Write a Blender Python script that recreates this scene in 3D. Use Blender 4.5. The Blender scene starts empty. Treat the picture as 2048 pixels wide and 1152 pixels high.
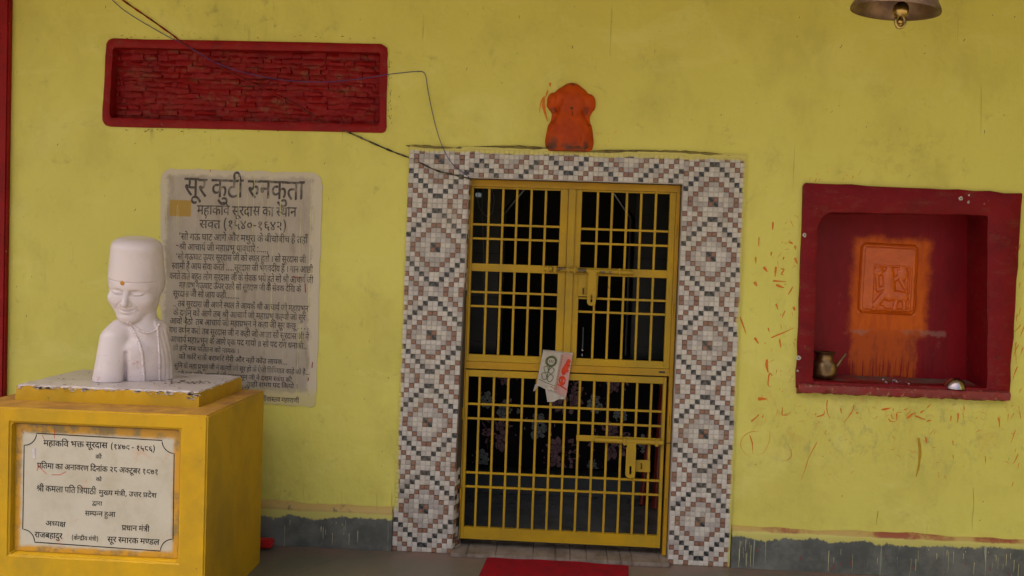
import bpy, bmesh, math, random
import numpy as np
from mathutils import Vector, Matrix

random.seed(7)
RNG = np.random.default_rng(11)
scene = bpy.context.scene
COL = scene.collection
R_ = math.radians

# ------------------------------------------------------------------ camera
CAM_F = 1800.0                       # focal length in pixels of a 2048 px wide picture
CAM_POS = Vector((0.6257, -4.5949, 1.5360))
_y, _p, _r = 0.045728, -0.033660, -0.033969
CAM_ROT = (Matrix.Rotation(_y, 3, 'Z') @ Matrix.Rotation(_p, 3, 'X') @ Matrix.Rotation(_r, 3, 'Y'))
cam_data = bpy.data.cameras.new('camera')
cam_data.sensor_width = 36.0
cam_data.lens = CAM_F / 2048.0 * 36.0
cam_data.clip_start = 0.05
cam_data.clip_end = 500.0
cam = bpy.data.objects.new('camera', cam_data)
COL.objects.link(cam)
cam.matrix_world = Matrix.Translation(CAM_POS) @ (CAM_ROT @ Matrix.Rotation(R_(90), 3, 'X')).to_4x4()
scene.camera = cam

# ------------------------------------------------------------------ daylight
SUN_EL, SUN_AZ = R_(66), R_(-128)    # high, behind the viewer's left shoulder
world = bpy.data.worlds.new('World')
scene.world = world
world.use_nodes = True
wn = world.node_tree.nodes
wl = world.node_tree.links
sky = wn.new('ShaderNodeTexSky')
sky.sky_type = 'NISHITA'
sky.sun_disc = False
sky.sun_elevation = SUN_EL
sky.sun_rotation = SUN_AZ
sky.air_density = 0.6
sky.dust_density = 9.0
sky.ozone_density = 0.3
wl.new(sky.outputs[0], wn['Background'].inputs[0])
wn['Background'].inputs[1].default_value = 0.15
sun_data = bpy.data.lights.new('sun', 'SUN')
sun_data.energy = 2.6
sun_data.angle = R_(12)
sun_data.color = (1.0, 0.93, 0.82)
sun = bpy.data.objects.new('sun', sun_data)
COL.objects.link(sun)
# sun_rotation turns the sky's sun clockwise from +Y
_d = Vector((math.sin(SUN_AZ) * math.cos(SUN_EL), math.cos(SUN_AZ) * math.cos(SUN_EL), math.sin(SUN_EL)))
sun.rotation_euler = _d.to_track_quat('Z', 'Y').to_euler()
scene.view_settings.view_transform = 'Standard'
scene.view_settings.look = 'None'
scene.view_settings.gamma = 1.0
scene.view_settings.use_curve_mapping = False
scene.view_settings.exposure = 1.02

# ------------------------------------------------------------------ helpers
def ray(u, v):
    return CAM_ROT @ Vector(((u - 1024.0) / CAM_F, 1.0, -(v - 576.0) / CAM_F))

def at(u, v, Y=0.0):
    """the point of the vertical plane y = Y seen at photo pixel (u, v)"""
    d = ray(u, v)
    return CAM_POS + d * ((Y - CAM_POS.y) / d.y)

def at_z(u, v, Z):
    d = ray(u, v)
    return CAM_POS + d * ((Z - CAM_POS.z) / d.z)

def link(o, parent=None):
    COL.objects.link(o)
    if parent is not None:
        o.parent = parent
    return o

def tag(o, label=None, cat=None, group=None, kind=None):
    if label: o['label'] = label
    if cat: o['category'] = cat
    if group: o['group'] = group
    if kind: o['kind'] = kind
    return o

def empty(name, loc, label, cat, group=None):
    o = bpy.data.objects.new(name, None)
    o.location = loc
    o.empty_display_size = 0.1
    COL.objects.link(o)
    return tag(o, label, cat, group)

def mesh_obj(name, verts, faces, material=None, parent=None, smooth=False, midx=None, uvs=None):
    me = bpy.data.meshes.new(name)
    me.from_pydata([tuple(v) for v in verts], [], [tuple(f) for f in faces])
    mats = material if isinstance(material, (list, tuple)) else [material]
    for m in mats:
        if m: me.materials.append(m)
    if midx is not None:
        me.polygons.foreach_set('material_index', midx)
    if uvs is not None:
        ul = me.uv_layers.new(name='UVMap')
        ul.data.foreach_set('uv', np.asarray(uvs, dtype=np.float32).ravel())
    if smooth:
        me.polygons.foreach_set('use_smooth', [True] * len(me.polygons))
    me.update()
    o = bpy.data.objects.new(name, me)
    link(o)
    if parent is not None:
        o.parent = parent
        pl = parent.location
        if parent.parent: pl = pl + parent.parent.location
        me.transform(Matrix.Translation(-pl))
    return o

def bm_obj(name, bm, material=None, parent=None, smooth=False, bevel=0, seg=2, sharp=None):
    if bevel:
        bmesh.ops.remove_doubles(bm, verts=bm.verts, dist=1e-6)
        ed = [e for e in bm.edges if len(e.link_faces) == 2 and e.calc_face_angle(0) > R_(35)]
        bmesh.ops.bevel(bm, geom=ed, offset=bevel, segments=seg, affect='EDGES', clamp_overlap=True)
    bmesh.ops.recalc_face_normals(bm, faces=bm.faces)
    me = bpy.data.meshes.new(name)
    bm.to_mesh(me)
    bm.free()
    mats = material if isinstance(material, (list, tuple)) else [material]
    for m in mats:
        if m: me.materials.append(m)
    if smooth:
        me.polygons.foreach_set('use_smooth', [True] * len(me.polygons))
        if sharp: me.set_sharp_from_angle(angle=R_(sharp))
    o = bpy.data.objects.new(name, me)
    link(o)
    if parent is not None:
        o.parent = parent
        pl = parent.location
        if parent.parent: pl = pl + parent.parent.location
        me.transform(Matrix.Translation(-pl))
    return o

def add_box(bm, x0, x1, y0, y1, z0, z1):
    vs = [bm.verts.new(p) for p in ((x0,y0,z0),(x1,y0,z0),(x1,y1,z0),(x0,y1,z0),(x0,y0,z1),(x1,y0,z1),(x1,y1,z1),(x0,y1,z1))]
    for f in ((0,1,5,4),(1,2,6,5),(2,3,7,6),(3,0,4,7),(4,5,6,7),(3,2,1,0)):
        bm.faces.new([vs[i] for i in f])
    return vs

def box(name, x0, x1, y0, y1, z0, z1, material, parent=None, bevel=0.0, seg=2):
    bm = bmesh.new()
    add_box(bm, x0, x1, y0, y1, z0, z1)
    return bm_obj(name, bm, material, parent, bevel=bevel, seg=seg, smooth=bevel > 0, sharp=40)

def prism(bm, pts, y0, y1):
    """pts: (x, z) outline, extruded from y0 (front) to y1 (back)"""
    a = [bm.verts.new((x, y0, z)) for x, z in pts]
    b = [bm.verts.new((x, y1, z)) for x, z in pts]
    bm.faces.new(a)
    bm.faces.new(b[::-1])
    n = len(pts)
    for i in range(n):
        bm.faces.new((a[i], b[i], b[(i + 1) % n], a[(i + 1) % n]))

def add_tube(bm, pts, rad, seg=8, cap=True):
    pts = [Vector(p) for p in pts]
    rads = rad if isinstance(rad, (list, tuple)) else [rad] * len(pts)
    rings = []
    prev = None
    for i, p in enumerate(pts):
        t = (pts[min(i + 1, len(pts) - 1)] - pts[max(i - 1, 0)]).normalized()
        if prev is None:
            n = t.orthogonal().normalized()
        else:
            n = (prev - t * prev.dot(t)).normalized()
        prev = n
        b = t.cross(n)
        rings.append([bm.verts.new(p + (n * math.cos(2 * math.pi * k / seg) + b * math.sin(2 * math.pi * k / seg)) * rads[i]) for k in range(seg)])
    for r0, r1 in zip(rings, rings[1:]):
        for k in range(seg):
            bm.faces.new((r0[k], r0[(k + 1) % seg], r1[(k + 1) % seg], r1[k]))
    if cap:
        bm.faces.new(rings[0][::-1])
        bm.faces.new(rings[-1])

def add_lathe(bm, prof, seg=40, centre=(0, 0, 0), M=None, dent=None):
    c = Vector(centre)
    rings = []
    for r, z in prof:
        ring = []
        for k in range(seg):
            a = 2 * math.pi * k / seg
            rr = r
            if dent: rr = r * dent(a, z)
            p = Vector((rr * math.cos(a), rr * math.sin(a), z))
            if M is not None: p = M @ p
            ring.append(bm.verts.new(p + c))
        rings.append(ring)
    for r0, r1 in zip(rings, rings[1:]):
        for k in range(seg):
            bm.faces.new((r0[k], r0[(k + 1) % seg], r1[(k + 1) % seg], r1[k]))

def smooth_path(pts, n=8):
    """Catmull-Rom through the points"""
    P = [Vector(p) for p in pts]
    P = [P[0] * 2 - P[1]] + P + [P[-1] * 2 - P[-2]]
    out = []
    for i in range(1, len(P) - 2):
        for k in range(n):
            t = k / n
            a, b, c, d = P[i - 1], P[i], P[i + 1], P[i + 2]
            out.append(0.5 * ((2 * b) + (c - a) * t + (2 * a - 5 * b + 4 * c - d) * t * t + (3 * b - a - 3 * c + d) * t ** 3))
    out.append(P[-2])
    return out

# ------------------------------------------------------------------ materials
class NT:
    def __init__(s, name):
        s.m = bpy.data.materials.new(name)
        s.m.use_nodes = True
        s.n = s.m.node_tree.nodes
        s.l = s.m.node_tree.links
        s.b = s.n['Principled BSDF']
        s.pos = s.n.new('ShaderNodeNewGeometry').outputs['Position']
        sp = s.n.new('ShaderNodeSeparateXYZ')
        s.l.new(s.pos, sp.inputs[0])
        s.x, s.y, s.z = sp.outputs
    def put(s, v, sock):
        if hasattr(v, 'is_output') or isinstance(v, bpy.types.NodeSocket): s.l.new(v, sock)
        else: sock.default_value = v
    def math(s, op, a, b=0.0, c=None, clamp=False):
        n = s.n.new('ShaderNodeMath'); n.operation = op; n.use_clamp = clamp
        s.put(a, n.inputs[0]); s.put(b, n.inputs[1])
        if c is not None: s.put(c, n.inputs[2])
        return n.outputs[0]
    def noise(s, scale, detail=4.0, rough=0.6, stretch=(1, 1, 1), dist=0.0, off=(0, 0, 0)):
        mp = s.n.new('ShaderNodeMapping'); mp.inputs['Scale'].default_value = stretch
        mp.inputs['Location'].default_value = off
        s.l.new(s.pos, mp.inputs[0])
        n = s.n.new('ShaderNodeTexNoise')
        n.inputs['Scale'].default_value = scale; n.inputs['Detail'].default_value = detail
        n.inputs['Roughness'].default_value = rough; n.inputs['Distortion'].default_value = dist
        s.l.new(mp.outputs[0], n.inputs['Vector'])
        return n.outputs[0]
    def ramp(s, v, lo, hi, smooth=True):
        n = s.n.new('ShaderNodeMapRange')
        if smooth: n.interpolation_type = 'SMOOTHSTEP'
        s.put(v, n.inputs[0]); s.put(lo, n.inputs[1]); s.put(hi, n.inputs[2])
        n.inputs[3].default_value = 0.0; n.inputs[4].default_value = 1.0
        return n.outputs[0]
    def mix(s, f, a, b, mode='MIX'):
        n = s.n.new('ShaderNodeMix'); n.data_type = 'RGBA'; n.blend_type = mode
        s.put(f, n.inputs[0])
        s.put(a if not isinstance(a, tuple) else (*a[:3], 1), n.inputs[6])
        s.put(b if not isinstance(b, tuple) else (*b[:3], 1), n.inputs[7])
        return n.outputs[2]
    def rect(s, x0, x1, z0, z1, soft, wob=None):
        """soft-edged box mask in world x/z"""
        x, z = s.x, s.z
        if wob is not None:
            x = s.math('ADD', x, wob); z = s.math('ADD', z, wob)
        a = s.ramp(x, x0 - soft, x0 + soft); b = s.ramp(x, x1 + soft, x1 - soft)
        c = s.ramp(z, z0 - soft, z0 + soft); d = s.ramp(z, z1 + soft, z1 - soft)
        return s.math('MULTIPLY', s.math('MULTIPLY', a, b), s.math('MULTIPLY', c, d))
    def blob(s, x, z, rx, rz, soft=0.5):
        dx = s.math('DIVIDE', s.math('SUBTRACT', s.x, x), rx)
        dz = s.math('DIVIDE', s.math('SUBTRACT', s.z, z), rz)
        d = s.math('ADD', s.math('MULTIPLY', dx, dx), s.math('MULTIPLY', dz, dz))
        return s.ramp(d, 1.0, 1.0 - soft)
    def bump(s, h, strength=0.3, dist=0.01):
        n = s.n.new('ShaderNodeBump'); n.inputs['Strength'].default_value = strength
        n.inputs['Distance'].default_value = dist
        s.l.new(h, n.inputs['Height'])
        if s.b.inputs['Normal'].is_linked:
            s.l.new(s.b.inputs['Normal'].links[0].from_socket, n.inputs['Normal'])
        s.l.new(n.outputs[0], s.b.inputs['Normal'])
        return s
    def done(s, col, rough=0.6, metal=0.0, spec=0.5):
        s.put(col if not isinstance(col, tuple) else (*col[:3], 1), s.b.inputs['Base Color'])
        s.put(rough, s.b.inputs['Roughness']); s.put(metal, s.b.inputs['Metallic'])
        s.b.inputs['Specular IOR Level'].default_value = spec
        return s.m

def scuffs(t, col, dirt=(0.05, 0.04, 0.025), amt=0.35, scale=1.0, speck=True):
    """common wear: cloudy tone shift, thin smudges, dark specks"""
    n1 = t.noise(1.7 * scale, 5, 0.6)
    col = t.mix(t.math('MULTIPLY', t.ramp(n1, 0.42, 0.75), amt * 0.5), col, dirt)
    n2 = t.noise(9 * scale, 6, 0.75, (1, 1, 0.35))
    col = t.mix(t.math('MULTIPLY', t.ramp(n2, 0.60, 0.80), amt * 0.7), col, dirt)
    if speck:
        n3 = t.noise(48 * scale, 2, 0.5)
        col = t.mix(t.math('MULTIPLY', t.ramp(n3, 0.735, 0.775), amt * 1.5), col, dirt)
    return col

YEL = (0.64, 0.600, 0.125)
def mat_wall():
    t = NT('yellow_limewash')
    col = t.mix(t.ramp(t.noise(0.9, 3, 0.5), 0.35, 0.7), YEL, (0.59, 0.535, 0.105))
    # brushed vertical tone
    col = t.mix(t.math('MULTIPLY', t.ramp(t.noise(6, 4, 0.6, (6, 1, 0.5)), 0.4, 0.75), 0.10), col, (0.60, 0.53, 0.13))
    col = t.mix(t.math('MULTIPLY', t.ramp(t.noise(3, 5, 0.65, (1.0, 1, 0.7), off=(3, 0, 1)), 0.45, 0.72), 0.42), col, (0.42, 0.37, 0.075))
    # grey-green grime spots
    sm = t.ramp(t.noise(8, 7, 0.75, (1, 1, 0.9), 0.4), 0.56, 0.74)
    col = t.mix(t.math('MULTIPLY', sm, 0.42), col, (0.27, 0.235, 0.075))
    br = t.ramp(t.noise(2.1, 6, 0.7, (1, 1, 1.6), 0.8, (8, 0, 3)), 0.50, 0.68)
    col = t.mix(t.math('MULTIPLY', br, 0.35), col, (0.70, 0.66, 0.20))
    # smudged area under the niche, touched by many hands
    reg = t.rect(1.75, 2.85, 0.55, 0.90, 0.14)
    s2 = t.ramp(t.noise(17, 7, 0.75, (1.1, 1, 0.7), 0.5, (5, 0, 2)), 0.49, 0.70)
    col = t.mix(t.math('MULTIPLY', t.math('MULTIPLY', reg, s2), 0.45), col, (0.19, 0.17, 0.11))
    s3 = t.ramp(t.noise(8, 5, 0.7, (1, 1, 0.5), 0.6, (9, 0, 4)), 0.52, 0.68)
    col = t.mix(t.math('MULTIPLY', t.math('MULTIPLY', t.rect(1.6, 3.1, 0.66, 0.95, 0.12), s3), 0.38), col, (0.50, 0.24, 0.05))
    # grime above the brick panel
    reg = t.rect(-1.35, -0.55, 2.58, 2.80, 0.08)
    s4 = t.ramp(t.noise(10, 6, 0.75, (1, 1, 0.7), 0.5, (1, 0, 7)), 0.55, 0.72)
    col = t.mix(t.math('MULTIPLY', t.math('MULTIPLY', reg, s4), 0.6), col, (0.17, 0.14, 0.05))
    # old drips: thin dark vertical lines
    v = t.ramp(t.noise(16, 2, 0.4, (3.4, 1, 0.10), 0, (2, 0, 0)), 0.69, 0.73)
    v = t.math('MULTIPLY', v, t.ramp(t.noise(2.5, 3, 0.5, off=(0, 4, 0)), 0.52, 0.62))
    col = t.mix(t.math('MULTIPLY', v, 0.5), col, (0.25, 0.2, 0.05))
    # specks and nicks
    sp = t.ramp(t.noise(36, 2, 0.5, (1, 1, 0.55)), 0.745, 0.775)
    col = t.mix(t.math('MULTIPLY', sp, 0.75), col, (0.10, 0.07, 0.03))
    fade = t.rect(2.1, 2.6, 2.0, 2.25, 0.1)
    col = t.mix(t.math('MULTIPLY', t.math('MULTIPLY', fade, t.ramp(t.noise(20, 3), .5, .6)), 0.14), col, (0.3, 0.2, 0.05))
    t.bump(t.noise(3.2, 4, 0.6), 0.5, 0.035)
    t.bump(t.noise(11, 4, 0.6, (1, 1, 0.6)), 0.3, 0.010)
    t.bump(t.noise(60, 5, 0.7), 0.10, 0.004)
    return t.done(col, 0.62, spec=0.3)
M_WALL = mat_wall()

def mat_plinth():
    t = NT('plinth_paint')
    grey = t.mix(t.ramp(t.noise(3.2, 6, 0.7), 0.38, 0.62), (0.070, 0.076, 0.068), (0.145, 0.148, 0.128))
    grey = t.mix(t.math('MULTIPLY', t.ramp(t.noise(1.1, 3, 0.5, off=(4, 0, 0)), 0.5, 0.7), 0.5), grey, (0.07, 0.085, 0.06))
    # pale drips
    dr = t.ramp(t.noise(13, 2, 0.4, (5, 1, 0.28)), 0.66, 0.70)
    dr = t.math('MULTIPLY', dr, t.ramp(t.noise(1.6, 3, 0.6, (1, 1, 0.3), off=(7, 0, 0)), 0.42, 0.60))
    grey = t.mix(t.math('MULTIPLY', dr, 0.8), grey, (0.42, 0.43, 0.30))
    edge = t.math('ADD', t.z, t.math('MULTIPLY', t.math('SUBTRACT', t.noise(2.4, 7, 0.72, (1, 1, 0.9)), 0.5), 0.16))
    edge = t.math('ADD', edge, t.math('MULTIPLY', t.math('SUBTRACT', t.noise(30, 4, 0.7, (1.6, 1, 0.4)), 0.5), 0.024))
    col = t.mix(t.ramp(edge, 0.150, 0.160), grey, (0.47, 0.43, 0.11))
    top = t.math('ADD', t.z, t.math('MULTIPLY', t.math('SUBTRACT', t.noise(9, 5, 0.7), 0.5), 0.018))
    dust = t.mix(t.math('MULTIPLY', t.ramp(t.noise(3.5, 5, 0.7), 0.42, 0.58), t.ramp(t.x, 1.6, 1.9)), (0.42, 0.30, 0.09), (0.26, 0.075, 0.035))
    dust = t.mix(t.ramp(t.noise(18, 4, 0.7), 0.6, 0.72), dust, (0.12, 0.10, 0.06))
    col = t.mix(t.ramp(top, 0.186, 0.194), col, dust)
    t.bump(t.noise(14, 5, 0.7), 0.3, 0.01)
    return t.done(col, 0.55, spec=0.35)
M_PLINTH = mat_plinth()

def mat_red(name='red_paint', c=(0.24, 0.006, 0.006), dusty=0.30):
    t = NT(name)
    col = t.mix(t.ramp(t.noise(5, 5, 0.7), 0.4, 0.7), c, tuple(v * 0.72 for v in c))
    col = t.mix(t.math('MULTIPLY', t.ramp(t.noise(11, 6, 0.75, (1, 1, 2.2)), 0.50, 0.72), dusty), col, (0.16, 0.095, 0.05))
    ch = t.ramp(t.noise(30, 4, 0.7, (1, 1, 0.6), dist=0.8), 0.685, 0.72)
    col = t.mix(t.math('MULTIPLY', ch, 0.5), col, (0.42, 0.33, 0.2))
    t.bump(t.noise(22, 5, 0.7), 0.35, 0.008)
    return t.done(col, 0.5, spec=0.16)
M_RED = mat_red()
M_REDBRICK = mat_red('red_painted_brick', (0.22, 0.006, 0.006), 0.6)
M_REDDARK = mat_red('dark_red_gloss', (0.185, 0.004, 0.008), 0.22)
M_PILASTER = mat_red('pilaster_red', (0.25, 0.006, 0.006), 0.05)

def mat_niche_back():
    t = NT('niche_back_paint')
    col = t.mix(t.ramp(t.noise(4, 5, 0.7, (1, 1, 0.4)), 0.4, 0.7), (0.21, 0.004, 0.009), (0.14, 0.003, 0.007))
    col = t.mix(t.math('MULTIPLY', t.ramp(t.noise(10, 5, 0.8, (1, 1, 0.5)), 0.62, 0.75), 0.5), col, (0.25, 0.10, 0.07))
    wob = t.math('MULTIPLY', t.math('SUBTRACT', t.noise(12, 6, 0.75), 0.5), 0.10)
    halo = t.rect(2.200, 2.590, 1.20, 1.700, 0.030, wob)
    orange = t.mix(t.ramp(t.noise(30, 4, 0.7, (1, 1, 0.25)), 0.4, 0.65), (0.56, 0.105, 0.004), (0.46, 0.075, 0.004))
    col = t.mix(t.math('MULTIPLY', halo, 0.96), col, orange)
    lower = t.rect(2.205, 2.550, 0.97, 1.22, 0.014, wob)
    streak = t.math('ADD', t.ramp(t.noise(30, 3, 0.5, (4, 1, 0.18)), 0.34, 0.5), t.ramp(t.z, 1.02, 1.12))
    streak = t.math('MINIMUM', streak, 1.0)
    rub = t.mix(t.ramp(t.noise(14, 4, 0.7, (1, 1, 0.4)), 0.45, 0.65), (0.44, 0.080, 0.006), (0.26, 0.045, 0.010))
    col = t.mix(t.math('MULTIPLY', t.math('MULTIPLY', lower, streak), 0.85), col, rub)
    sc = t.math('MULTIPLY', t.rect(1.98, 2.70, 1.20, 1.225, 0.008, wob), t.ramp(t.noise(6, 3), 0.48, 0.58))
    col = t.mix(t.math('MULTIPLY', sc, 0.5), col, (0.30, 0.16, 0.12))
    t.bump(t.noise(18, 5, 0.7, (1, 1, 0.5)), 0.3, 0.006)
    # trowel lines running down the plaster
    t.bump(t.ramp(t.noise(7, 1, 0.3, (3, 1, 0.02)), 0.62, 0.64), 0.25, 0.004)
    return t.done(col, 0.45, spec=0.18)
M_NBACK = mat_niche_back()

def mat_shelf():
    t = NT('dusty_shelf')
    col = t.mix(t.ramp(t.noise(9, 5, 0.7), 0.4, 0.62), (0.13, 0.085, 0.062), (0.22, 0.015, 0.015))
    t_red = t.ramp(t.y, 0.0, -0.03)
    col = t.mix(t.math('MULTIPLY', t_red, 0.75), col, (0.23, 0.012, 0.012))
    chip = t.ramp(t.noise(38, 4, 0.7), 0.57, 0.70)
    f = t.math('MULTIPLY', chip, t.ramp(t.y, 0.0, -0.02))
    col = t.mix(f, col, (0.34, 0.22, 0.10))
    t.bump(t.noise(25, 5, 0.7), 0.5, 0.008)
    return t.done(col, 0.7)
M_SHELF = mat_shelf()

def mat_ochre(name, c, dirty=0.5, rough=0.42):
    t = NT(name)
    c2 = (c[0] * 0.78, c[1] * 0.80, c[2] * 1.5 + 0.003)
    col = t.mix(t.ramp(t.noise(4, 5, 0.65), 0.38, 0.68), c, c2)
    col = t.mix(t.math('MULTIPLY', t.ramp(t.noise(2.2, 5, 0.7, (1, 1, 0.5), off=(3, 2, 1)), 0.50, 0.70), 0.60 * dirty), col, (0.26, 0.19, 0.02))
    col = t.mix(t.math('MULTIPLY', t.ramp(t.noise(26, 4, 0.7), 0.66, 0.74), dirty), col, (0.14, 0.08, 0.02))
    t.bump(t.noise(9, 6, 0.7), 0.25, 0.01)
    t.bump(t.noise(70, 4, 0.7), 0.12, 0.003)
    return t.done(col, rough, spec=0.25)
M_PED = mat_ochre('pedestal_ochre', (0.52, 0.30, 0.006), 0.7, 0.45)
M_GRILLE = mat_ochre('grille_enamel', (0.43, 0.26, 0.007), 0.9, 0.45)
M_FRAME = mat_ochre('door_frame_enamel', (0.43, 0.235, 0.006), 0.7, 0.45)
M_LATCH = mat_ochre('latch_enamel', (0.40, 0.25, 0.010), 0.75, 0.4)

def mat_dustledge():
    t = NT('dusty_ochre_ledge')
    col = t.mix(t.ramp(t.noise(6, 5, 0.7), 0.35, 0.65), (0.50, 0.27, 0.03), (0.30, 0.14, 0.035))
    t.bump(t.noise(20, 5, 0.7), 0.3, 0.008)
    return t.done(col, 0.6)
M_LEDGE = mat_dustledge()

def mat_marble(name, c=(0.60, 0.56, 0.55), stain=(0.34, 0.20, 0.10), amt=0.25):
    t = NT(name)
    col = t.mix(t.ramp(t.noise(7, 6, 0.7, dist=1.0), 0.4, 0.7), c, tuple(v * 0.86 for v in c))
    col = t.mix(t.math('MULTIPLY', t.ramp(t.noise(14, 5, 0.7), 0.6, 0.75), amt), col, stain)
    t.bump(t.noise(40, 4, 0.6), 0.06, 0.003)
    return t.done(col, 0.38, spec=0.5), t
M_SLABTOP, _ = mat_marble('white_slab', (0.52, 0.46, 0.44), (0.22, 0.12, 0.07), 0.55)

def mat_bust():
    t = NT('polished_white_marble')
    col = t.mix(t.ramp(t.noise(5, 5, 0.6, dist=0.6), 0.4, 0.7), (0.70, 0.625, 0.62), (0.62, 0.545, 0.54))
    # red powder caught in the low part
    v = t.ramp(t.noise(34, 5, 0.75, dist=1.2), 0.60, 0.66)
    low = t.ramp(t.z, 1.14, 0.95)
    col = t.mix(t.math('MULTIPLY', t.math('MULTIPLY', v, low), 0.55), col, (0.50, 0.10, 0.06))
    col = t.mix(t.math('MULTIPLY', t.ramp(t.noise(15, 5, 0.7), 0.60, 0.75), 0.18), col, (0.40, 0.28, 0.20))
    b = t.b
    b.inputs['Subsurface Weight'].default_value = 0.15
    b.inputs['Subsurface Radius'].default_value = (0.02, 0.012, 0.009)
    b.inputs['Subsurface Scale'].default_value = 0.3
    return t.done(col, 0.27, spec=0.55)
M_BUST = mat_bust()

def mat_plaque():
    t = NT('plaque_marble')
    col = t.mix(t.ramp(t.noise(5, 5, 0.65), 0.4, 0.7), (0.47, 0.44, 0.35), (0.40, 0.36, 0.27))
    pink = t.ramp(t.noise(9, 4, 0.7, (1, 1, 0.7), 0.8), 0.60, 0.72)
    col = t.mix(t.math('MULTIPLY', pink, 0.35), col, (0.55, 0.20, 0.10))
    # ochre paint smeared round the rim
    wob = t.math('MULTIPLY', t.math('SUBTRACT', t.noise(14, 5, 0.7), 0.5), 0.03)
    inner = t.rect(-1.558, -0.914, 0.268, 0.742, 0.010, wob)
    col = t.mix(inner, t.mix(t.ramp(t.noise(12, 5, .7), .45, .65), (0.50, 0.25, 0.01), (0.22, 0.15, 0.05)), col)
    return t.done(col, 0.32, spec=0.5)
M_PLAQUE = mat_plaque()

def mat_inscription():
    t = NT('cream_wall_panel')
    col = t.mix(t.ramp(t.noise(3, 5, 0.65), 0.35, 0.7), (0.40, 0.35, 0.27), (0.33, 0.285, 0.215))
    col = t.mix(t.math('MULTIPLY', t.ramp(t.noise(10, 6, 0.7, (2, 1, 0.4)), 0.50, 0.68), 0.5), col, (0.25, 0.19, 0.115))
    wob = t.math('MULTIPLY', t.math('SUBTRACT', t.noise(9, 6, 0.78), 0.5), 0.10)
    inner = t.rect(-1.392, -0.628, 0.795, 1.905, 0.012, wob)
    col = t.mix(inner, (0.52, 0.46, 0.33), col)
    # ochre patch left by an old label
    tp = t.rect(-1.375, -1.262, 1.692, 1.776, 0.003)
    col = t.mix(t.math('MULTIPLY', tp, 0.9), col, (0.36, 0.215, 0.015))
    # yellow drips
    dr = t.ramp(t.noise(12, 1, 0.3, (6.5, 1, 0.05), 0, (3, 0, 3)), 0.655, 0.672)
    dr = t.math('MULTIPLY', dr, t.ramp(t.noise(2, 3, 0.5, (1, 1, 0.6), off=(0, 0, 5)), 0.45, 0.55))
    col = t.mix(t.math('MULTIPLY', dr, 0.6), col, (0.60, 0.54, 0.22))
    red = t.ramp(t.noise(22, 2, 0.5, (1.5, 1, 0.5), 0, (6, 0, 6)), 0.745, 0.765)
    col = t.mix(t.math('MULTIPLY', red, 0.7), col, (0.35, 0.05, 0.02))
    col = t.mix(t.math('MULTIPLY', t.rect(-1.5, -0.5, 0.60, 0.80, 0.04, wob), 0.6), col, (0.50, 0.44, 0.12))
    t.bump(t.noise(20, 5, 0.7), 0.12, 0.005)
    return t.done(col, 0.6, spec=0.3)
M_INSCR = mat_inscription()

def mat_ink(name, c, wear, bg):
    t = NT(name)
    f = t.math('MULTIPLY', t.ramp(t.noise(17, 5, 0.75, off=(2, 0, 9)), 0.46, 0.66), wear)
    return t.done(t.mix(f, c, bg), 0.6, spec=0.3)
M_INK = mat_ink('faded_black_paint', (0.060, 0.050, 0.042), 0.55, (0.34, 0.30, 0.22))
M_INK2 = mat_ink('engraved_black', (0.015, 0.012, 0.010), 0.22, (0.30, 0.25, 0.18))

def paint_over(t, col):
    """yellow wall paint smeared over the rim of the tiling"""
    wob = t.math('MULTIPLY', t.math('SUBTRACT', t.noise(11, 6, 0.75, (1, 1, 0.6)), 0.5), 0.05)
    core = t.rect(-0.135, 1.560, -0.2, 2.062, 0.006, wob)
    lowwhite = t.ramp(t.z, 0.24, 0.20)
    core = t.math('MAXIMUM', core, t.math('MULTIPLY', lowwhite, t.ramp(t.x, 1.56, 1.55)))
    return t.mix(core, (0.54, 0.485, 0.12), t.mix(t.math('MULTIPLY', t.ramp(t.noise(5, 5, 0.7), 0.45, 0.75), 0.35), col, (0.36, 0.30, 0.20)))

def uvnode(t):
    n = t.n.new('ShaderNodeUVMap')
    sp = t.n.new('ShaderNodeSeparateXYZ')
    t.l.new(n.outputs[0], sp.inputs[0])
    return sp.outputs[0], sp.outputs[1]

def uv_border(t, u, v, w):
    a = t.math('MINIMUM', u, t.math('SUBTRACT', 1.0, u))
    b = t.math('MINIMUM', v, t.math('SUBTRACT', 1.0, v))
    return t.ramp(t.math('MINIMUM', a, b), w + 0.03, w - 0.03)

def mat_cell(kind):
    t = NT('mosaic_' + kind)
    u, v = uvnode(t)
    if kind.startswith('white'):
        k = int(kind[-1])
        c = [(0.54, 0.51, 0.455), (0.47, 0.445, 0.40), (0.37, 0.34, 0.31), (0.52, 0.485, 0.41)][k]
        col = t.mix(t.ramp(t.noise(30, 3, 0.6), 0.4, 0.7), c, tuple(q * 0.88 for q in c))
    elif kind.startswith('brown'):
        d = t.math('ADD' if kind[-1] == '0' else 'SUBTRACT', u, v)
        w = t.math('SINE', t.math('MULTIPLY', d, 15.0))
        col = t.mix(t.ramp(w, -0.2, 0.5), (0.12, 0.042, 0.022), (0.37, 0.21, 0.135))
        col = t.mix(uv_border(t, u, v, 0.11), col, (0.055, 0.016, 0.009))
    else:
        d = t.math('ADD' if kind[-1] == '0' else 'SUBTRACT', u, v)
        w = t.math('SINE', t.math('MULTIPLY', d, 5.0))
        col = t.mix(t.ramp(w, -0.8, 1.0), (0.010, 0.011, 0.013), (0.085, 0.09, 0.082))
        col = t.mix(uv_border(t, u, v, 0.07), col, (0.03, 0.03, 0.03))
    return t.done(paint_over(t, col), 0.28, spec=0.5)
CELLK = ['white0', 'white1', 'white2', 'white3', 'brown0', 'brown1', 'black0', 'black1']
M_CELL = {k: mat_cell(k) for k in CELLK}

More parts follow.
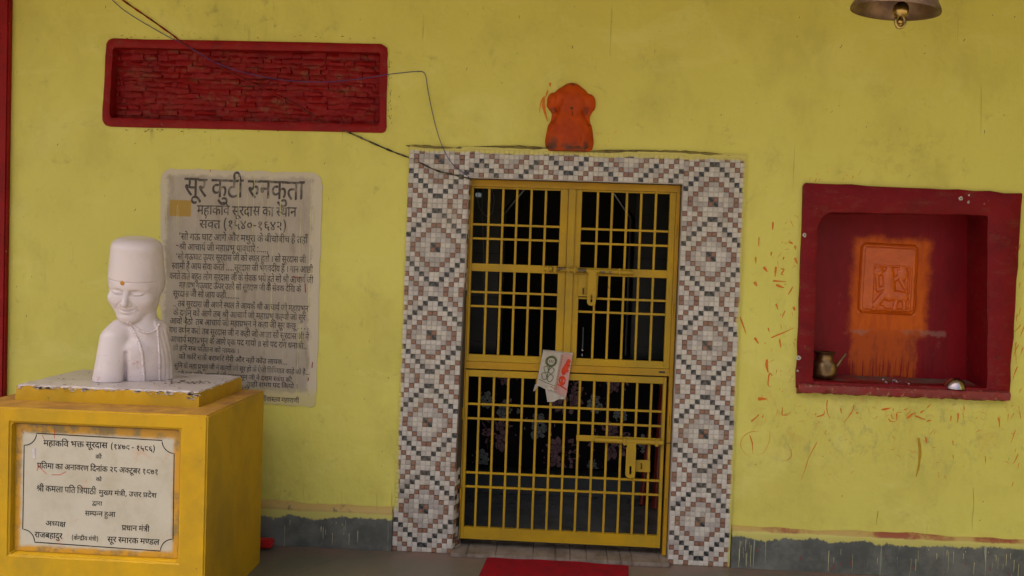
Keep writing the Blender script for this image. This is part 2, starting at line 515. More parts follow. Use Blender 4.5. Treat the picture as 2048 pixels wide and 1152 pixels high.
def mat_grout():
    t = NT('tile_body')
    return t.done(paint_over(t, t.mix(t.ramp(t.noise(20, 4), .4, .6), (0.40, 0.36, 0.32), (0.32, 0.28, 0.24))), 0.6)
M_GROUT = mat_grout()

def simple(name, c, rough=0.5, metal=0.0, c2=None, scale=8, bump=0.0, spec=0.5, stretch=(1, 1, 1)):
    t = NT(name)
    col = t.mix(t.ramp(t.noise(scale, 5, 0.7, stretch), 0.38, 0.66), c, c2 or tuple(v * 0.75 for v in c))
    if bump: t.bump(t.noise(scale * 4, 4, 0.7), bump, 0.004)
    return t.done(col, rough, metal, spec)
M_FLOOR = None
def mat_floor():
    t = NT('worn_cement_floor')
    col = t.mix(t.ramp(t.noise(1.3, 5, 0.7), 0.35, 0.7), (0.085, 0.088, 0.066), (0.14, 0.115, 0.088))
    col = t.mix(t.math('MULTIPLY', t.ramp(t.noise(14, 6, 0.75), 0.5, 0.72), 0.5), col, (0.16, 0.12, 0.09))
    jn = t.ramp(t.math('ABSOLUTE', t.math('ADD', t.math('SUBTRACT', t.x, -0.32), t.math('MULTIPLY', t.y, -0.55))), 0.004, 0.001)
    col = t.mix(t.math('MULTIPLY', jn, 0.6), col, (0.03, 0.03, 0.025))
    near = t.math('MULTIPLY', t.ramp(t.y, -0.22, -0.02), t.ramp(t.noise(5, 5, .7), .35, .6))
    col = t.mix(t.math('MULTIPLY', near, 0.7), col, (0.20, 0.11, 0.085))
    t.bump(t.noise(24, 5, 0.7), 0.12, 0.005)
    return t.done(col, 0.38, spec=0.45)
M_FLOOR = mat_floor()
M_GROUND = simple('courtyard_ground', (0.30, 0.255, 0.19), 0.9, c2=(0.24, 0.20, 0.15), scale=1.0)
M_CEIL = simple('ceiling_limewash', (0.55, 0.52, 0.40), 0.8, scale=2)
M_SILL = simple('veined_sill_marble', (0.23, 0.19, 0.155), 0.45, c2=(0.13, 0.10, 0.075), scale=9, bump=0.15, stretch=(1.4, 0.8, 1))
M_MAT = simple('red_felt', (0.22, 0.005, 0.010), 0.95, c2=(0.16, 0.007, 0.010), scale=12, bump=0.3, spec=0.1)
M_BRASS = simple('tarnished_brass', (0.30, 0.19, 0.085), 0.36, 0.9, c2=(0.13, 0.085, 0.045), scale=14, bump=0.15)
M_BELL = simple('dull_bell_bronze', (0.24, 0.15, 0.085), 0.45, 0.75, c2=(0.12, 0.075, 0.05), scale=9, bump=0.1)
M_CLAP = simple('brass_clapper', (0.48, 0.34, 0.11), 0.28, 0.95, c2=(0.30, 0.2, 0.07), scale=20)
M_STEEL = simple('scratched_steel', (0.52, 0.47, 0.47), 0.22, 1.0, c2=(0.35, 0.28, 0.28), scale=20)
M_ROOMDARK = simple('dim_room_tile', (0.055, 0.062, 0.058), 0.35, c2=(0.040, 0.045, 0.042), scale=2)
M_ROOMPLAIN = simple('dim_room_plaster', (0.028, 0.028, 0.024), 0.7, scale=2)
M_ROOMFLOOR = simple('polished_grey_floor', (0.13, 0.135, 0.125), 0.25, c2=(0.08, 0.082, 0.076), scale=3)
M_BLACKCLOTH = simple('black_cloth', (0.006, 0.006, 0.007), 0.85, scale=5, spec=0.2)
M_PINKPRINT = simple('pink_print', (0.30, 0.175, 0.185), 0.85, c2=(0.19, 0.105, 0.115), scale=25, spec=0.1)
M_PALEPRINT = simple('pale_print', (0.28, 0.31, 0.28), 0.85, c2=(0.18, 0.21, 0.19), scale=25, spec=0.1)
M_LINEPRINT = simple('print_outline', (0.02, 0.012, 0.014), 0.85, scale=25, spec=0.1)
M_LACQUER = simple('red_brown_lacquer', (0.22, 0.022, 0.010), 0.25, c2=(0.14, 0.015, 0.008), scale=10)
M_TRIM = simple('steel_edge_trim', (0.25, 0.26, 0.26), 0.3, 0.8, scale=10)
M_BLUEWIRE = simple('blue_wire_sheath', (0.045, 0.040, 0.20), 0.5, c2=(0.03, 0.03, 0.12), scale=30)
M_BLACKRUB = simple('dark_rubber', (0.02, 0.02, 0.022), 0.6, scale=30)
M_WHITECORD = simple('pale_string', (0.30, 0.32, 0.30), 0.6, scale=30)
M_TOWEL = simple('checked_cotton', (0.44, 0.40, 0.335), 0.95, c2=(0.38, 0.35, 0.285), scale=30, bump=0.3, spec=0.1)
M_TOWELPINK = simple('pink_cotton', (0.47, 0.27, 0.235), 0.95, c2=(0.42, 0.24, 0.21), scale=30, bump=0.3, spec=0.1)
M_GREENPRINT = simple('olive_print', (0.105, 0.125, 0.055), 0.95, scale=60, spec=0.1)
M_REDPRINT = simple('red_print', (0.55, 0.06, 0.025), 0.95, scale=60, spec=0.1)
M_TILAK = simple('tilak_paste', (0.62, 0.26, 0.02), 0.6, scale=40)
M_ORANGESPLASH = simple('dry_orange_paint', (0.62, 0.135, 0.010), 0.5, c2=(0.56, 0.27, 0.04), scale=9, spec=0.15)
M_REDSPLASH = simple('dry_red_paint', (0.25, 0.012, 0.010), 0.5, scale=12)
M_PALEPAINT = simple('pale_yellow_drip', (0.58, 0.55, 0.26), 0.5, scale=12)
M_WHITECHIP = simple('chipped_plaster', (0.50, 0.46, 0.40), 0.8, c2=(0.3, 0.26, 0.2), scale=60)
M_HOLE = simple('hole_dark', (0.02, 0.01, 0.01), 0.9, scale=60)
M_PETAL = simple('petal_purple', (0.28, 0.06, 0.20), 0.7, scale=60)
M_PETALW = simple('petal_white', (0.55, 0.50, 0.50), 0.7, scale=60)
M_DRYLEAF = simple('dry_petal_brown', (0.10, 0.055, 0.025), 0.8, scale=60)
M_REDCLOTH = simple('red_plastic', (0.45, 0.012, 0.015), 0.4, scale=15)
M_JAMB = simple('jamb_board', (0.085, 0.065, 0.045), 0.7, scale=14, bump=0.2)

def mat_idol():
    t = NT('vermilion_coat')
    col = t.mix(t.ramp(t.noise(9, 5, 0.65), 0.38, 0.66), (0.50, 0.068, 0.003), (0.36, 0.042, 0.003))
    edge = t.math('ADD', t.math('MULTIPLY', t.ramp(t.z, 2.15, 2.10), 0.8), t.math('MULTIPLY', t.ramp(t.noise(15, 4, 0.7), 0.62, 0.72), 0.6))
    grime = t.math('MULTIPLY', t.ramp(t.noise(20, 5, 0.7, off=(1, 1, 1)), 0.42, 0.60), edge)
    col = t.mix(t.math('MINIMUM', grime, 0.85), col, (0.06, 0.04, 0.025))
    for x, z, rx, rz, s in ((.686, 2.296, .011, .008, .9), (.690, 2.268, .0045, .013, .75), (.680, 2.240, .007, .006, .5), (.592, 2.286, .026, .020, .55), (.757, 2.286, .022, .026, .5),
                            (.688, 2.418, .018, .008, .85), (.765, 2.112, .022, .022, .7), (.60, 2.13, .03, .03, .5), (.575, 2.10, .05, .012, .8), (.72, 2.10, .06, .010, .7)):
        wb = t.math('MULTIPLY', t.ramp(t.noise(45, 4, .7), .3, .55), s)
        col = t.mix(t.math('MULTIPLY', t.blob(x, z, rx, rz, 0.8), wb), col, (0.045, 0.03, 0.02))  # groove blobs paint crease shade into the coat; crown, nose and foot are grime
    t.bump(t.noise(30, 5, 0.7), 0.4, 0.005)
    return t.done(col, 0.5, spec=0.18)
M_IDOL = mat_idol()
M_RELIEF = simple('orange_relief_coat', (0.56, 0.100, 0.004), 0.30, c2=(0.48, 0.080, 0.004), scale=10, bump=0.4, spec=0.5)
# ------------------------------------------------------------------ lettering outlines
GLYPHS = {
 5: '-188,847 c-188,868 c-159,896 -139,896 c-118,896 c-89,868 -89,847 c-89,826 c-118,797 -139,797 c-159,797 c-188,826|69,863 c46,763 c-61,680 -138,680 c-210,680 c-318,769 -352,863 -283,887 c-257,817 c-189,747 -135,747 c-77,747 c-21,822 -5,889',
 6: '-185,772 c-185,796 c-152,830 -130,830 c-107,830 c-75,796 -75,772 c-75,748 c-107,714 -130,714 c-152,714 c-185,748',
 9: '470,218 c470,148 c379,80 312,80 c226,80 c92,208 29,356 100,382 c143,276 c243,153 305,153 c343,153 c391,188 391,227 c391,264 c350,322 318,347 c291,342 260,341 255,411 c323,413 c380,457 380,494 c380,530 c333,562 302,562 c265,562 c205,542 171,525 146,594 c172,608 c249,632 298,632 c376,632 c459,554 459,495 c459,417 392,375 c403,365 412,355 c450,350 486,350 c518,350 c568,356 594,363 594,551 521,551 521,622 779,622 779,551 675,551 675,0 594,0 594,290 c570,284 c524,279 498,279 c481,279 455,282 c470,252',
 10: '470,218 c470,148 c379,80 312,80 c226,80 c92,208 29,356 100,382 c143,276 c243,153 305,153 c343,153 c391,188 391,227 c391,264 c350,322 318,347 c291,342 260,341 255,411 c323,413 c380,457 380,494 c380,530 c333,562 302,562 c265,562 c205,542 171,525 146,594 c172,608 c249,632 298,632 c376,632 c459,554 459,495 c459,417 392,375 c403,365 412,355 c450,350 486,350 c518,350 c568,356 594,363 594,551 521,551 521,622 1038,622 1038,551 934,551 934,0 853,0 853,551 675,551 675,0 594,0 594,290 c570,284 c524,279 498,279 c481,279 455,282 c470,252',
 13: '0,622 563,622 563,551 453,551 c485,512 485,464 c485,374 406,328 c442,296 c499,211 499,152 c499,102 c454,34 c376,0 328,0 c271,0 c168,61 c73,199 29,313 100,338 c128,260 c195,141 c274,74 320,74 c361,74 c414,111 414,160 c414,201 c369,270 329,301 c299,295 264,294 259,364 c333,366 c404,414 404,463 c404,493 c374,538 351,551 0,551',
 14: '0,622 780,622 780,551 453,551 c485,512 485,464 c485,374 406,328 c417,319 c437,299 446,288 c477,310 c539,333 573,333 c638,333 c721,254 721,185 c721,139 c691,47 656,0 584,41 c609,70 c641,141 641,181 c641,225 c600,264 565,264 c526,264 484,227 c491,211 c499,173 499,152 c499,102 c454,34 c376,0 328,0 c271,0 c168,61 c73,199 29,313 100,338 c128,260 c195,141 c274,74 320,74 c361,74 c414,111 414,160 c414,201 c369,270 329,301 c299,295 264,294 259,364 c333,366 c404,414 404,463 c404,493 c374,538 351,551 0,551',
 19: '568,551 474,551 474,380 c474,329 c459,269 441,246 c404,198 323,192 307,266 c329,270 c360,281 370,292 c382,304 c393,339 393,380 393,551 160,551 160,353 c160,307 c166,249 c186,211 c226,180 260,160 370,98 c433,62 c486,-3 486,-53 c486,-93 c453,-164 439,-184 367,-142 c380,-122 c403,-77 403,-55 c403,-36 c387,-7 c339,28 290,56 203,106 c164,129 c109,178 95,212 c79,248 79,316 79,551 0,551 0,622 568,622',
 20: '568,551 474,551 474,380 c474,329 c459,269 441,246 c404,198 323,192 307,266 c329,270 c360,281 370,292 c382,304 c393,339 393,380 393,551 160,551 160,353 c160,307 c166,249 c186,211 c226,180 260,160 370,98 c433,62 c486,-3 486,-53 c486,-93 c453,-164 439,-184 367,-142 c380,-122 c403,-77 403,-55 c403,-36 c387,-7 c339,28 290,56 203,106 c164,129 c109,178 95,212 c79,248 79,316 79,551 0,551 0,622 568,622|394,615 c373,694 c332,785 c282,823 248,823 c226,823 c192,814 178,809 154,882 c193,896 245,896 c299,896 c378,845 c441,722 469,615',
 24: '470,218 c470,148 c379,80 312,80 c226,80 c92,208 29,356 100,382 c143,276 c243,153 305,153 c343,153 c391,188 391,227 c391,264 c350,322 318,347 c291,342 260,341 255,411 c323,413 c380,457 380,494 c380,530 c333,562 302,562 c265,562 c205,542 171,525 146,594 c172,608 c249,632 298,632 c376,632 c459,554 459,495 c459,417 392,375 c403,365 412,355 c450,350 486,350 c518,350 c568,356 594,363 594,551 521,551 521,622 1038,622 1038,551 934,551 934,0 853,0 853,551 675,551 675,0 594,0 594,290 c570,284 c524,279 498,279 c481,279 455,282 c470,252|844,615 c817,655 c772,692 c729,703 703,703 c683,703 c641,691 621,682 595,751 c618,761 c668,773 697,773 c742,773 c812,730 836,692 840,694 c820,746 c782,803 c738,827 707,827 c683,827 c651,819 637,813 614,882 c653,896 705,896 c759,896 c838,845 c901,722 929,615',
 25: '777,551 452,551 452,349 c500,399 569,399 c634,399 c716,316 716,239 c716,193 c686,89 651,39 579,80 c604,112 c636,196 636,237 c636,284 c597,330 562,330 c508,330 452,258 452,0 371,0 371,174 c347,154 c276,118 226,118 c179,118 c96,156 c46,233 46,290 c46,370 c156,464 244,464 c267,464 c324,457 339,454 333,381 c317,385 c268,391 249,391 c191,391 c127,339 127,292 c127,239 c188,188 228,188 c272,188 c341,230 371,260 371,551 0,551 0,622 777,622',
 26: '729,551 729,0 648,0 648,45 c613,26 c530,7 488,7 c380,7 c183,114 85,239 c58,274 c40,319 40,338 c40,359 c70,393 104,393 c129,393 c166,370 181,350 c202,369 c217,428 217,458 c217,484 c210,531 201,551 0,551 0,622 833,622 833,551|534,232 c569,232 c627,261 648,280 648,551 281,551 c298,514 298,458 c298,376 c228,280 166,253 c236,169 c391,79 490,79 c533,79 c611,99 648,122 648,198 c625,184 c561,164 521,164 c474,164 c399,203 c356,273 356,319 c356,392 c452,473 531,473 c548,473 c602,468 616,463 610,394 c595,398 c558,404 540,404 c492,404 c437,360 437,316 c437,273 c492,232',
 27: '208,551 208,234 c208,208 c183,178 160,178 c134,178 c79,220 c41,280 41,308 c41,331 c68,359 102,359 127,359 127,551 0,551 0,622 578,622 578,551 474,551 474,0 393,0 393,551',
 28: '605,551 502,551 502,0 421,0 421,166 c390,146 c314,118 259,118 c182,118 c86,199 86,266 c86,294 c106,346 128,366 c88,385 c42,455 42,497 c42,528 52,551 0,551 0,622 605,622|167,269 c167,227 c223,188 267,188 c319,188 c396,231 421,260 421,551 145,551 c123,527 123,494 c123,457 c166,417 200,412 c228,419 263,419 c290,419 308,417 302,347 c295,348 c279,348 273,348 c224,348 c167,308',
 30: '649,551 545,551 545,0 465,0 465,165 c439,148 c367,118 317,118 c240,118 c141,204 141,275 c141,304 c166,355 185,371 38,369 38,441 331,441 c349,441 c385,440 389,440 382,370 350,370 c292,370 c221,321 221,274 c221,231 c279,188 317,188 c367,188 c438,231 465,260 465,551 0,551 0,622 649,622',
 31: '296,70 c373,70 c499,133 c574,241 574,310 c574,357 c528,419 487,419 c453,419 c424,383 424,358 c424,326 c477,275 535,261 502,198 c421,221 c347,304 347,356 c347,404 c402,472 455,481 455,551 0,551 0,622 715,622 715,551 535,551 535,477 c586,464 c653,380 653,308 c653,250 c603,140 c510,52 c378,0 296,0 c199,0 c101,83 101,147 c101,168 c116,213 132,231 c90,251 c43,316 43,359 c43,419 c133,483 206,483 c223,483 c275,478 288,473 282,404 c268,408 c233,415 212,415 c124,415 124,350 c124,321 c168,289 202,281 c231,290 266,290 c277,290 c301,288 308,287 302,217 c296,218 c281,218 276,218 c182,218 182,148 c182,108 c244,70',
 32: '653,551 653,0 572,0 572,370 435,370 c394,370 378,373 c414,343 c458,263 458,218 c458,172 c417,110 c350,80 310,80 c257,80 c161,141 c73,282 31,401 102,426 c148,292 c248,153 306,153 c338,153 c379,187 379,227 c379,271 c318,349 273,377 302,441 572,441 572,551 0,551 0,622 757,622 757,551',
 35: '519,551 371,551 371,349 316,349 c268,349 c204,333 181,318 c126,280 126,215 c126,167 c170,104 c241,74 283,74 c337,74 c413,99 455,121 482,47 c438,27 c339,0 286,0 c217,0 c108,52 c46,150 46,220 c46,285 c114,374 c225,420 288,420 290,420 290,551 0,551 0,622 519,622',
 36: '600,551 371,551 371,414 c451,384 c539,271 539,198 c539,128 c473,41 c363,0 297,0 c184,0 c46,113 46,216 c46,283 c114,374 c225,420 287,420 290,420 290,551 0,551 0,622 600,622|293,72 c364,72 c458,133 458,200 c458,248 c400,325 343,349 308,349 c234,349 187,321 c159,304 c126,249 126,210 c126,140 c221,72',
 37: '358,222 c329,222 c271,208 248,197 c201,225 c137,301 137,352 c137,380 c157,420 174,433 c197,450 c259,465 308,465 401,465 401,551 0,551 0,622 592,622 592,551 482,551 482,394 298,394 c267,394 c241,388 232,381 c217,369 217,347 c217,323 c245,290 261,277 c307,294 362,294 c436,294 c534,219 534,154 c534,87 c436,0 337,0 c239,0 c84,88 25,158 86,207 c143,139 c262,74 337,74 c453,74 453,152 c453,187 c404,222',
 39: '634,551 634,0 553,0 553,551 420,551 420,321 c420,279 c403,221 385,198 c364,173 c298,146 251,146 c158,146 114,205 c97,228 c79,298 79,352 79,551 0,551 0,622 737,622 737,551|249,217 c301,217 321,249 c332,266 c339,310 339,353 339,551 160,551 160,353 c160,314 c168,268 178,251 c189,235 c222,217',
 40: '481,551 481,0 400,0 400,328 291,328 c230,328 c169,316 150,299 c126,280 126,237 c126,188 c200,97 271,40 217,-12 c171,28 c92,108 c45,194 45,242 c45,277 c72,333 93,351 c122,376 c204,399 272,399 400,399 400,551 0,551 0,622 584,622 584,551',
 41: '553,551 553,0 472,0 472,180 c443,161 c363,132 308,132 c223,132 c104,229 83,322 c178,342 c255,413 255,467 c255,517 c208,568 171,568 c146,568 c114,544 114,521 c114,470 195,461 187,391 c122,400 c46,461 46,519 c46,575 c119,632 172,632 c213,632 c288,597 c336,525 336,469 c336,395 c256,303 182,274 c205,238 c263,203 314,203 c366,203 c440,243 472,275 472,551 390,551 390,622 656,622 656,551',
 42: '413,-58 c392,-24 c354,46 342,73 c330,71 c302,68 287,68 c245,68 c160,89 c89,136 c46,215 46,272 c46,316 c77,379 102,401 c135,430 c231,456 290,456 295,456 295,551 0,551 0,622 534,622 534,551 376,551 376,385 327,385 c269,385 c198,371 173,355 c151,340 c126,294 126,262 c126,209 c205,140 287,140 c293,140 c305,140 312,141 c306,161 306,176 c306,211 c348,240 373,240 c416,240 c461,191 461,162 c461,130 c432,95 410,86 c422,62 c455,11 480,-24',
 43: '630,551 526,551 526,0 445,0 445,150 c414,130 c341,103 283,103 c206,103 c111,184 111,251 c111,278 c129,328 148,348 c101,366 c42,437 42,493 c42,553 c124,632 187,632 c240,632 c311,576 311,531 c311,484 271,443 210,482 c221,492 c230,515 230,526 c230,541 c210,568 184,568 c156,568 c116,524 116,489 c116,457 c147,418 c196,400 223,397 c253,405 288,405 c299,405 c326,403 333,402 326,332 c320,333 c303,333 298,333 c248,333 c191,292 191,254 c191,213 c248,173 292,173 c345,173 c419,216 445,245 445,551 383,551 383,622 630,622',
 44: '0,622 569,622 569,551 466,551 466,0 385,0 385,298 204,298 204,244 c204,216 c176,188 153,188 c129,188 c75,230 c37,290 37,318 c37,341 c64,369 98,369 385,369 385,551 0,551',
 46: '479,551 479,0 398,0 398,191 c369,172 c301,146 254,146 c214,146 c149,173 128,194 c103,221 c79,294 79,358 79,551 0,551 0,622 583,622 583,551|398,551 160,551 160,369 c160,328 c166,280 c179,251 190,240 c213,217 263,217 c303,217 c373,255 398,280',
 48: '585,551 482,551 482,0 401,0 401,165 c374,147 c297,118 241,118 c185,118 c96,160 c46,235 46,286 c46,372 c167,464 265,464 c279,464 c319,461 c358,457 369,454 363,385 c343,389 c293,395 268,395 c248,395 230,392 365,224 c384,238 401,256 401,551 0,551 0,622 585,622|127,287 c127,235 c194,184 242,184 c260,184 c293,190 308,195 168,370 c127,342',
 49: '174,632 c211,632 c269,611 291,586 c309,567 c332,499 332,437 332,321 533,321 533,551 402,551 402,622 717,622 717,551 614,551 614,0 533,0 533,250 332,250 332,213 c332,180 c303,151 283,151 c264,151 c222,176 c186,215 c164,259 164,278 c164,296 c191,321 224,321 253,321 253,426 c253,473 c243,523 232,538 c212,568 169,568 c142,568 c114,542 114,521 c114,493 c161,463 218,460 210,389 c135,395 c46,456 46,520 c46,579 c122,632',
 50: '509,551 509,0 428,0 428,250 207,250 207,213 c207,180 c178,151 159,151 c140,151 c98,176 c62,215 c39,259 39,278 c39,296 c66,321 100,321 126,321 126,551 0,551 0,622 612,622 612,551|428,551 207,551 207,321 428,321',
 51: '595,622 595,551 491,551 491,0 410,0 410,179 c382,161 c304,132 253,132 c163,132 c52,253 38,353 c100,366 c160,413 160,457 c160,485 c137,533 123,551 0,551 0,622|129,301 c149,252 c210,203 259,203 c309,203 c383,245 410,274 410,551 211,551 c240,499 240,445 c240,337',
 52: '395,42 341,-12 c282,37 c178,137 c98,225 75,256 c53,287 c40,323 40,340 c40,359 c70,393 104,393 c129,393 c166,370 181,349 c220,369 c256,429 256,468 c256,491 c246,536 239,551 0,551 0,622 424,622 424,551 320,551 c336,516 336,458 c336,403 c292,327 c216,274 167,254 c212,202 c331,91',
 54: '0,551 0,622 693,622 693,551 589,551 589,0 508,0 508,355 c502,356 494,356 c470,356 c420,332 c374,269 356,208 279,232 c291,278 311,313 c287,331 c239,353 209,353 c169,353 c126,307 126,271 c126,233 c169,164 c251,89 309,40 255,-12 c197,38 c101,129 c45,222 45,275 c45,328 c94,395 c168,426 204,426 c248,426 c321,397 354,370 c412,426 499,426 c504,426 508,426 508,551',
 57: '571,551 467,551 467,0 387,0 387,165 c361,147 c286,118 233,118 c179,118 c95,160 c46,235 46,286 c46,372 c161,464 255,464 c268,464 c307,461 c344,457 354,454 349,381 c330,385 c282,391 259,391 c197,391 c127,337 127,287 c127,236 c190,188 235,188 c287,188 c362,233 387,260 387,551 0,551 0,622 571,622',
 58: '122,189 c87,189 c40,224 40,255 c40,284 c76,314 104,314 c122,314 c161,299 191,276 c241,292 c305,378 305,443 c305,499 c246,566 199,566 c168,566 c138,539 138,516 c138,501 c157,466 c214,442 270,440 253,370 c159,376 c66,459 66,517 c66,568 c137,632 204,632 c251,632 c333,589 c384,504 384,440 c384,371 c315,254 254,221 c299,182 c383,87 414,43 350,-1 c299,71 c216,164 179,194 c152,189|591,551 591,0 510,0 510,551 421,551 421,622 695,622 695,551',
 60: '587,551 587,0 506,0 506,266 c477,257 c419,251 380,251 c338,251 c245,266 212,277 c192,264 167,253 c208,201 c319,91 380,42 326,-12 c270,37 c171,137 c95,225 73,256 c51,287 c40,323 40,340 c40,359 c70,393 104,393 c129,393 c166,370 181,350 c202,369 c217,428 217,458 c217,488 c208,536 201,551 0,551 0,622 691,622 691,551|369,322 c408,322 c472,330 506,339 506,551 281,551 c288,534 c298,488 298,458 c298,416 c279,354 262,333 c314,322',
 61: '321,69 c357,80 c403,116 403,148 c403,186 c345,229 280,229 c211,229 c138,172 138,124 c138,93 c161,35 c232,-36 302,-89 248,-142 c157,-71 c58,53 58,130 c58,168 c89,227 115,248 c96,266 c69,318 69,352 c69,380 c89,420 106,433 c129,450 c188,465 229,465 361,465 361,551 0,551 0,622 546,622 546,551 442,551 442,394 230,394 c199,394 c173,388 164,381 c149,369 149,347 c149,327 c169,296 183,284 c230,300 284,300 c353,300 c440,258 c481,191 481,153 c481,95 c413,19 348,2',
 66: '170,551 170,0 89,0 89,551 0,551 0,622 273,622 273,551',
 67: '89,551 0,551 0,622 80,622 c68,644 c53,694 53,724 c53,802 c169,896 266,896 c407,896 c625,743 704,615 620,615 c467,824 283,824 c213,824 c134,765 134,714 c134,684 c153,639 165,622 273,622 273,551 170,551 170,0 89,0',
 68: '-185,615 c-202,650 c-220,714 -220,748 c-220,813 c-136,896 -61,896 c-1,896 c79,839 c137,718 163,622 273,622 273,551 170,551 170,0 89,0 89,551 0,551 0,622 87,622 c59,726 c-2,825 -57,825 c-97,825 c-139,776 -139,733 c-139,699 c-119,644 -105,615',
 69: '-248,-12 c-194,11 -136,11 c-61,11 c22,-66 22,-129 c22,-190 c-71,-268 -157,-268 c-254,-268 c-395,-176 -455,-100 -394,-57 c-355,-105 c-285,-167 c-206,-196 -157,-196 c-51,-196 -51,-122 c-51,-89 c-100,-57 -131,-57 c-158,-57 c-201,-68 -222,-79',
 70: '-63,-245 c-88,-255 c-145,-268 -173,-268 c-248,-268 c-333,-189 -333,-126 c-333,-69 c-241,11 -162,11 c-87,11 c25,-45 c111,-136 145,-189 83,-228 c29,-145 c-83,-57 -156,-57 c-207,-57 c-259,-96 -259,-128 c-259,-166 c-209,-196 -178,-196 c-151,-196 c-109,-185 -88,-175',
 75: '-169,615 c-190,694 c-231,785 c-281,823 -315,823 c-337,823 c-371,814 -385,809 -409,882 c-370,896 -318,896 c-264,896 c-185,845 c-122,722 -94,615',
 76: '-179,615 c-206,655 c-251,692 c-294,703 -320,703 c-340,703 c-382,691 -402,682 -428,751 c-405,761 c-355,773 -326,773 c-281,773 c-211,730 -187,692 -183,694 c-203,746 c-241,803 c-285,827 -316,827 c-340,827 c-372,819 -386,813 -409,882 c-370,896 -318,896 c-264,896 c-185,845 c-122,722 -94,615',
 79: '170,551 170,0 89,0 89,551 0,551 0,622 273,622 273,551|90,615 c69,694 c28,785 c-22,823 -56,823 c-78,823 c-112,814 -126,809 -150,882 c-111,896 -59,896 c-5,896 c74,845 c137,722 165,615',
 104: '194,622 275,622 275,0 194,0',
 105: '414,622 495,622 495,0 414,0|194,622 275,622 275,0 194,0',
 106: '275,121 c217,121 c126,172 c75,263 75,321 c75,380 c126,469 c216,520 274,520 c333,520 c424,469 c476,378 476,319 c476,261 c425,171 c334,121|273,192 c326,192 c394,266 394,322 c394,379 c330,449 277,449 c225,449 c157,375 157,318 c157,262 c221,192',
 107: '275,632 c347,632 c429,556 429,499 c429,460 c394,387 c312,306 241,256 362,160 c402,129 c433,69 433,34 c433,3 c408,-50 386,-79 321,-30 c335,-15 c350,15 350,34 c350,54 c333,84 310,103 128,254 132,276 c238,344 c348,448 348,498 c348,530 c307,562 276,562 c245,562 c210,534 210,510 c210,488 c241,455 280,444 231,386 c182,407 c134,469 134,517 c134,544 c163,597 c226,632',
 108: '477,33 413,-12 c318,132 239,208 c213,204 187,204 c152,204 c104,239 104,270 c104,299 c140,329 168,329 c187,329 c225,313 255,291 c298,306 c360,385 360,442 c360,501 c295,561 243,561 c208,561 c148,545 110,526 84,595 c121,614 c204,632 247,632 c302,632 c391,590 c443,505 443,440 c443,370 c373,262 316,233 c361,189 c448,77',
 110: '428,127 c428,72 c347,-2 277,-2 c234,-2 c163,31 c120,91 120,131 c120,158 c135,208 c179,273 225,320 c171,374 c106,451 c73,509 c62,556 62,579 c62,591 c66,618 69,632 154,617 c147,597 147,579 c147,556 c164,504 c219,430 275,375 c330,431 c386,506 c406,556 406,576 c406,595 399,617 483,632 c490,604 490,579 c490,553 c477,505 c443,449 c378,374 327,322 c374,273 c417,204 c428,151|200,138 c200,111 c234,69 274,69 c308,69 c348,107 348,136 c348,151 c338,185 c307,232 274,266 c242,233 c210,186 c200,152',
 111: '477,-67 c460,-38 c422,37 c386,115 c356,185 348,208 c332,207 312,207 c269,207 c187,228 c122,278 c84,364 84,428 c84,474 c112,583 143,632 227,611 c199,562 c164,469 164,417 c164,347 c234,276 308,276 c317,276 326,277 c320,300 320,313 c320,346 c363,377 391,377 c431,377 c475,328 475,298 c475,267 c444,230 418,221 c430,190 c475,96 c526,0 549,-35',
 112: '470,-67 c454,-40 c420,25 c391,86 384,106 c372,105 c347,104 335,104 c269,104 c178,150 c132,227 132,272 c132,299 c155,353 180,373 c144,394 c103,457 103,501 c103,565 c208,632 288,632 c314,632 c377,626 391,622 385,552 c367,556 c322,563 292,563 c184,563 184,492 c184,461 c223,424 254,414 c289,423 333,423 c347,423 c375,421 384,419 377,350 c367,351 c341,352 324,352 c274,352 c212,310 212,266 c212,220 c282,174 332,174 c338,174 c351,174 357,175 c354,185 c352,204 352,210 c352,245 c393,274 418,274 c461,274 c506,225 506,196 c506,166 c475,129 451,120 c465,87 c515,2 542,-35',
 113: '512,270 c512,153 c412,49 334,49 c273,49 c176,99 c103,218 c52,420 38,573 118,588 c130,440 c179,232 c264,123 330,123 c391,123 c432,205 432,275 c432,326 c407,414 c358,468 322,468 c297,468 c269,441 269,418 c269,400 c291,367 c349,345 401,342 384,272 c285,280 c193,362 193,420 c193,473 c262,539 322,539 c380,539 c465,469 c512,347',
 179: '623,551 623,0 542,0 542,325 c511,310 c440,293 390,293 c340,293 c257,313 225,326 c178,297 c128,244 128,208 c128,188 c148,147 c200,120 247,120 c258,120 269,121 c263,139 263,157 c263,189 c303,216 328,216 c369,216 c413,164 413,136 c413,108 c388,76 365,66 c383,43 c421,2 448,-24 390,-65 c363,-34 c314,27 298,53 c286,51 c258,50 245,50 c186,50 c96,91 c46,162 46,205 c46,260 c115,333 164,361 c120,390 c74,461 74,507 c74,560 c155,632 231,632 c293,632 c382,574 382,515 c382,467 c336,401 295,373 c314,368 c357,364 379,364 c425,364 c504,385 542,411 542,551 453,551 453,622 727,622 727,551|153,502 c153,469 c195,416 228,399 c303,448 303,506 c303,530 c269,566 229,566 c195,566 c153,532',
 180: '268,224 c268,271 c183,345 87,374 111,441 471,441 471,551 0,551 0,622 656,622 656,551 552,551 552,0 471,0 471,370 326,370 c292,370 c246,373 233,375 c293,344 c347,266 347,218 c347,167 c290,101 245,88 c273,72 c347,41 381,31 348,-39 c298,-19 c200,41 159,73 c105,75 c35,101 35,136 c35,159 c62,188 88,188 c109,188 c152,168 183,142 c223,147 c268,193',
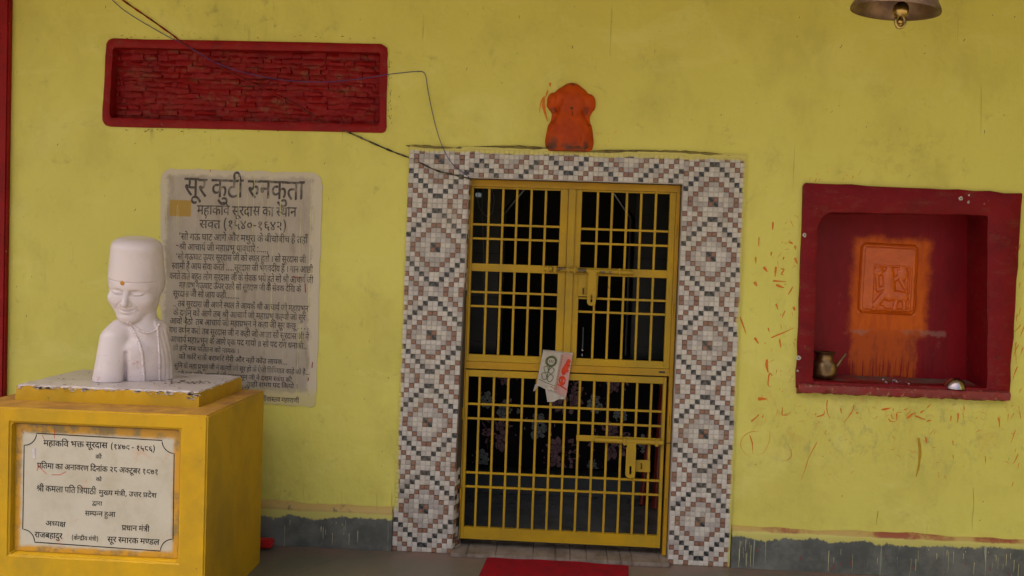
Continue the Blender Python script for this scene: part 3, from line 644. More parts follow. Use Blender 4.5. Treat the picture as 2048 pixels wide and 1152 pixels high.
 181: '-190,615 c-211,650 c-240,726 -240,762 c-240,829 c-151,896 -85,896 c-53,896 c1,883 21,872 -1,806 c-18,815 c-56,827 -78,827 c-118,827 c-160,782 -160,747 c-160,714 c-133,651 -108,615',
 183: '618,551 452,551 452,334 c474,349 c528,368 567,368 631,368 631,297 580,297 c534,297 c482,277 452,253 452,0 371,0 371,174 c347,154 c276,118 226,118 c179,118 c96,156 c46,233 46,290 c46,370 c156,464 244,464 c267,464 c324,457 339,454 333,381 c317,385 c268,391 249,391 c191,391 c127,339 127,292 c127,239 c188,188 228,188 c272,188 c341,230 371,260 371,551 0,551 0,622 618,622',
 184: '700,74 c659,49 c561,7 488,7 c380,7 c183,114 85,239 c57,274 c40,319 40,338 c40,359 c70,393 104,393 c129,393 c166,370 181,350 c202,369 c217,428 217,458 c217,510 201,551 0,551 0,622 663,622 663,551 282,551 c289,533 c298,487 298,458 c298,376 c228,280 166,253 c236,169 c391,79 490,79 c541,79 c629,107 676,140|673,215 c645,193 c567,164 521,164 c474,164 c399,203 c356,273 356,319 c356,392 c452,473 531,473 c548,473 c602,468 616,463 610,394 c595,398 c558,404 540,404 c492,404 c437,360 437,316 c437,273 c492,232 534,232 c569,232 c627,261 648,280',
 197: '251,146 c158,146 114,205 c97,228 c79,298 79,352 79,551 0,551 0,622 481,622 481,551 420,551 420,321 c420,279 c403,221 385,198 c364,173 c298,146|249,217 c301,217 321,249 c332,266 c339,310 339,353 339,551 160,551 160,353 c160,314 c168,268 178,251 c189,235 c222,217',
 201: '482,178 c445,147 c354,103 283,103 c206,103 c111,184 111,251 c111,278 c129,328 148,348 c101,366 c42,437 42,493 c42,553 c124,632 187,632 c240,632 c311,576 311,531 c311,484 271,443 210,482 c221,492 c230,515 230,526 c230,541 c210,568 184,568 c156,568 c116,524 116,489 c116,457 c147,418 c196,400 223,397 c253,405 288,405 c299,405 c326,403 333,402 326,332 c320,333 c303,333 298,333 c248,333 c191,292 191,254 c191,213 c248,173 292,173 c345,173 c419,217 445,245',
 202: '0,622 373,622 373,551 0,551|204,298 204,244 c204,216 c176,188 153,188 c129,188 c75,230 c37,290 37,318 c37,341 c64,369 98,369 385,369 385,298',
 215: '369,322 c400,322 c450,327 478,332 486,260 c461,255 c409,251 380,251 c338,251 c245,266 212,277 c192,264 167,253 c208,201 c319,91 380,42 326,-12 c270,37 c171,137 c95,225 73,256 c51,287 c40,323 40,340 c40,359 c70,393 104,393 c129,393 c166,370 181,350 c202,369 c217,428 217,458 c217,488 c208,536 201,551 0,551 0,622 403,622 403,551 281,551 c288,534 c298,488 298,458 c298,416 c279,354 262,333 c314,322',
 216: '480,229 311,229 c254,229 c194,214 176,201 c138,174 138,124 c138,93 c161,35 c232,-36 302,-89 248,-142 c157,-71 c58,53 58,130 c58,167 c90,225 116,247 c97,265 c69,317 69,352 c69,380 c89,420 106,433 c129,450 c188,465 229,465 298,465 298,551 0,551 0,622 447,622 447,551 378,551 378,394 230,394 c199,394 c173,388 164,381 c149,369 149,347 c149,327 c169,296 184,284 c208,292 c278,300 334,300 480,300',
 269: '127,65 80,132 326,281 c284,335 c223,380 181,380 c153,380 c96,364 55,343 27,417 c61,433 c135,456 179,456 c219,456 c283,431 c345,374 382,326 382,551 0,551 0,622 566,622 566,551 463,551 463,0 382,0 382,234',
 271: '42,4 213,81 c169,90 c93,135 c46,213 46,272 c46,316 c77,379 102,401 c135,430 c231,456 290,456 295,456 295,551 0,551 0,622 534,622 534,551 376,551 376,385 327,385 c269,385 c198,371 173,355 c151,340 c126,294 126,262 c126,209 c205,140 287,140 c293,140 c305,140 312,141 c306,161 306,176 c306,211 c348,240 373,240 c416,240 c461,191 461,162 c461,130 c432,95 410,86 c422,62 c455,11 480,-24 413,-58 c392,-24 c354,46 342,73 82,-66',
 274: '45,53 214,153 c160,162 128,194 c103,221 c79,294 79,358 79,551 0,551 0,622 583,622 583,551 479,551 479,0 398,0 398,193 92,-13|398,551 160,551 160,369 c160,328 c166,280 c179,251 190,240 c213,217 262,217 c301,217 c373,255 398,280',
 284: '243,40 195,107 447,258 c389,270 c295,298 257,314 c214,286 c123,229 76,202 28,270 c69,290 c146,333 183,354 c130,392 c89,464 89,503 c89,556 c174,632 247,632 c313,632 c399,559 399,500 c399,457 c354,388 319,361 c363,344 c483,316 537,310 537,551 461,551 461,622 722,622 722,551 618,551 618,0 537,0 537,234|168,497 c168,473 c202,419 248,393 c281,415 c318,469 318,500 c318,534 c278,566 244,566 c215,566 c168,532',
 403: '284,300 c355,300 c442,260 c481,196 481,160 c481,107 c419,39 360,18 333,85 c365,96 c404,129 404,157 c404,191 c347,229 282,229 c205,229 c138,175 138,135 c138,112 c159,61 c225,3 292,-31 c309,-29 325,-29 c400,-29 c483,-106 483,-169 c483,-230 c390,-308 304,-308 c207,-308 c66,-216 6,-140 67,-97 c106,-145 c176,-207 c255,-236 304,-236 c410,-236 410,-162 c410,-129 c361,-97 330,-97 c303,-97 c260,-108 239,-119 223,-79 c134,-25 c58,77 58,137 c58,172 c88,229 113,249 c95,267 c69,318 69,352 c69,380 c89,420 106,433 c129,450 c188,465 229,465 361,465 361,551 0,551 0,622 546,622 546,551 442,551 442,394 230,394 c199,394 c173,388 164,381 c149,369 149,347 c149,328 c168,297 182,285 c229,300',
 417: '519,296 c519,250 c486,163 457,126 385,167 c405,190 c438,259 438,294 c438,329 c404,371 369,371 c335,371 304,351 c282,318 c210,272 167,254 c212,202 c331,91 395,42 341,-12 c282,37 c178,137 c98,225 75,256 c53,287 c40,323 40,340 c40,359 c70,393 104,393 c129,393 c166,370 181,349 c220,369 c256,429 256,468 c256,491 c246,536 239,551 0,551 0,622 577,622 577,551 320,551 c336,516 336,458 c336,442 334,429 c361,440 392,440 c445,440 c519,367',
 419: '296,-12 c335,5 378,9 c367,27 c349,59 342,73 c330,71 c302,68 287,68 c245,68 c160,89 c89,136 c46,215 46,272 c46,316 c77,379 102,401 c135,430 c231,456 290,456 295,456 295,551 0,551 0,622 534,622 534,551 376,551 376,385 327,385 c269,385 c198,371 173,355 c151,340 c126,294 126,262 c126,209 c205,140 287,140 c293,140 c305,140 312,141 c306,161 306,176 c306,211 c348,240 373,240 c416,240 c461,191 461,162 c461,130 c432,95 410,86 c420,68 c443,29 459,5 c510,-7 c566,-78 566,-129 c566,-190 c473,-268 387,-268 c290,-268 c149,-176 89,-100 150,-57 c189,-105 c259,-167 c338,-196 387,-196 c493,-196 493,-122 c493,-89 c444,-57 413,-57 c386,-57 c343,-68 322,-79',
 494: '312,-12 c266,28 c188,108 c141,193 141,242 c141,270 c166,316 182,329 38,327 38,399 467,399 467,551 0,551 0,622 873,622 873,551 548,551 548,349 c573,373 c630,399 666,399 c730,399 c813,316 813,239 c813,193 c782,89 748,39 675,80 c701,112 c732,196 732,237 c732,284 c693,330 658,330 c604,330 548,257 548,0 467,0 467,328 366,328 c317,328 c264,316 245,299 c222,280 222,237 c222,188 c295,97 366,40',
 521: '341,-12 c295,28 c217,108 c170,194 170,242 c170,270 c194,315 210,329 38,327 38,399 511,399 511,551 0,551 0,622 696,622 696,551 592,551 592,0 511,0 511,328 395,328 c346,328 c293,316 274,299 c251,279 251,237 c251,188 c325,97 395,40',
 529: '227,-125 c171,-125 c87,-84 c40,-13 40,33 c40,92 c106,171 163,187 c146,224 146,272 c146,316 c177,379 202,401 c236,430 c331,456 390,456 395,456 395,551 0,551 0,622 634,622 634,551 476,551 476,385 427,385 c369,385 c298,371 273,355 c227,324 227,262 c227,209 c306,140 390,140 c394,140 c404,140 411,141 c406,161 406,176 c406,211 c448,240 473,240 c516,240 c561,191 561,162 c561,130 c527,93 501,83 585,-138 516,-166 459,-6 c417,-54 c308,-125|119,34 c119,-15 c186,-56 229,-56 c273,-56 c345,-18 c404,40 428,72 c418,71 c400,70 394,70 c346,70 c247,96 210,127 c171,118 c119,70',
 549: '826,551 826,0 745,0 745,191 c716,172 c648,146 601,146 c561,146 c496,173 475,194 c451,219 440,250 207,250 207,213 c207,180 c178,151 159,151 c140,151 c98,176 c62,215 c39,259 39,278 c39,296 c66,321 100,321 126,321 126,551 0,551 0,622 930,622 930,551|207,321 427,321 c426,338 426,358 426,551 207,551|745,551 507,551 507,369 c507,328 c513,280 c526,251 537,240 c560,217 610,217 c650,217 c720,255 745,280',
 568: '380,42 326,-12 c270,37 c171,137 c95,225 73,256 c51,287 c40,323 40,340 c40,359 c70,393 104,393 c129,393 c166,370 181,350 c202,369 c217,428 217,458 c217,488 c208,536 201,551 0,551 0,622 494,622 c520,632 552,632 c593,632 c668,597 c716,525 716,469 c716,395 c636,303 562,274 c585,238 c643,203 694,203 c746,203 c820,243 852,275 852,551 770,551 770,622 1036,622 1036,551 933,551 933,0 852,0 852,180 c823,161 c743,132 688,132 c619,132 c513,197 484,259 c436,251 380,251 c338,251 c245,266 212,277 c192,264 167,253 c208,201 c319,91|369,322 c410,322 c479,328 519,337 c582,358 c635,422 635,467 c635,517 c588,568 551,568 c526,568 c494,544 494,521 c494,470 575,461 567,391 c502,400 c426,461 426,519 c426,536 430,551 281,551 c288,534 c298,488 298,458 c298,416 c279,354 262,333 c314,322',
 573: '880,551 880,349 c905,373 c963,399 998,399 c1063,399 c1145,316 1145,239 c1145,193 c1115,89 1080,39 1008,80 c1033,112 c1065,196 1065,237 c1065,284 c1025,330 990,330 c937,330 880,257 880,0 799,0 799,193 c775,174 c711,146 668,146 c628,146 c564,175 545,197 c519,227 508,266 c479,257 c420,251 380,251 c338,251 c245,266 212,277 c192,264 167,253 c208,201 c319,91 380,42 326,-12 c270,37 c171,137 c95,225 73,256 c51,287 c40,323 40,340 c40,359 c70,393 104,393 c129,393 c166,370 181,350 c202,369 c217,428 217,458 c217,488 c208,536 201,551 0,551 0,622 1206,622 1206,551|369,322 c406,322 c467,329 499,337 c499,345 499,354 499,551 281,551 c288,534 c298,488 298,458 c298,416 c279,354 262,333 c314,322|580,551 580,360 c580,305 c592,257 608,240 c628,217 668,217 c709,217 c773,251 799,278 799,551',
 602: '357,45 c371,60 c387,90 387,108 c387,122 c376,141 367,147 c358,152 c329,155 309,155 286,155 c190,155 144,195 c101,234 101,308 c101,362 c145,469 185,525 56,525 56,597 500,597 500,525 280,525 c231,468 c182,357 182,311 c182,273 195,254 c215,227 277,227 318,227 c361,227 c416,213 436,195 c451,182 c469,140 469,112 c469,78 c444,26 422,-3',
 603: '366,45 c380,60 c395,90 395,108 c395,135 375,147 c367,152 c337,155 317,155 267,155 c169,155 125,195 c82,232 82,308 c82,355 c127,490 196,586 c247,549 c313,516 349,516 c375,516 c395,543 395,564 c395,583 388,605 469,621 c473,606 c476,576 476,563 c476,512 c422,444 357,444 c292,444 224,485 c195,439 c163,350 163,311 c163,271 177,253 c196,227 258,227 326,227 c369,227 c424,213 444,195 c459,182 c477,140 477,112 c477,78 c452,26 431,-3',
 794: '140,471 115,729 226,729 201,471',
 795: '213,-165 c138,-62 c68,199 68,337 c68,477 c137,730 213,832 294,832 c226,726 c153,472 153,336 c153,203 c225,-56 295,-165',
 796: '60,-165 c128,-59 c200,197 200,330 c200,464 c129,723 59,832 141,832 c216,729 c286,467 286,329 c286,190 c216,-64 141,-165',
 799: '46,-129 c61,-70 c88,64 95,116 192,116 199,105 c186,52 c138,-74 113,-129',
 800: '49,338 291,338 291,256 49,256',
 801: '72,54 c72,91 c108,121 133,121 c159,121 c196,91 196,54 c196,18 c159,-14 133,-14 c108,-14 c72,18',
 813: '147,414 c121,414 c85,446 85,482 c85,520 c121,550 147,550 c173,550 c209,520 209,482 c209,446 c173,414|147,-14 c121,-14 c85,18 85,54 c85,92 c121,122 147,122 c173,122 c209,92 209,54 c209,18 c173,-14',
}
WALL_LINES = [
 ([369.3, 356.0, 608.8, 364.2], 36, 5779, '60:0 70:676 52:676 25:1315 69:2077 35:2077 68:2581 417:3070 44:3633 25:4188 69:4950 40:4950 66:5520'),
 ([394.3, 410.4, 593.0, 415.3], 18.5, 9052, '50:0 61:598 66:1129 25:1388 67:2150 57:2409 60:3195 70:3871 52:3871 42:4280 66:4800 60:5059 25:5965 66:6727 568:7216 66:8238 44:8497'),
 ([399.2, 439.6, 573.5, 444.5], 16.5, 7488, '60:0 6:676 57:676 40:1232 795:2032 107:2386 111:2937 110:3488 106:4039 800:4590 107:4930 112:5481 110:6032 108:6583 796:7134'),
 ([357.1, 466.6, 615.6, 473.7], 13, 16779, '794:0 60:326 79:1002 27:1491 14:2054 28:3049 66:3640 35:3899 10:4633 27:5656 75:6219 24:6449 52:7472 50:8111 41:8709 69:9351 52:9351 66:9760 25:10249 75:11011 48:11241 68:11812 30:12071 79:12705 48:12964 68:13535 30:13794 61:14658 76:15189 40:15419 61:15989 66:16520 5:16779'),
 ([358.4, 487.8, 537.1, 492.4], 12.5, 12572, '284:0 68:707 10:1196 30:2219 66:2853 51:3112 181:3692 32:3922 68:4664 50:5153 61:5751 66:6282 274:6541 49:7109 70:7812 46:8042 66:8610 57:8869 43:9425 66:10040 52:10299 75:10708 813:10938 801:11232 801:11500 801:11768 801:12036 801:12304'),
 ([351.5, 507.2, 611.9, 513.8], 12, 20692, '794:0 60:326 79:1002 27:1491 14:2054 28:2819 66:3410 35:3669 14:4403 46:5168 52:5736 60:6375 70:7051 52:7051 42:7460 66:7980 60:8239 32:9145 68:9887 25:10376 79:11138 568:11627 54:12649 403:13557 40:14088 79:14658 104:15147 60:15756 79:16432 60:16921 70:17597 52:17597 42:18006 66:18526 60:18785 32:19691 68:20433'),
 ([343.8, 525.4, 625.8, 533.5], 12.5, 22277, '215:0 57:389 66:945 50:1204 68:1802 61:2291 76:2822 6:2822 10:3052 46:4075 60:4873 75:5549 57:5549 66:6105 25:6594 52:7356 40:7765 75:8335 801:8565 801:8833 801:9101 801:9369 801:9637 60:9905 70:10581 52:10581 42:10990 66:11510 60:11769 32:12675 68:13417 49:13906 27:14609 57:15172 42:15728 68:16248 51:16507 61:17317 76:17848 6:17848 104:18078 27:18687 66:19250 44:19509 10:20294 31:21317 68:22018'),
 ([338.9, 545.6, 626.5, 554.6], 12.5, 23381, '25:0 52:762 40:1171 75:1741 40:1971 66:2541 40:2800 75:3370 48:3600 403:4171 40:4702 54:5502 79:6180 27:6439 60:7232 70:7908 52:7908 42:8317 66:8837 60:9096 32:10002 68:10744 25:11233 75:11995 60:12225 75:12901 57:12901 25:13457 49:14449 51:15152 75:15732 403:15962 40:16493 75:17063 60:17293 79:17969 284:18458 68:19165 10:19654 30:20677 66:21311 51:21570 181:22150 32:22380 68:23122'),
 ([358.4, 564.3, 602.2, 572.9], 11.5, 20501, '50:0 61:598 66:1129 274:1388 49:1956 69:2659 27:2889 14:3452 28:4217 66:4808 35:5067 14:5801 46:6566 52:7134 13:7773 40:8321 52:8891 75:9300 60:9530 79:10206 60:10695 70:11371 52:11371 42:11780 66:12300 60:12559 32:13465 68:14207 25:14696 75:15458 60:15688 75:16364 57:16364 25:16920 42:17912 75:18432 67:18432 26:18691 25:19739 75:20501'),
 ([346.2, 581.4, 478.7, 586.0], 11.5, 10673, '60:0 70:676 52:676 42:1085 66:1605 60:1864 32:2770 68:3512 60:4001 79:4677 6:4936 32:5166 66:5908 51:6167 25:6977 61:7739 68:8270 801:8529 801:8797 801:9065 801:9333 801:9601 801:9869 801:10137 801:10405'),
 ([346.3, 601.1, 617.0, 612.0], 11.5, 21947, '801:0 801:268 40:766 48:1336 60:2137 70:2813 52:2813 42:3222 66:3742 60:4001 32:4907 68:5649 9:6138 46:6902 44:7470 75:8025 568:8255 54:9277 40:10185 75:10755 10:10985 51:12008 25:12588 75:13350 6:13350 284:13580 68:14287 10:14776 30:15799 66:16433 51:16692 181:17272 32:17502 68:18244 50:18733 61:19331 66:19862 274:20121 49:20689 70:21392 44:21392'),
 ([346.9, 619.2, 611.4, 630.0], 11.5, 20053, '25:0 75:762 42:992 58:1512 181:2192 44:2192 25:2977 79:3739 6:3998 10:4228 51:5251 75:5831 40:6061 48:6631 284:7432 68:8139 10:8628 30:9651 66:10285 51:10544 181:11124 32:11354 68:12096 50:12585 61:13183 66:13714 274:13973 49:14541 69:15244 25:15474 216:16236 51:16668 79:17248 32:17737 79:18479 60:18968 70:19644 52:19644'),
 ([340.2, 636.3, 618.1, 647.6], 11.5, 21283, '10:0 57:1023 79:1579 48:2068 76:2639 36:2639 79:3224 40:3943 48:4513 10:5314 30:6337 66:6971 51:7230 181:7810 32:8040 68:8782 50:9271 61:9869 66:10400 274:10659 49:11227 70:11930 44:11930 44:12715 75:13270 25:13500 61:14262 66:14793 32:15282 79:16024 60:16513 70:17189 52:17189 25:17828 31:18590 70:19291 801:19521 801:20019 801:20517 801:21015'),
 ([338.4, 653.9, 618.1, 668.4], 11.5, 22258, '51:0 58:580 57:1490 39:2046 181:2769 44:2769 25:3554 52:4316 79:4725 40:5214 48:5784 60:6585 70:7261 52:7261 42:7670 66:8190 60:8449 32:9355 68:10097 44:10586 25:11371 61:12133 68:12664 32:13153 79:13895 10:14384 180:15407 66:16048 60:16537 79:17213 60:17702 70:18378 52:18378 42:18787 66:19307 60:19566 32:20472 68:21214 44:21703 75:22258'),
 ([340.6, 672.7, 613.6, 686.9], 11.5, 21436, '10:0 30:1023 66:1657 51:1916 181:2496 50:2726 61:3324 66:3855 274:4114 49:4682 70:5385 44:5385 25:6170 75:6932 10:7162 27:8185 75:8748 19:8978 25:9531 46:10523 42:11091 27:11841 66:12404 51:12663 79:13243 105:13732 60:14561 79:15237 46:15726 42:16294 52:17044 66:17453 27:17712 43:18505 44:19120 66:19675 284:19934 68:20641 801:20900 801:21168'),
 ([346.3, 690.9, 478.7, 698.2], 9, 10694, '61:0 79:531 6:790 61:1020 67:1551 52:1810 60:2449 48:3125 46:3926 67:4494 40:4753 40:5323 44:5893 25:6678 79:7440 44:7929 66:8484 51:8743 25:9323 104:10315'),
 ([357.5, 708.3, 575.3, 720.0], 9.5, 16902, '25:0 79:762 25:1251 67:2013 52:2272 60:2911 25:3587 75:4349 48:4579 52:5150 66:5559 48:5818 67:6389 52:6648 50:7287 75:7885 52:7885 68:8294 24:8783 52:9806 44:10445 61:11000 68:11531 25:12020 79:12782 13:13041 54:13819 66:14497 51:14756 25:15336 801:16098 801:16366 801:16634'),
 ([348.5, 726.1, 619.9, 740.4], 9.5, 24648, '60:0 69:676 67:676 44:935 25:1720 75:2482 50:2712 61:3310 66:3841 274:4330 49:4898 70:5601 44:5601 32:6386 68:7128 44:7617 75:8172 25:8402 216:9164 51:9596 79:10176 32:10665 79:11407 60:11896 70:12572 52:12572 61:13211 79:13742 25:14231 75:14993 20:15223 60:15776 79:16452 67:16941 28:17200 67:17791 28:18050 51:18641 66:19221 40:19480 25:20280 66:21042 61:21301 75:21832 25:22062 79:22824 61:23313 76:23844 801:23844 801:24112 801:24380'),
 ([356.4, 742.6, 583.8, 755.5], 9, 18688, '60:0 79:676 51:1165 61:1745 60:2506 69:3182 67:3182 44:3441 10:4226 30:5249 66:5883 51:6142 181:6722 32:6952 68:7694 50:8183 61:8781 66:9312 274:9571 49:10139 70:10842 44:10842 32:11627 68:12369 44:12858 75:13413 42:13643 58:14163 50:14843 215:15671 25:16060 6:16822 43:16822 25:17667 68:18429'),
 ([374.5, 758.4, 596.0, 768.6], 9, 16699, '25:0 79:762 60:1251 48:1927 54:2728 68:3406 54:3665 66:4343 573:4832 69:6023 52:6023 49:6662 51:7365 75:7945 801:7945 801:8213 801:8481 40:8979 66:9549 61:9808 68:10339 60:10828 50:11504 51:12102 46:12912 42:13480 67:14230 25:14489 51:15251 79:15831 104:16320'),
 ([457.9, 772.6, 498.6, 774.9], 8, 3195, '30:0 52:634 39:1043 61:1996 67:2527 52:2786'),
 ([522.2, 792.9, 598.3, 797.4], 9, 6564, '284:0 68:707 57:966 66:1522 215:1781 40:2170 57:2740 50:3526 61:4124 66:4655 52:4914 66:5323 39:5582 68:6305'),
]
PLAQUE_LINES = [
 ([87.0, 880.2, 214.9, 885.4], 11.5, 7527, '50:0 61:598 66:1129 25:1388 67:2150 57:2409 49:3195 494:3898 60:4987 70:5663 52:5663 42:6072 66:6592 60:6851'),
 ([221.3, 887.7, 310.6, 893.7], 10, 5916, '795:0 107:354 110:905 113:1456 603:2007 800:2788 107:3358 111:3909 602:4460 112:5011 796:5562'),
 ([191.3, 909.4, 203.3, 910.2], 8, 1021, '25:0 68:762'),
 ([74.3, 925.6, 317.0, 939.1], 11, 16433, '274:0 67:568 40:827 50:1397 66:1995 25:2484 66:3246 9:3735 44:4499 66:5054 57:5313 52:5869 39:6278 67:7231 42:7490 44:8010 66:8565 6:8824 25:8824 108:9816 602:10367 9:11148 183:11912 35:12515 70:13019 48:13019 52:13590 107:14229 603:14780 113:15331 107:15882'),
 ([192.0, 954.8, 203.3, 955.6], 7.5, 1021, '25:0 79:762'),
 ([73.1, 970.6, 192.0, 977.3], 12, 7832, '284:0 68:707 25:1196 50:1958 54:2556 66:3234 46:3723 67:4291 40:4550 67:5350 269:5609 46:6161 66:6729 36:6988 68:7573'),
 ([197.7, 980.3, 313.2, 986.3], 9.5, 7599, '50:0 69:598 184:598 51:1246 50:2056 6:2654 269:2654 68:3206 799:3465 13:3963 521:4511 52:5192 274:5831 42:6399 75:6919 58:6919'),
 ([184.5, 1002.1, 204.4, 1003.6], 8, 1547, '529:0 66:620 52:879 66:1288'),
 ([169.9, 1021.6, 230.7, 1024.6], 10, 4288, '60:0 549:676 202:1591 44:1949 403:2734 10:3265'),
 ([91.1, 1041.5, 131.3, 1044.1], 10, 2418, '9:0 201:764 51:1126 179:1706'),
 ([243.8, 1050.1, 298.9, 1053.5], 10.5, 3636, '274:0 43:568 66:1183 44:1442 50:2227 6:2825 269:2825 68:3377'),
 ([69.4, 1063.6, 124.9, 1067.3], 11, 3700, '52:0 66:409 32:668 48:1410 61:1981 66:2512 419:2771 52:3291'),
 ([143.3, 1071.5, 196.9, 1074.5], 8, 4826, '795:0 25:354 75:1116 202:1116 271:1474 68:1994 51:2253 50:3063 6:3661 269:3661 68:4213 796:4472'),
 ([214.9, 1073.3, 318.8, 1079.0], 11, 6282, '60:0 70:676 52:676 215:1315 50:1704 66:2302 52:2561 25:2970 50:3962 197:4560 37:5027 54:5604'),
]
# ------------------------------------------------------------------ setting
XL, XR, ZT = -4.5, 5.5, 3.2
tag(box('ground', -60, 60, -80, -3.2, -0.36, -0.30, M_GROUND), kind='structure')
tag(box('floor', XL, XR, -3.2, 0.06, -0.30, 0.0, M_FLOOR), kind='structure')
tag(box('ceiling', XL, XR, -2.05, 0.30, ZT, ZT + 0.15, M_CEIL), kind='structure')

tag(box('added_shade_wall', 4.3, 4.5, -2.05, -0.01, 0.0, ZT - .002, M_WALL), kind='structure')  # unseen wall added at the right to shade that side

def grid_wall(name, holes, x0, x1, z0, z1, y, material, parent, step=0.25):
    xs = sorted(set([x0, x1] + [h for r in holes for h in r[:2]]))
    zs = sorted(set([z0, z1] + [h for r in holes for h in r[2:]]))
    def fill(a):
        out = []
        for p, q in zip(a, a[1:]):
            n = max(1, int((q - p) / step))
            out += [p + (q - p) * i / n for i in range(n)]
        return out + [a[-1]]
    xs, zs = fill(xs), fill(zs)
    verts, faces = [], []
    for z in zs:
        for x in xs:
            verts.append((x, y, z))
    nx = len(xs)
    for j in range(len(zs) - 1):
        for i in range(nx - 1):
            cx, cz = (xs[i] + xs[i + 1]) / 2, (zs[j] + zs[j + 1]) / 2
            if any(r[0] < cx < r[1] and r[2] < cz < r[3] for r in holes): continue
            a = j * nx + i
            faces.append((a, a + 1, a + nx + 1, a + nx))
    return mesh_obj(name, verts, faces, material, parent)

wall = empty('painted_wall', (0.7, 0, 0), 'yellow limewashed wall with grey plinth, stained and splashed, behind everything', 'wall')
HOLES = [(0.14, 1.275, 0.0, 1.945), (1.93, 2.86, 0.945, 1.89), (-1.715, -0.262, 2.165, 2.585)]
grid_wall('plaster', HOLES, XL, XR, 0.0, ZT, 0.0, M_WALL, wall)
grid_wall('wall_core', [(0.10, 1.30, 0.0, 1.96), (1.85, 2.95, 0.85, 1.98), (-1.72, -0.26, 2.14, 2.60)], XL, XR, 0.0, ZT, 0.27, M_ROOMPLAIN, wall)

def plinth(x0, x1, seed, zt):
    """projecting plinth with a sloping dusty top and a hand-trowelled edge"""
    rnd = random.Random(seed)
    n = int((x1 - x0) / 0.03)
    prof = [(-0.001, 0.020), (-0.012, 0.012), (-0.024, 0.0), (-0.028, -0.012), (-0.027, -0.10), (-0.028, -0.30)]
    verts, faces = [], []
    ph = [rnd.uniform(0, 6) for _ in range(4)]
    for i in range(n + 1):
        x = x0 + (x1 - x0) * i / n
        w = 0.004 * math.sin(x * 7 + ph[0]) + 0.003 * math.sin(x * 19 + ph[1]) + 0.0015 * math.sin(x * 47 + ph[2])
        for k, (dy, dz) in enumerate(prof):
            z = max(zt + dz * 1.1 + w * (1 if k < 4 else 0), 0.001)
            verts.append((x, dy * (1 + 6 * w) + rnd.uniform(-.0006, .0006), z))
    m = len(prof)
    for i in range(n):
        for k in range(m - 1):
            a = i * m + k
            faces.append((a, a + 1, a + m + 1, a + m))
    e0 = len(verts)
    o = mesh_obj('plinth', verts, faces, M_PLINTH, wall, smooth=True)
    return o
plinth(XL, -0.163, 3, 0.205)
plinth(1.578, XR, 5, 0.190)
bm = bmesh.new()
add_box(bm, -0.163, -0.160, -0.026, 0.0, 0.0, 0.20)
add_box(bm, 1.576, 1.579, -0.026, 0.0, 0.0, 0.19)
bm_obj('plinth_end', bm, M_PLINTH, wall)

# red pilaster at the far left
pil = empty('red_pilaster', (-2.4, -0.02, 0), 'dark red painted pilaster at the left edge of the yellow wall', 'pilaster')
bm = bmesh.new()
add_box(bm, -2.62, -2.228, -0.035, 0.004, 0.0, ZT)
bm_obj('shaft', bm, M_PILASTER, pil, bevel=0.008)
box('base_block', -2.64, -2.215, -0.05, 0.003, 0.0, 0.22, M_PILASTER, pil, bevel=0.006)

# ------------------------------------------------------------------ frames with an opening
def loop(corners, radii, k=6, m=8, jit=0.0, seed=1):
    rnd = random.Random(seed)
    n = len(corners)
    segs = []
    for i in range(n):
        c = Vector(corners[i]); p = Vector(corners[i - 1]); q = Vector(corners[(i + 1) % n])
        r = radii[i]
        a = c + (p - c).normalized() * r
        b = c + (q - c).normalized() * r
        arc = []
        for j in range(k + 1):
            t = j / k
            arc.append(a * (1 - t) ** 2 + c * 2 * t * (1 - t) + b * t * t)
        segs.append(arc)
    pts = []
    for i in range(n):
        arc, nxt = segs[i], segs[(i + 1) % n]
        pts += arc
        for j in range(1, m):
            pts.append(arc[-1].lerp(nxt[0], j / m))
    return [(p.x + rnd.gauss(0, jit), p.y + rnd.gauss(0, jit)) for p in pts]

def ring_frame(name, outer, inner, y_out, y_front, y_back, material, parent, lip=0.006, back_inner=None):
    """outer edge at y_out -> face at y_front -> inner edge running back to y_back"""
    def shrink(P, d):
        cx = sum(p[0] for p in P) / len(P); cz = sum(p[1] for p in P) / len(P)
        return [(x + (cx - x) / max(abs(cx - x), 1e-6) * min(d, abs(cx - x)), z + (cz - z) / max(abs(cz - z), 1e-6) * min(d, abs(cz - z))) for x, z in P]
    rings = [[(x, y_out, z) for x, z in outer], [(x, y_front + lip * .5, z) for x, z in outer], [(x, y_front, z) for x, z in shrink(outer, lip)],
             [(x, y_front, z) for x, z in shrink(inner, -lip)], [(x, y_front + lip * .6, z) for x, z in inner],
             [(x, y_back, z) for x, z in (back_inner or inner)]]
    n = len(outer)
    verts = [p for r in rings for p in r]
    faces = []
    for a in range(len(rings) - 1):
        for i in range(n):
            j = (i + 1) % n
            faces.append((a * n + i, a * n + j, (a + 1) * n + j, (a + 1) * n + i))
    bmx = bmesh.new()
    vs = [bmx.verts.new(v) for v in verts]
    for f in faces: bmx.faces.new([vs[i] for i in f])
    return bm_obj(name, bmx, material, parent, smooth=True, sharp=50)

def A2(u, v, Y=0.0):
    p = at(u, v, Y)
    return (p.x, p.z)

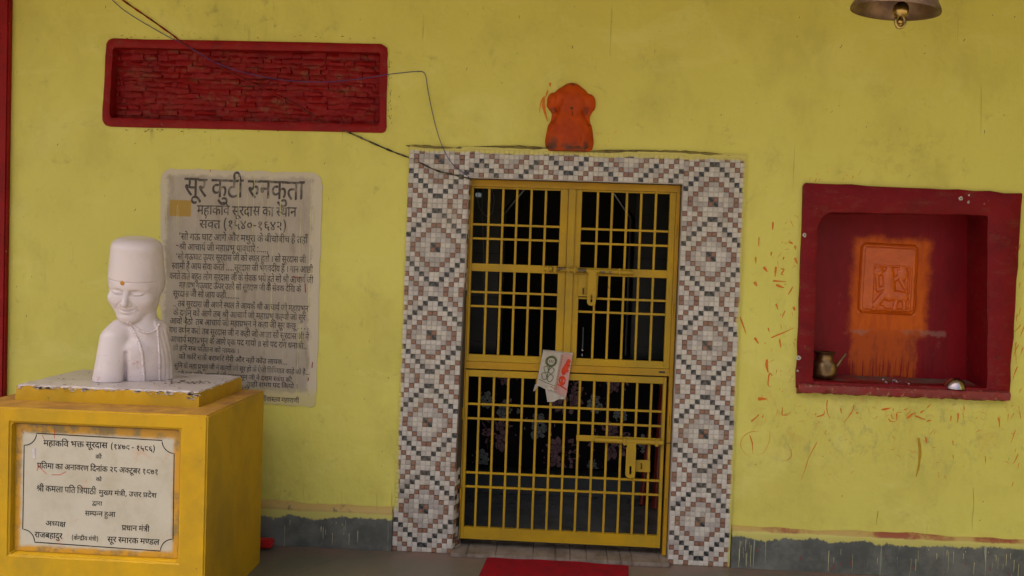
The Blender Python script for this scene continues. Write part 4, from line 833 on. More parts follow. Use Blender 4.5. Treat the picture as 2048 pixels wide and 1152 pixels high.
# red recessed brick panel -------------------------------------------------
bp = empty('brick_panel', (-0.98, 0.02, 2.36), 'dark red painted recess of rough thin bricks with rounded red border, upper left', 'recess panel')
o_l = loop([A2(214, 77), A2(776, 89), A2(773, 266), A2(205, 253)], [0.045, 0.045, 0.03, 0.05], jit=0.0009, seed=2)
i_l = loop([A2(227, 95), A2(761, 105), A2(759, 250), A2(220, 236)], [0.02] * 4, jit=0.0014, seed=3)
ring_frame('border', o_l, i_l, 0.001, -0.012, 0.062, M_RED, bp, lip=0.007)
c0 = A2(220, 90, 0.06); c1 = A2(765, 256, 0.06)
box('mortar_bed', -1.715, -0.27, 0.058, 0.075, 2.16, 2.585, M_REDBRICK, bp)
def rough_brick(seed):
    rnd = random.Random(seed)
    bmx = bmesh.new()
    nx, nz = 5, 3
    front = [[bmx.verts.new(((i / (nx - 1) - .5) + (rnd.uniform(-.05, .05)), rnd.uniform(-.5, .25) - (0.5 if 0 < i < nx - 1 and j == 1 else 0), (j / (nz - 1) - .5) + rnd.uniform(-.13, .13))) for i in range(nx)] for j in range(nz)]
    back = [[bmx.verts.new(((i / (nx - 1) - .5), 1.6, (j / (nz - 1) - .5))) for i in (0, nx - 1)] for j in (0, nz - 1)]
    for j in range(nz - 1):
        for i in range(nx - 1):
            bmx.faces.new((front[j][i], front[j][i + 1], front[j + 1][i + 1], front[j + 1][i]))
    for i in range(nx - 1):
        pass
    b00, b01, b10, b11 = back[0][0], back[0][1], back[1][0], back[1][1]
    bmx.faces.new([b00, b01] + [front[0][i] for i in range(nx - 1, -1, -1)])
    bmx.faces.new([b11, b10] + [front[-1][i] for i in range(nx)])
    bmx.faces.new([b10, b00] + [front[j][0] for j in range(nz)])
    bmx.faces.new([b01, b11] + [front[j][-1] for j in range(nz - 1, -1, -1)])
    bmesh.ops.recalc_face_normals(bmx, faces=bmx.faces)
    me = bpy.data.meshes.new('brick')
    bmx.to_mesh(me); bmx.free()
    me.materials.append(M_REDBRICK)
    me.polygons.foreach_set('use_smooth', [True] * len(me.polygons))
    me.set_sharp_from_angle(angle=R_(60))
    return me
brick_meshes = [rough_brick(s) for s in range(14)]
rnd = random.Random(4)
z = 2.188
row = 0
while z < 2.57:
    h = rnd.uniform(0.024, 0.034)
    x = -1.70 + rnd.uniform(-.06, 0.0)
    slope = -0.000
    while x < -0.29:
        w = rnd.choice([rnd.uniform(.085, .13), rnd.uniform(.085, .13), rnd.uniform(.04, .07)])
        gap = rnd.choice([0.0, 0.002, 0.006])
        if x + w > -1.70 and z + h / 2 < 2.575:
            w2 = min(x + w, -0.285) - max(x, -1.70)
            if w2 > 0.015:
                o = bpy.data.objects.new('brick', rnd.choice(brick_meshes))
                link(o, bp)
                mx = max(x, -1.70) + w2 / 2
                wz = 0.006 * math.sin(mx * 5 + row * .7)
                o.location = Vector((mx, 0.050 + rnd.choice([rnd.uniform(-.006, .004), rnd.uniform(-.004, .009)]), z + h / 2 + wz + rnd.uniform(-.002, .002))) - bp.location
                o.scale = (w2 - gap, 0.010, h - rnd.choice([-0.004, -0.002, 0.0, 0.003, 0.008]))
                o.rotation_euler = (rnd.uniform(-.1, .1), rnd.uniform(-.045, .045), rnd.uniform(-.03, .03))
        x += w
    z += h
    row += 1

# niche --------------------------------------------------------------------
ni = empty('wall_niche', (2.39, 0.0, 0.95), 'dark red square wall niche with chipped border and dusty shelf, right of the door', 'niche')
o_l = loop([A2(1606, 366), A2(2041, 387), A2(2015, 792), A2(1591, 778)], [0.012, 0.01, 0.01, 0.02], jit=0.0018, seed=5, m=14)
i_l = loop([A2(1634, 424), A2(1972, 431), A2(1971, 776), A2(1624, 762)], [0.10, 0.012, 0.012, 0.012], jit=0.0012, seed=6, m=14)
b_l = loop([A2(1630, 424, .0), (2.775, 1.842), (2.812, 0.962), A2(1624, 762, .0)], [0.10, 0.03, 0.02, 0.02], jit=0.0, seed=6, m=14)
ring_frame('border', o_l, i_l, 0.002, -0.020, 0.235, M_REDDARK, ni, lip=0.006, back_inner=b_l)
box('back_panel', 1.90, 2.87, 0.228, 0.25, 0.93, 1.90, M_NBACK, ni)
bm = bmesh.new()
rnd = random.Random(9)
n = 60
fr = []
for i in range(n + 1):
    x = 1.872 + (2.905 - 1.872) * i / n
    j = lambda s: rnd.uniform(-s, s)
    sl = -0.000 * x
    fr.append([bm.verts.new(p) for p in ((x, 0.226, 0.975), (x, 0.0, 0.958 + j(.001)), (x, -0.045 + j(.002), 0.950 + j(.0015)), (x, -0.052 + j(.003), 0.935 + j(.003)), (x, -0.045 + j(.004), 0.912 + j(.003)), (x, 0.0, 0.902 + j(.004)), (x, 0.226, 0.90))])
for a, b in zip(fr, fr[1:]):
    for k in range(6):
        bm.faces.new((a[k], a[k + 1], b[k + 1], b[k]))
bm.faces.new(fr[0]); bm.faces.new(fr[-1][::-1])
bm_obj('shelf', bm, M_SHELF, ni, smooth=True, sharp=50)
bm = bmesh.new(); bm2 = bmesh.new()
for u, v, r in ((1694, 390, .006), (1922, 397, .009), (1937, 404, .006), (2003, 492, .008), (1993, 715, .007), (1597, 716, .011), (1609, 470, .009), (1595, 742, .005), (1981, 466, .006), (1979, 613, .005), (1938, 390, .004)):
    p = at(u, v, -0.022)
    big = (u in (1922, 1937, 1609, 1597, 1595, 1938))
    for b_, rr, yy in (((bm, r * 1.25, -0.0215),) if big else ()) + ((bm2, r * (0.4 if big else 0.75), -0.0225),):
        n = 9
        vs = [b_.verts.new((p.x + rr * rnd.uniform(.6, 1.25) * math.cos(2 * math.pi * k / n), yy, p.z + rr * rnd.uniform(.6, 1.2) * math.sin(2 * math.pi * k / n))) for k in range(n)]
        b_.faces.new(vs)
tag(bm_obj('paint_chips', bm, M_WHITECHIP, ni), kind='stuff')
tag(bm_obj('nail_holes', bm2, M_HOLE, ni), kind='stuff')

# height-field relief ------------------------------------------------------
def seg_d(X, Z, a, b):
    ax, az = a; bx, bz = b
    dx, dz = bx - ax, bz - az
    t = np.clip(((X - ax) * dx + (Z - az) * dz) / (dx * dx + dz * dz + 1e-12), 0, 1)
    return np.hypot(X - ax - t * dx, Z - az - t * dz)

def px(u, v):      # photo pixel on the niche back -> world x, z
    p = at(u, v, 0.21)
    return (p.x, p.z)
rel = empty('deity_relief', (2.33, 0.228, 1.45), 'orange coated relief tablet with small seated figure on the niche back wall', 'relief')
cs = [px(1724, 484), px(1840, 490), px(1833, 632), px(1716, 626)]
nx_, nz_ = 110, 130
U, V = np.meshgrid(np.linspace(0, 1, nx_), np.linspace(0, 1, nz_))
def bil(U, V):
    X = (cs[3][0] * (1 - U) + cs[2][0] * U) * (1 - V) + (cs[0][0] * (1 - U) + cs[1][0] * U) * V
    Z = (cs[3][1] * (1 - U) + cs[2][1] * U) * (1 - V) + (cs[0][1] * (1 - U) + cs[1][1] * U) * V
    return X, Z
X, Z = bil(U, V)
rr = 0.10
qx = np.abs(U - .5) - (.5 - rr); qz = np.abs(V - .5) - (.5 - rr)
edge = rr - np.hypot(np.maximum(qx, 0), np.maximum(qz, 0)) + np.minimum(np.maximum(qx, qz), 0) * -1
edge = np.where((qx > 0) & (qz > 0), rr - np.hypot(np.maximum(qx, 0), np.maximum(qz, 0)), np.minimum(.5 - np.abs(U - .5), .5 - np.abs(V - .5)))
H = 0.024 * np.clip(edge / 0.07, 0, 1) ** 0.55
H -= 0.003 * np.exp(-((edge - 0.055) / 0.012) ** 2)
def rbox(x0, x1, y0, y1, r=.03):     # tablet coordinates from the lower left
    return np.minimum.reduce([U - x0, x1 - U, V - y0, y1 - V])
inn = rbox(0.22, 0.86, 0.06, 0.68)
H -= 0.007 * np.clip(inn / 0.02, 0, 1)
H += 0.004 * np.exp(-((inn - 0.0) / 0.016) ** 2)
def tp(u, v):   # crop pixels of the close-up (648 x 1152 of 1690..1870 x 460..780)
    u = 1690 + u / 3.6; v = 460 + v / 3.6
    p = px(u, v)
    return p
fig = np.zeros_like(H)
def limb(a, b, r, h):
    global fig
    d = seg_d(X, Z, tp(*a), tp(*b))
    r = r * 0.00072
    fig = np.maximum(fig, h * np.sqrt(np.clip(1 - (d / r) ** 2, 0, 1)))
for a, b, r, h in (((238, 300), (240, 300), 38, .012), ((318, 290), (318, 300), 32, .013), ((415, 310), (415, 325), 44, .012),
                   ((228, 330), (232, 410), 14, .009), ((240, 430), (300, 410), 20, .010), ((312, 330), (320, 470), 46, .013),
                   ((300, 440), (215, 540), 26, .011), ((215, 540), (270, 560), 16, .009), ((340, 470), (420, 480), 40, .013),
                   ((400, 360), (430, 420), 16, .009), ((445, 300), (438, 470), 9, .007), ((370, 500), (355, 560), 18, .010),
                   ((420, 500), (425, 560), 16, .010), ((220, 575), (450, 575), 12, .008), ((350, 360), (400, 330), 18, .009)):
    limb(a, b, r, h)
H = H + np.where(inn > 0, fig * 1.25, 0)
H += 0.0006 * np.sin(X * 60 + 3 * np.sin(Z * 40)) * np.sin(Z * 75)
verts = [(X[j, i], 0.2275 - H[j, i], Z[j, i]) for j in range(nz_) for i in range(nx_)]
faces = [(j * nx_ + i, j * nx_ + i + 1, (j + 1) * nx_ + i + 1, (j + 1) * nx_ + i) for j in range(nz_ - 1) for i in range(nx_ - 1)]
mesh_obj('tablet', verts, faces, M_RELIEF, rel, smooth=True)

# brass pot with spout -----------------------------------------------------
lp = at_z(1655, 757, 0.968)
pot = empty('spouted_pot', (2.040, 0.115, 0.967), 'dented tarnished brass water pot with a thin spout, in the left corner of the niche', 'pot')
L = pot.location
bm = bmesh.new()
prof = [(0.0, 0.0), (0.044, 0.0), (0.056, 0.006), (0.063, 0.028), (0.064, 0.055), (0.060, 0.078), (0.050, 0.090), (0.045, 0.094), (0.043, 0.100), (0.044, 0.122), (0.049, 0.131), (0.056, 0.136), (0.057, 0.139), (0.053, 0.139), (0.043, 0.130), (0.040, 0.120), (0.039, 0.10), (0.055, 0.07), (0.055, 0.03), (0.0, 0.012)]
def dent(a, z):
    f = 1.0
    for ac, zc, s, w in ((-1.55, .060, .24, .42), (-2.2, .045, .14, .35), (-1.05, .04, .10, .3)):
        f -= s * math.exp(-((a - (ac % (2 * math.pi))) / w) ** 2 - ((z - zc) / .026) ** 2)
    return f if z < .092 else 1.0
add_lathe(bm, prof, 64, L, dent=dent)
bm_obj('pot_body', bm, M_BRASS, pot, smooth=True, sharp=60)
bm = bmesh.new()
add_tube(bm, [L + Vector(p) for p in ((0.052, -0.010, 0.055), (0.066, -0.016, 0.078), (0.082, -0.022, 0.108), (0.098, -0.030, 0.136))], [0.011, 0.0085, 0.0065, 0.0065], 12)
bm_obj('spout', bm, M_BRASS, pot, smooth=True, sharp=60)

# overturned steel bowl ----------------------------------------------------
bo = at_z(1917, 775, 0.957)
bowl = empty('steel_bowl', (2.655, 0.005, 0.957), 'small shiny steel bowl lying upside down at the right end of the niche shelf', 'bowl')
bm = bmesh.new()
add_lathe(bm, [(0.0, 0.052), (0.018, 0.052), (0.020, 0.050), (0.033, 0.044), (0.043, 0.032), (0.050, 0.014), (0.052, 0.0), (0.054, 0.0), (0.0545, -0.001), (0.049, 0.0)], 48, bowl.location + Vector((0, 0, 0.001)))
o = bm_obj('bowl_shell', bm, M_STEEL, bowl, smooth=True, sharp=50)

# flower scraps on the shelf
rnd = random.Random(21)
bm = bmesh.new()
midx = []
for k in range(46):
    u = rnd.gauss(1785, 20) if k < 26 else rnd.uniform(1660, 1960)
    yy = rnd.uniform(-0.03, 0.10)
    x = at(u, 770, yy).x
    r = rnd.uniform(.003, .011) * (1 if k < 26 else .6)
    zz = (0.958 + 0.075 * max(yy, 0)) + 0.003
    a = rnd.uniform(0, 6.28); tl = rnd.uniform(0, .009) if k < 12 else rnd.uniform(0, .002)
    m = 6
    vs = [bm.verts.new((x + r * math.cos(a + q * 6.28 / m) * (1 if q % 2 else .5), yy + r * .6 * math.sin(a + q * 6.28 / m), zz + tl * (1 + math.sin(q * 2)))) for q in range(m)]
    bm.faces.new(vs)
    midx.append(0 if k < 5 else (1 if k < 13 else 2))
me_o = bm_obj('flower_scraps', bm, [M_PETAL, M_PETALW, M_DRYLEAF])
me_o.data.polygons.foreach_set('material_index', midx)
tag(me_o, 'scattered dry petals and scraps, white and purple, on the niche shelf', 'petals', kind='stuff')

# ------------------------------------------------------------------ surface nets for carved figures
def surface_nets(F, origin, h):
    """F: 3-D array (x, y, z), negative inside"""
    S = F < 0
    nx, ny, nz = F.shape
    corners = [(i, j, k) for i in (0, 1) for j in (0, 1) for k in (0, 1)]
    cnt = np.zeros((nx - 1, ny - 1, nz - 1), np.int8)
    for i, j, k in corners:
        cnt += S[i:nx - 1 + i, j:ny - 1 + j, k:nz - 1 + k]
    act = (cnt > 0) & (cnt < 8)
    idx = -np.ones(act.shape, np.int64)
    cells = np.argwhere(act)
    idx[act] = np.arange(len(cells))
    acc = np.zeros((len(cells), 3)); num = np.zeros(len(cells))
    edges = [(a, b) for a in corners for b in corners if sum(abs(p - q) for p, q in zip(a, b)) == 1 and a < b]
    ci, cj, ck = cells.T
    for a, b in edges:
        fa = F[ci + a[0], cj + a[1], ck + a[2]]; fb = F[ci + b[0], cj + b[1], ck + b[2]]
        m = (fa < 0) != (fb < 0)
        t = fa[m] / (fa[m] - fb[m])
        acc[m] += np.array(a) + (np.array(b) - np.array(a)) * t[:, None]
        num[m] += 1
    V = (cells + acc / num[:, None]) * h + np.array(origin)
    quads = []
    for ax in range(3):
        o = [0, 0, 0]; o[ax] = 1
        A = S[:nx - o[0], :ny - o[1], :nz - o[2]]; B = S[o[0]:, o[1]:, o[2]:]
        for flip, M in ((False, A & ~B), (True, ~A & B)):
            e = np.argwhere(M)
            p, q = [d for d in range(3) if d != ax]
            e = e[(e[:, p] > 0) & (e[:, q] > 0) & (e[:, p] < F.shape[p] - 1) & (e[:, q] < F.shape[q] - 1)]
            def c(dp, dq):
                g = e.copy(); g[:, p] += dp; g[:, q] += dq
                return idx[g[:, 0], g[:, 1], g[:, 2]]
            Q = np.stack([c(-1, -1), c(0, -1), c(0, 0), c(-1, 0)], 1)
            if flip != (ax == 1): Q = Q[:, ::-1]
            quads.append(Q)
    Q = np.concatenate(quads)
    return V, Q[(Q >= 0).all(1)]

def smin(a, b, k):
    hh = np.clip(0.5 + 0.5 * (b - a) / k, 0, 1)
    return b + (a - b) * hh - k * hh * (1 - hh)
def smax(a, b, k): return -smin(-a, -b, k)
def ell(X, Y, Z, c, r):
    x, y, z = (X - c[0]) / r[0], (Y - c[1]) / r[1], (Z - c[2]) / r[2]
    k0 = np.sqrt(x * x + y * y + z * z)
    k1 = np.sqrt((x / r[0]) ** 2 + (y / r[1]) ** 2 + (z / r[2]) ** 2) + 1e-9
    return k0 * (k0 - 1) / k1
def cap(X, Y, Z, a, b, ra, rb=None):
    rb = ra if rb is None else rb
    a = np.array(a, float); b = np.array(b, float); d = b - a
    t = np.clip(((X - a[0]) * d[0] + (Y - a[1]) * d[1] + (Z - a[2]) * d[2]) / (d @ d), 0, 1)
    return np.sqrt((X - a[0] - t * d[0]) ** 2 + (Y - a[1] - t * d[1]) ** 2 + (Z - a[2] - t * d[2]) ** 2) - (ra + (rb - ra) * t)

def np_mesh(name, V, Q, material, parent):
    me = bpy.data.meshes.new(name)
    me.from_pydata([], [], [])
    me.vertices.add(len(V)); me.vertices.foreach_set('co', np.asarray(V, np.float32).ravel())
    me.loops.add(len(Q) * 4); me.loops.foreach_set('vertex_index', Q.astype(np.int32).ravel())
    me.polygons.add(len(Q)); me.polygons.foreach_set('loop_start', np.arange(0, len(Q) * 4, 4, dtype=np.int32))
    me.update(calc_edges=True)
    me.validate()
    me.polygons.foreach_set('use_smooth', [True] * len(me.polygons))
    me.materials.append(material)
    o = bpy.data.objects.new(name, me)
    link(o, parent)
    me.transform(Matrix.Translation(-parent.location))
    return o
def relax(V, Q, it=2, f=0.5):
    E = np.concatenate([Q[:, [0, 1]], Q[:, [1, 2]], Q[:, [2, 3]], Q[:, [3, 0]]])
    for _ in range(it):
        s = np.zeros_like(V); n = np.zeros(len(V))
        for a, b in ((0, 1), (1, 0)):
            np.add.at(s, E[:, a], V[E[:, b]]); np.add.at(n, E[:, a], 1)
        V = V * (1 - f) + s / n[:, None] * f
    return V

# ------------------------------------------------------------------ pedestal
PX0, PX1, PY0, PY1, PZ = -1.78, -0.764, -1.0, -0.28, 0.849
ped = empty('bust_pedestal', ((PX0 + PX1) / 2, (PY0 + PY1) / 2, 0), 'ochre yellow painted masonry pedestal with an inscribed plaque set in its front', 'pedestal')
rx0, rx1, rz0, rz1 = -1.592, -0.877, 0.234, 0.787
bm = bmesh.new()
xs = [PX0, rx0, rx1, PX1]; zs = [0.0, rz0, rz1, PZ]
g = [[bm.verts.new((x, PY0, z)) for x in xs] for z in zs]
gb = [bm.verts.new(p) for p in ((PX0, PY1, 0), (PX1, PY1, 0), (PX1, PY1, PZ), (PX0, PY1, PZ))]
inn_ = [bm.verts.new(p) for p in ((rx0 + .006, PY0 + 0.038, rz0 + .006), (rx1 - .006, PY0 + 0.038, rz0 + .006), (rx1 - .006, PY0 + 0.038, rz1 - .004), (rx0 + .006, PY0 + 0.038, rz1 - .004))]
for j in range(3):
    for i in range(3):
        if i == 1 and j == 1: continue
        bm.faces.new((g[j][i], g[j][i + 1], g[j + 1][i + 1], g[j + 1][i]))
rc = [g[1][1], g[1][2], g[2][2], g[2][1]]
for k in range(4):
    bm.faces.new((rc[k], rc[(k + 1) % 4], inn_[(k + 1) % 4], inn_[k]))
bm.faces.new(inn_)
bm.faces.new((g[0][3], gb[1], gb[2], g[3][3], g[2][3], g[1][3]))
bm.faces.new((gb[0], g[0][0], g[1][0], g[2][0], g[3][0], gb[3]))
bm.faces.new((gb[1], gb[0], gb[3], gb[2]))
bm.faces.new((g[3][0], g[3][1], g[3][2], g[3][3], gb[2], gb[3]))
bmesh.ops.recalc_face_normals(bm, faces=bm.faces)
ed = [e for e in bm.edges if len(e.link_faces) == 2 and e.calc_face_angle(0) > R_(35)]
bmesh.ops.bevel(bm, geom=ed, offset=0.007, segments=3, affect='EDGES', clamp_overlap=True)
pb = bm_obj('pedestal_body', bm, [M_PED, M_LEDGE], ped, smooth=True, sharp=40)
for f in pb.data.polygons:
    if f.normal.z > 0.9 and f.center.z > 0.8: f.material_index = 1
box('plaster_skirt', PX0 - .0, PX1 + .0, PY0 + .004, PY1 - .004, -0.001, 0.0, M_PED, ped)

bm = bmesh.new()
sx0, sx1, sy0, sy1 = -1.684, -0.873, -0.822, -0.285
prism(bm, [], 0, 0) if False else None
n = 48
rnd = random.Random(31)
def slab_ring(z, ins, jit):
    pts = []
    cor = [(sx0 + ins, sy0 + ins), (sx1 - ins, sy0 + ins), (sx1 - ins, sy1 - ins), (sx0 + ins, sy1 - ins)]
    for a in range(4):
        p, q = cor[a], cor[(a + 1) % 4]
        for k in range(n):
            t = k / n
            pts.append(bm.verts.new((p[0] + (q[0] - p[0]) * t + rnd.gauss(0, jit), p[1] + (q[1] - p[1]) * t + rnd.gauss(0, jit), z + rnd.gauss(0, jit * .6))))
    return pts
R0 = slab_ring(0.8485, 0, 0.0); R1 = slab_ring(0.900, 0.003, 0.0008); R2 = slab_ring(0.909, 0.004, 0.0022)
for a, b in ((R0, R1), (R1, R2)):
    for k in range(len(a)):
        j = (k + 1) % len(a)
        bm.faces.new((a[k], a[j], b[j], b[k]))
bm.faces.new(R2)
bm_obj('plinth_block', bm, M_PED, ped, smooth=True, sharp=40)
bm = bmesh.new()
rnd = random.Random(32)
R0 = slab_ring(0.9085, 0.006, 0.0022); R1 = slab_ring(0.9155, 0.009, 0.0018)
for k in range(len(R0)):
    j = (k + 1) % len(R0)
    bm.faces.new((R0[k], R0[j], R1[j], R1[k]))
bm.faces.new(R1)
bm_obj('white_top_slab', bm, M_SLABTOP, ped)

# plaster chips where the yellow has broken off the slab edge
bm = bmesh.new()
rnd = random.Random(41)
for k in range(70):
    x = rnd.uniform(sx0 + .01, sx1 - .01) if k < 58 else sx1 - rnd.uniform(.004, .05)
    z = .9085 - abs(rnd.gauss(0, .004)) - (rnd.uniform(0, .022) if k >= 58 else 0)
    ra, rb = rnd.uniform(.003, .016), rnd.uniform(.0015, .005)
    bm.faces.new([bm.verts.new((x + ra * math.cos(a) * rnd.uniform(.6, 1.3), sy0 + .0012 - .0028, z + rb * math.sin(a) * rnd.uniform(.5, 1.4))) for a in [2 * math.pi * q / 8 for q in range(8)]])
tag(bm_obj('edge_chips', bm, M_WHITECHIP, ped), kind='stuff')

# marble plaque with engraved lettering
plq = box('plaque', -1.584, -0.886, -0.972, -0.958, 0.243, 0.778, M_PLAQUE, ped, bevel=0.002)
PQY = -0.9725
def thin_line(bm, pts, w, y):
    """flat painted line through (x, z) points"""
    P = [Vector((p[0], p[1])) for p in pts]
    L_, R2_ = [], []
    for i, p in enumerate(P):
        d = (P[min(i + 1, len(P) - 1)] - P[max(i - 1, 0)])
        if d.length < 1e-9: d = Vector((1, 0))
        d.normalize()
        nrm = Vector((-d.y, d.x))
        ww = w[i] if isinstance(w, list) else w
        L_.append(bm.verts.new((p.x + nrm.x * ww / 2, y, p.y + nrm.y * ww / 2)))
        R2_.append(bm.verts.new((p.x - nrm.x * ww / 2, y, p.y - nrm.y * ww / 2)))
    for i in range(len(P) - 1):
        bm.faces.new((L_[i], L_[i + 1], R2_[i + 1], R2_[i]))
def c3(x, y): return A2(x / 2.666, 720 + y / 2.666, PQY)
bm = bmesh.new()
TL, TR, BR, BL = c3(130, 388), c3(930, 432), c3(921, 1022), c3(120, 968)
r = 0.052
def notch(c, a0, a1):
    return [(c[0] + r * math.cos(a0 + (a1 - a0) * k / 10), c[1] + r * math.sin(a0 + (a1 - a0) * k / 10)) for k in range(11)]
PI = math.pi
path = notch(TL, -PI / 2, 0) + notch(TR, PI, 1.5 * PI) + notch(BR, PI / 2, PI) + notch(BL, 0, PI / 2)
path.append(path[0])
thin_line(bm, path, 0.0042, PQY)
bm_obj('border_line', bm, M_INK2, ped)

_glyph_cache = {}
def glyph(gid):
    if gid in _glyph_cache: return _glyph_cache[gid]
    cu = bpy.data.curves.new('g', 'CURVE')
    cu.dimensions = '2D'
    cu.fill_mode = 'FRONT'
    for c in GLYPHS[gid].split('|'):
        pts = []
        for tok in c.split():
            on = tok[0] != 'c'
            a, b = (tok if on else tok[1:]).split(',')
            pts.append((float(a), float(b), on))
        full = []
        n = len(pts)
        for i in range(n):
            p, q = pts[i], pts[(i + 1) % n]
            full.append(p)
            if not p[2] and not q[2]:
                full.append(((p[0] + q[0]) / 2, (p[1] + q[1]) / 2, True))
        while not full[0][2]: full = full[1:] + full[:1]
        poly = []
        m = len(full)
        i = 0
        while i < m:
            p = full[i]
            if p[2]:
                poly.append(p[:2]); i += 1
            else:
                a = full[i - 1]; b = full[(i + 1) % m]
                for t in (0.34, 0.67):
                    poly.append(((1 - t) ** 2 * a[0] + 2 * t * (1 - t) * p[0] + t * t * b[0], (1 - t) ** 2 * a[1] + 2 * t * (1 - t) * p[1] + t * t * b[1]))
                i += 1
        sp = cu.splines.new('POLY')
        sp.points.add(len(poly) - 1)
        for k, (a, b) in enumerate(poly): sp.points[k].co = (a, b, 0, 1)
        sp.use_cyclic_u = True
    o = bpy.data.objects.new('g', cu)
    COL.objects.link(o)
    dg = bpy.context.evaluated_depsgraph_get()
    me = bpy.data.meshes.new_from_object(o.evaluated_get(dg))
    V = np.array([v.co[:2] for v in me.vertices]) if len(me.vertices) else np.zeros((0, 2))
    F = [tuple(p.vertices) for p in me.polygons]
    bpy.data.objects.remove(o); bpy.data.curves.remove(cu); bpy.data.meshes.remove(me)
    _glyph_cache[gid] = (V, F)
    return V, F

def text_line(rec, Y, material, parent, bold=0.0, rnd=random.Random(5)):
    (x0, y0, x1, y1), h, w, seq = rec
    P0, P1 = at(x0, y0, Y), at(x1, y1, Y)
    hm = h / CAM_F * (Y - CAM_POS.y)
    d = (P1 - P0); ln = d.length; d = d / ln
    up = Vector((-d.z, 0, d.x))
    verts, faces = [], []
    k = 0
    for tok in seq.split():
        gid, gx = map(int, tok.split(':'))
        V, F = glyph(gid)
        jz = rnd.gauss(0, 9)
        for (bx, bz) in ([(0, 0)] if not bold else [(-bold, -bold * .6), (bold, bold * .6)]):
            k += 1
            off = len(verts)
            yy = Y - 0.00012 * (k % 4)
            for gx_, gy in V:
                p = P0 + d * ((gx_ + gx + bx) / w * ln) + up * ((gy + jz + bz - 622) * hm / 622)
                verts.append((p.x, yy, p.z))
            faces += [tuple(i + off for i in f) for f in F]
    return mesh_obj('text_line', verts, faces, material, parent)
for rec in PLAQUE_LINES:
    text_line(rec, PQY, M_INK2, ped, bold=17)
# small white adhesive scrap on the plaque
bm = bmesh.new()
prism(bm, [c3(172, 472), c3(190, 470), c3(190, 526), c3(176, 528)], PQY - 0.001, PQY)
bm_obj('paper_scrap', bm, M_PETALW, ped)
# red scratches
bm = bmesh.new()
for s in ([(205, 560), (225, 585), (248, 608)], [(275, 612), (320, 612), (352, 595)], [(225, 400), (238, 425)], [(292, 370), (290, 420)], [(205, 560), (198, 590)], [(115, 375), (130, 395)]):
    thin_line(bm, [c3(*p) for p in s], 0.0022, PQY - .0006)
tag(bm_obj('red_scratches', bm, M_REDPRINT, ped), kind='stuff')
# dirt and petals on the slab top
bm = bmesh.new()
rnd = random.Random(12)
midx = []
for k in range(150):
    if k < 90:
        x, y = rnd.gauss(-1.03, .055), rnd.gauss(-0.57, .03)
    else:
        x, y = rnd.uniform(sx0 + .03, sx1 - .03), rnd.uniform(sy0 + .03, sy1 - .03)
    rr_ = rnd.uniform(.002, .008)
    a = rnd.uniform(0, 6.28)
    vs = [bm.verts.new((x + rr_ * math.cos(a + q * 6.28 / 5) * rnd.uniform(.6, 1.4), y + rr_ * .7 * math.sin(a + q * 6.28 / 5), 0.9165 + rnd.uniform(0, .003))) for q in range(5)]
    bm.faces.new(vs)
    midx.append(1 if k % 23 == 0 and k < 100 else 0)
lit = bm_obj('petal_litter', bm, [M_DRYLEAF, M_PETALW])
lit.data.polygons.foreach_set('material_index', midx)
tag(lit, 'dry brown petals and crumbs scattered on the white slab beside the bust', 'petals', kind='stuff')
bm = bmesh.new()
pp = at_z(370, 753, 0.918)
add_box(bm, pp.x - .03, pp.x + .012, pp.y - .012, pp.y + .012, 0.917, 0.9195)
bmesh.ops.rotate(bm, verts=bm.verts, cent=pp, matrix=Matrix.Rotation(0.35, 3, 'Y') @ Matrix.Rotation(.3, 3, 'Z'))
for v in bm.verts: v.co.z += .006
tag(bm_obj('paper_scrap', bm, M_PETALW), 'small folded white paper scrap on the slab right of the bust', 'paper')

# ------------------------------------------------------------------ marble bust
BC = Vector((-1.288, -0.555, 0.9155))
bust = empty('marble_bust', BC, 'white marble bust of a smiling man in tall cap, eyes closed, on ochre pedestal', 'statue')
hs = 0.0027
gx = np.arange(-0.185, 0.185, hs); gy = np.arange(-0.13, 0.165, hs); gz = np.arange(-0.012, 0.665, hs)
X, Y, Z = np.meshgrid(gx * 1000, gy * 1000, gz * 1000, indexing='ij')
X = X.astype(np.float32); Y = Y.astype(np.float32); Z = Z.astype(np.float32)
# torso (y grows towards the viewer)
F = ell(X, Y, Z, (32, 0, 85), (92, 66, 180))
F = smin(F, cap(X, Y, Z, (-72, 8, 190), (-92, 20, -20), 60, 68), 16)
F = smin(F, cap(X, Y, Z, (78, -26, 215), (106, -26, -20), 52, 52), 18)
F = smin(F, cap(X, Y, Z, (-48, -18, 232), (66, -18, 232), 50), 30)
F = smin(F, cap(X, Y, Z, (36, 0, 330), (38, -2, 225), 48, 52), 26)
F = smin(F, ell(X, Y, Z, (10, -30, 120), (120, 70, 150)), 20)
# pectoral
F = smin(F, ell(X, Y, Z, (0, 42, 120), (50, 30, 60)), 22)
# crease between arm and chest
dd = seg_d(X, Z, (-30, 130), (-32, -20))
F = F + 15 * np.exp(-(dd / 8) ** 2) * (Y > 0)
# shawl over the far shoulder, with folds
edge = X - (94 + 0.10 * (180 - Z) + 8 * np.sin(Z / 60))
sh = 1 / (1 + np.exp(np.clip(-edge / 1.6, -40, 40))) * (Z < 275)
F = F - 6.0 * sh
for off in (14, 30, 46):
    F = F + 2.6 * np.exp(-((edge - off) / 3.2) ** 2) * (Z < 240)
